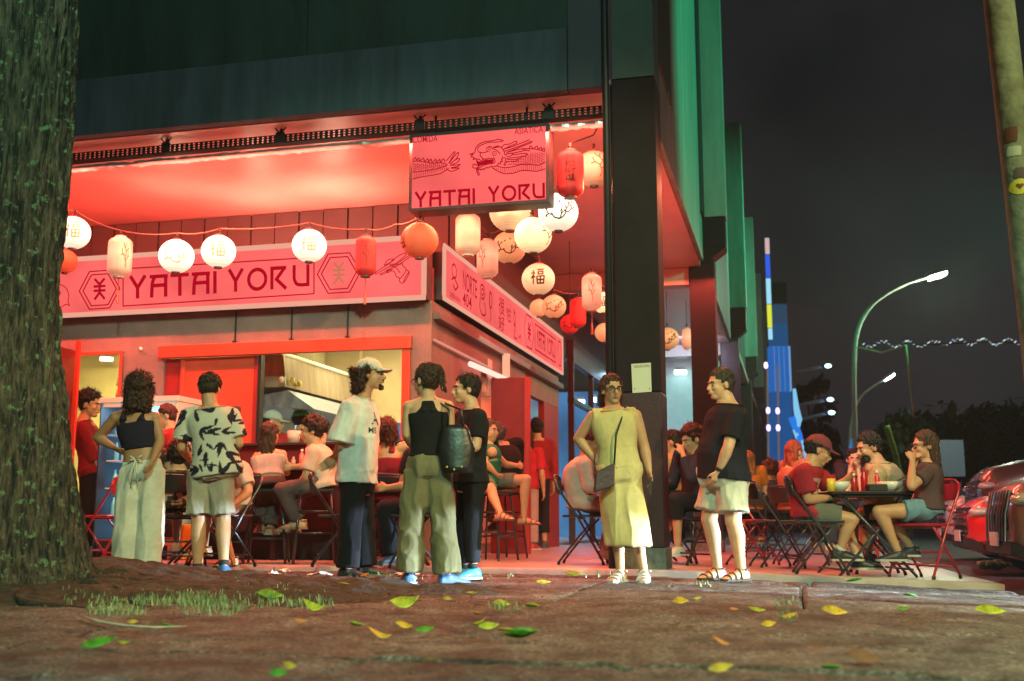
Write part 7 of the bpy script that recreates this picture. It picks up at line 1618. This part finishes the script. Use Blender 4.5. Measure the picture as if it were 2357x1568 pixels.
# ---------------------------------------------------------------- grass and leaves
gr = MB(); rnd = random.Random(6); vs = []; fs = []
def blade(x, y, h, z=None):
    z = gz(x, y) if z is None else z; a = rnd.uniform(0, 6.28); dx, dy = math.cos(a), math.sin(a); l = rnd.uniform(.2, .8) * h; w_ = rnd.uniform(.0015, .0045); n = len(vs)
    p = Vector((x, y, z)); sx_ = Vector((-dy, dx, 0)) * w_
    vs.extend([p - sx_, p + sx_, p + Vector((dx * l * .4, dy * l * .4, h * .7)) + sx_ * .7, p + Vector((dx * l * .4, dy * l * .4, h * .7)) - sx_ * .7, p + Vector((dx * l, dy * l, h * rnd.uniform(.5, 1)))]); fs.extend([(n, n + 1, n + 2, n + 3), (n + 3, n + 2, n + 4)])
for (x0, x1, y0, y1, n) in ((210, 330, 1385, 1425, 260), (320, 520, 1372, 1402, 520), (420, 560, 1390, 1425, 200), (540, 760, 1355, 1410, 260), (800, 960, 1322, 1345, 90), (620, 680, 1300, 1325, 60), (540, 580, 1330, 1350, 30), (1130, 1200, 1392, 1412, 60), (960, 1180, 1328, 1338, 60), (1290, 1420, 1318, 1334, 60), (1790, 1830, 1385, 1440, 60), (1985, 2010, 1318, 1328, 25), (150, 300, 1330, 1400, 90), (1600, 1640, 1345, 1355, 20)):
    for i in range(int(n * .7)):
        cx, cy = rnd.uniform(x0, x1), rnd.uniform(y0, y1); p = gpt(cx, cy)
        for k in range(1 if rnd.random() < .6 else 3): blade(p.x + rnd.uniform(-.02, .02), p.y + rnd.uniform(-.02, .02), rnd.uniform(.012, .04) * (1.3 if y0 < 1380 else 1), p.z + .012)
gr.add(vs, fs); tag(gr.build('grass', mat('grass blades', (.10, .18, .06), .6, vscale=5, col2=(.34, .40, .20)), None, fix=False), None, None, None, 'stuff')
M_lf = {'green': mat('fallen leaf green', (.10, .30, .02), .5, var=.55, vscale=28, bump=.6, bscale=60), 'lime': mat('fallen leaf lime', (.36, .42, .03), .5, var=.55, vscale=28, bump=.6, bscale=60), 'yellow': mat('fallen leaf yellow', (.55, .36, .03), .5, var=.55, vscale=28, bump=.6, bscale=60), 'orange': mat('fallen leaf orange', (.50, .20, .05), .6, var=.3, vscale=20), 'brown': mat('fallen leaf brown', (.14, .06, .03), .8, var=.3, vscale=20)}
def leaf(px, py, wpx, col, label, curl=.35, ang=None, grp='leaves fallen on the pavement'):
    p = gpt(px, py); L = wpx / 2600 * p.y * .9; Wd = L * rnd.uniform(.30, .42); tl_ = rnd.uniform(.35, .95) * rnd.choice((1, 1, 1, -1)); a = ang if ang is not None else rnd.uniform(-.5, .5)
    d = Vector((math.cos(a), math.sin(a), 0)); s = Vector((-math.sin(a), math.cos(a), 0)); b = MB(); vs = []; fs = []; n = 9; ph = rnd.uniform(.2, .8)
    for i in range(n):
        t = i / (n - 1); w_ = Wd * math.sin(math.pi * min(1, t ** .85 * .97 + .02)) ** 1.15; zc = curl * L * (.6 * (t - ph) ** 2 * 1.6) + .012
        for q in (-1, 0, 1): vs.append(p + d * ((t - .5) * L) + s * (q * w_ * .45 + .15 * L * (t - .5) ** 2) + Vector((0, 0, zc + abs(q) * w_ * .22 + q * w_ * .5 * tl_ + abs(tl_) * Wd * .25)))
    for i in range(n - 1):
        for q in range(2): fs.append((i * 3 + q, i * 3 + q + 1, i * 3 + q + 4, i * 3 + q + 3))
    b.add(vs, fs); o = b.build('fallen_leaf', M_lf[col], None, smooth=True, fix=False); sm = o.modifiers.new('t', 'SOLIDIFY'); sm.thickness = .0012
    return tag(o, label, 'leaf', grp)
LV = [(932, 1405, 78, 'lime', 'long lime leaf standing curled, left of centre foreground', .9, .35), (622, 1383, 72, 'green', 'bright green leaf lying beside the patch of grass', .3, .1), (722, 1412, 60, 'lime', 'lime leaf curled up right of the grass patch', 1.2, -.2), (713, 1373, 30, 'lime', 'small lime leaf above the curled one right of the grass', .8, .4),
 (875, 1478, 62, 'yellow', 'curled yellow leaf left of the bright green one', 1.0, .3), (930, 1453, 46, 'yellow', 'yellow leaf next to the curled yellow one', .5, .3), (978, 1462, 50, 'green', 'bright green leaf in the middle of the foreground', .4, 0), (820, 1449, 40, 'lime', 'flat lime leaf left of the two yellow leaves', .3, 0), (692, 1440, 36, 'orange', 'small orange and green leaf below the grass', .6, -.3),
 (1125, 1455, 56, 'lime', 'lime leaf at the top of the clump right of centre', .4, .2), (1165, 1462, 50, 'yellow', 'yellow leaf in the clump right of centre', .4, .1), (1200, 1478, 90, 'green', 'long green leaf below the clump right of centre', .3, -.15), (1105, 1448, 44, 'lime', 'pale curled leaf left in the clump right of centre', 1.0, .8),
 (225, 1500, 90, 'green', 'dark green leaf at the lower left', .4, .1), (285, 1490, 30, 'lime', 'lime scrap beside the dark green leaf at lower left', .5, .1), (388, 1452, 52, 'green', 'green leaf at the end of the pale root', .6, .2), (305, 1441, 30, 'yellow', 'yellow leaf in front of the grass patch at left', .3, 0),
 (1155, 1400, 46, 'lime', 'thin lime leaf behind the clump', .2, -.1), (1100, 1422, 28, 'orange', 'small orange leaf behind the clump', .8, .4), (667, 1548, 40, 'yellow', 'yellow curled leaf near the bottom edge at left', .7, -.3), (640, 1566, 50, 'green', 'bright green leaf cut by the bottom edge at left', .3, 0),
 (1567, 1394, 42, 'yellow', 'flat yellow leaf below the woman in yellow', .15, 0), (1606, 1385, 24, 'lime', 'pale scrap behind the flat yellow leaf', .5, .2), (1743, 1414, 46, 'lime', 'lime leaf below the heavy man', .5, 0), (1770, 1449, 40, 'yellow', 'yellow leaf with a stalk below the lime one', .4, 0), (1818, 1430, 40, 'yellow', 'yellow leaf by the upright crack', .6, -.1), (1922, 1421, 66, 'yellow', 'long yellow leaf right of the upright crack', .3, -.1),
 (1556, 1452, 34, 'brown', 'brown curled leaf standing up in the middle right', 1.3, .2), (1590, 1450, 30, 'orange', 'small orange leaf beside the brown curled one', .5, 0), (1661, 1493, 44, 'orange', 'orange leaf alone in the lower right middle', .8, -.2), (1660, 1556, 66, 'yellow', 'yellow leaf at the bottom, right of centre', .4, 0), (1915, 1552, 60, 'green', 'green leaf at the bottom right in the dark band', .3, .1), (1990, 1535, 90, 'brown', 'large brown leaf at the bottom right', .3, 0),
 (2282, 1419, 80, 'lime', 'long lime leaf at the far right of the pavement', .2, -.1), (2095, 1378, 40, 'green', 'slim green leaf at the right near the kerb', .2, 0), (1975, 1346, 60, 'green', 'thin green leaf just in front of the kerb stone below the table', .1, 0), (1712, 1322, 44, 'lime', 'thin lime leaf on the kerb right of the heavy man', .1, .1), (1640, 1318, 40, 'lime', 'thin lime blade leaning on the sandal of the heavy man', .6, -.5),
 (1360, 1300, 44, 'orange', 'orange leaf on the terrace edge by the black chair', .3, .1), (790, 1352, 34, 'yellow', 'yellow leaf in front of the man with the pale cap', .3, 0), (840, 1330, 24, 'yellow', 'small yellow leaf by the shoes of the man with the pale cap', .5, .3), (1960, 1298, 36, 'yellow', 'yellow leaf on the terrace under the right hand table', .5, .3),
 (1030, 1386, 26, 'lime', 'small lime leaf behind the long curled one', .2, 0), (1225, 1404, 40, 'lime', 'pale lime leaf left of the diagonal crack', .2, 0), (150, 1345, 40, 'lime', 'small lime leaf on the soil by the trunk', .3, 0), (1085, 1372, 30, 'green', 'small green leaf in the gravel left of centre', .3, .2), (1250, 1348, 40, 'lime', 'lime leaf just left of the sandals of the woman in yellow', .4, -.2), (1320, 1330, 50, 'green', 'green leaf touching the sandals of the woman in yellow', .4, .1),
 (1880, 1500, 50, 'brown', 'brown twiggy leaf below the long yellow one', .5, .1), (1690, 1410, 24, 'orange', 'small rust leaf left of the lime one', .4, 0), (1500, 1480, 20, 'brown', 'tiny brown leaf in the lower middle', .8, 0), (990, 1530, 44, 'brown', 'brown leaf in the dark band at the bottom', .3, 0), (2080, 1410, 36, 'green', 'dim green leaf right of the long yellow one', .3, 0)]
for l in LV: leaf(*l[:5], curl=l[5], ang=l[6])
# litter: bits of foil lying at the kerb
rnd = random.Random(9)
for i, (px, py, w_) in enumerate(((735, 1332, 60), (625, 1331, 40), (935, 1330, 60), (655, 1322, 30), (1540, 1360, 20))):
    p = gpt(px, py); b = MB(); L = w_ / 2600 * p.y
    n = 7; vv = []; ff = []
    for a_ in range(n):
        for c_ in range(4): vv.append(p + Vector(((a_ / (n - 1) - .5) * L, (c_ / 3 - .5) * .10, .02 + rnd.uniform(0, .05) * (1 - abs(a_ / (n - 1) - .5) * 1.4))))
    for a_ in range(n - 1):
        for c_ in range(3): ff.append((a_ * 4 + c_, a_ * 4 + c_ + 1, a_ * 4 + c_ + 5, a_ * 4 + c_ + 4))
    b.add(vv, ff); o = b.build('litter', mat('foil litter', (.6, .66, .66), .35, metal=.3), None, fix=False); tag(o, ('crumpled pale wrapper left of the man with the pale cap', 'small crumpled foil piece beside the blue shoe', 'long crumpled wrapper under the feet of the olive trousers', 'scrap of foil on the terrace edge behind the soil', 'tiny white paper scrap below the woman in yellow')[i], 'litter')
# pale exposed root / stone strip left
b = MB(); pts = [gpt(x, y) + Vector((0, 0, .02)) for x, y in ((185, 1428), (230, 1442), (290, 1452), (360, 1456), (430, 1452))]; b.tube(pts, [.006, .012, .014, .012, .004], 8, flat=.4); tag(b.build('kerb_piece', mat('pale stone', (.35, .36, .28), .8, var=.3, bump=.6), smooth=True), 'pale broken edging stone in front of the grass at left', 'stone')

# small dry bits of leaf and grit over the pavement
rnd = random.Random(21); vs = []; fs = []
for i in range(2600):
    px = rnd.uniform(-20, 2370); py = 1322 + 250 * rnd.random() ** 1.6
    if rnd.random() < .35: px = rnd.gauss(760, 260); py = rnd.uniform(1325, 1410)
    p = gpt(px, py); s_ = rnd.uniform(.003, .010) * (.6 + p.y * .06); a = rnd.uniform(0, 6.28); d = Vector((math.cos(a), math.sin(a), rnd.uniform(-.3, .5))) * s_; e = Vector((-math.sin(a), math.cos(a), rnd.uniform(-.2, .6))) * s_ * rnd.uniform(.3, .7); p = p + Vector((0, 0, .010)); n = len(vs)
    vs += [p - d, p + e, p + d, p - e]; fs.append((n, n + 1, n + 2, n + 3))
b = MB(); b.add(vs, fs); tag(b.build('leaf_litter', mat('litter bits', (.05, .03, .015), .8, vscale=2.5, col2=(.36, .30, .16)), None, fix=False), None, None, None, 'stuff')

# ---------------------------------------------------------------- night haze
hz = MB(); hz.box((10, 50, 5.2), (130, 112, 15)); m = bpy.data.materials.new('haze'); m.use_nodes = True; t = m.node_tree; t.nodes.clear(); o = t.nodes.new('ShaderNodeOutputMaterial'); v = t.nodes.new('ShaderNodeVolumePrincipled'); v.inputs['Density'].default_value = .0009; v.inputs['Color'].default_value = (.9, .9, .9, 1); t.links.new(v.outputs[0], o.inputs['Volume']); o = hz.build('haze', m); tag(o, None, None, None, 'stuff')
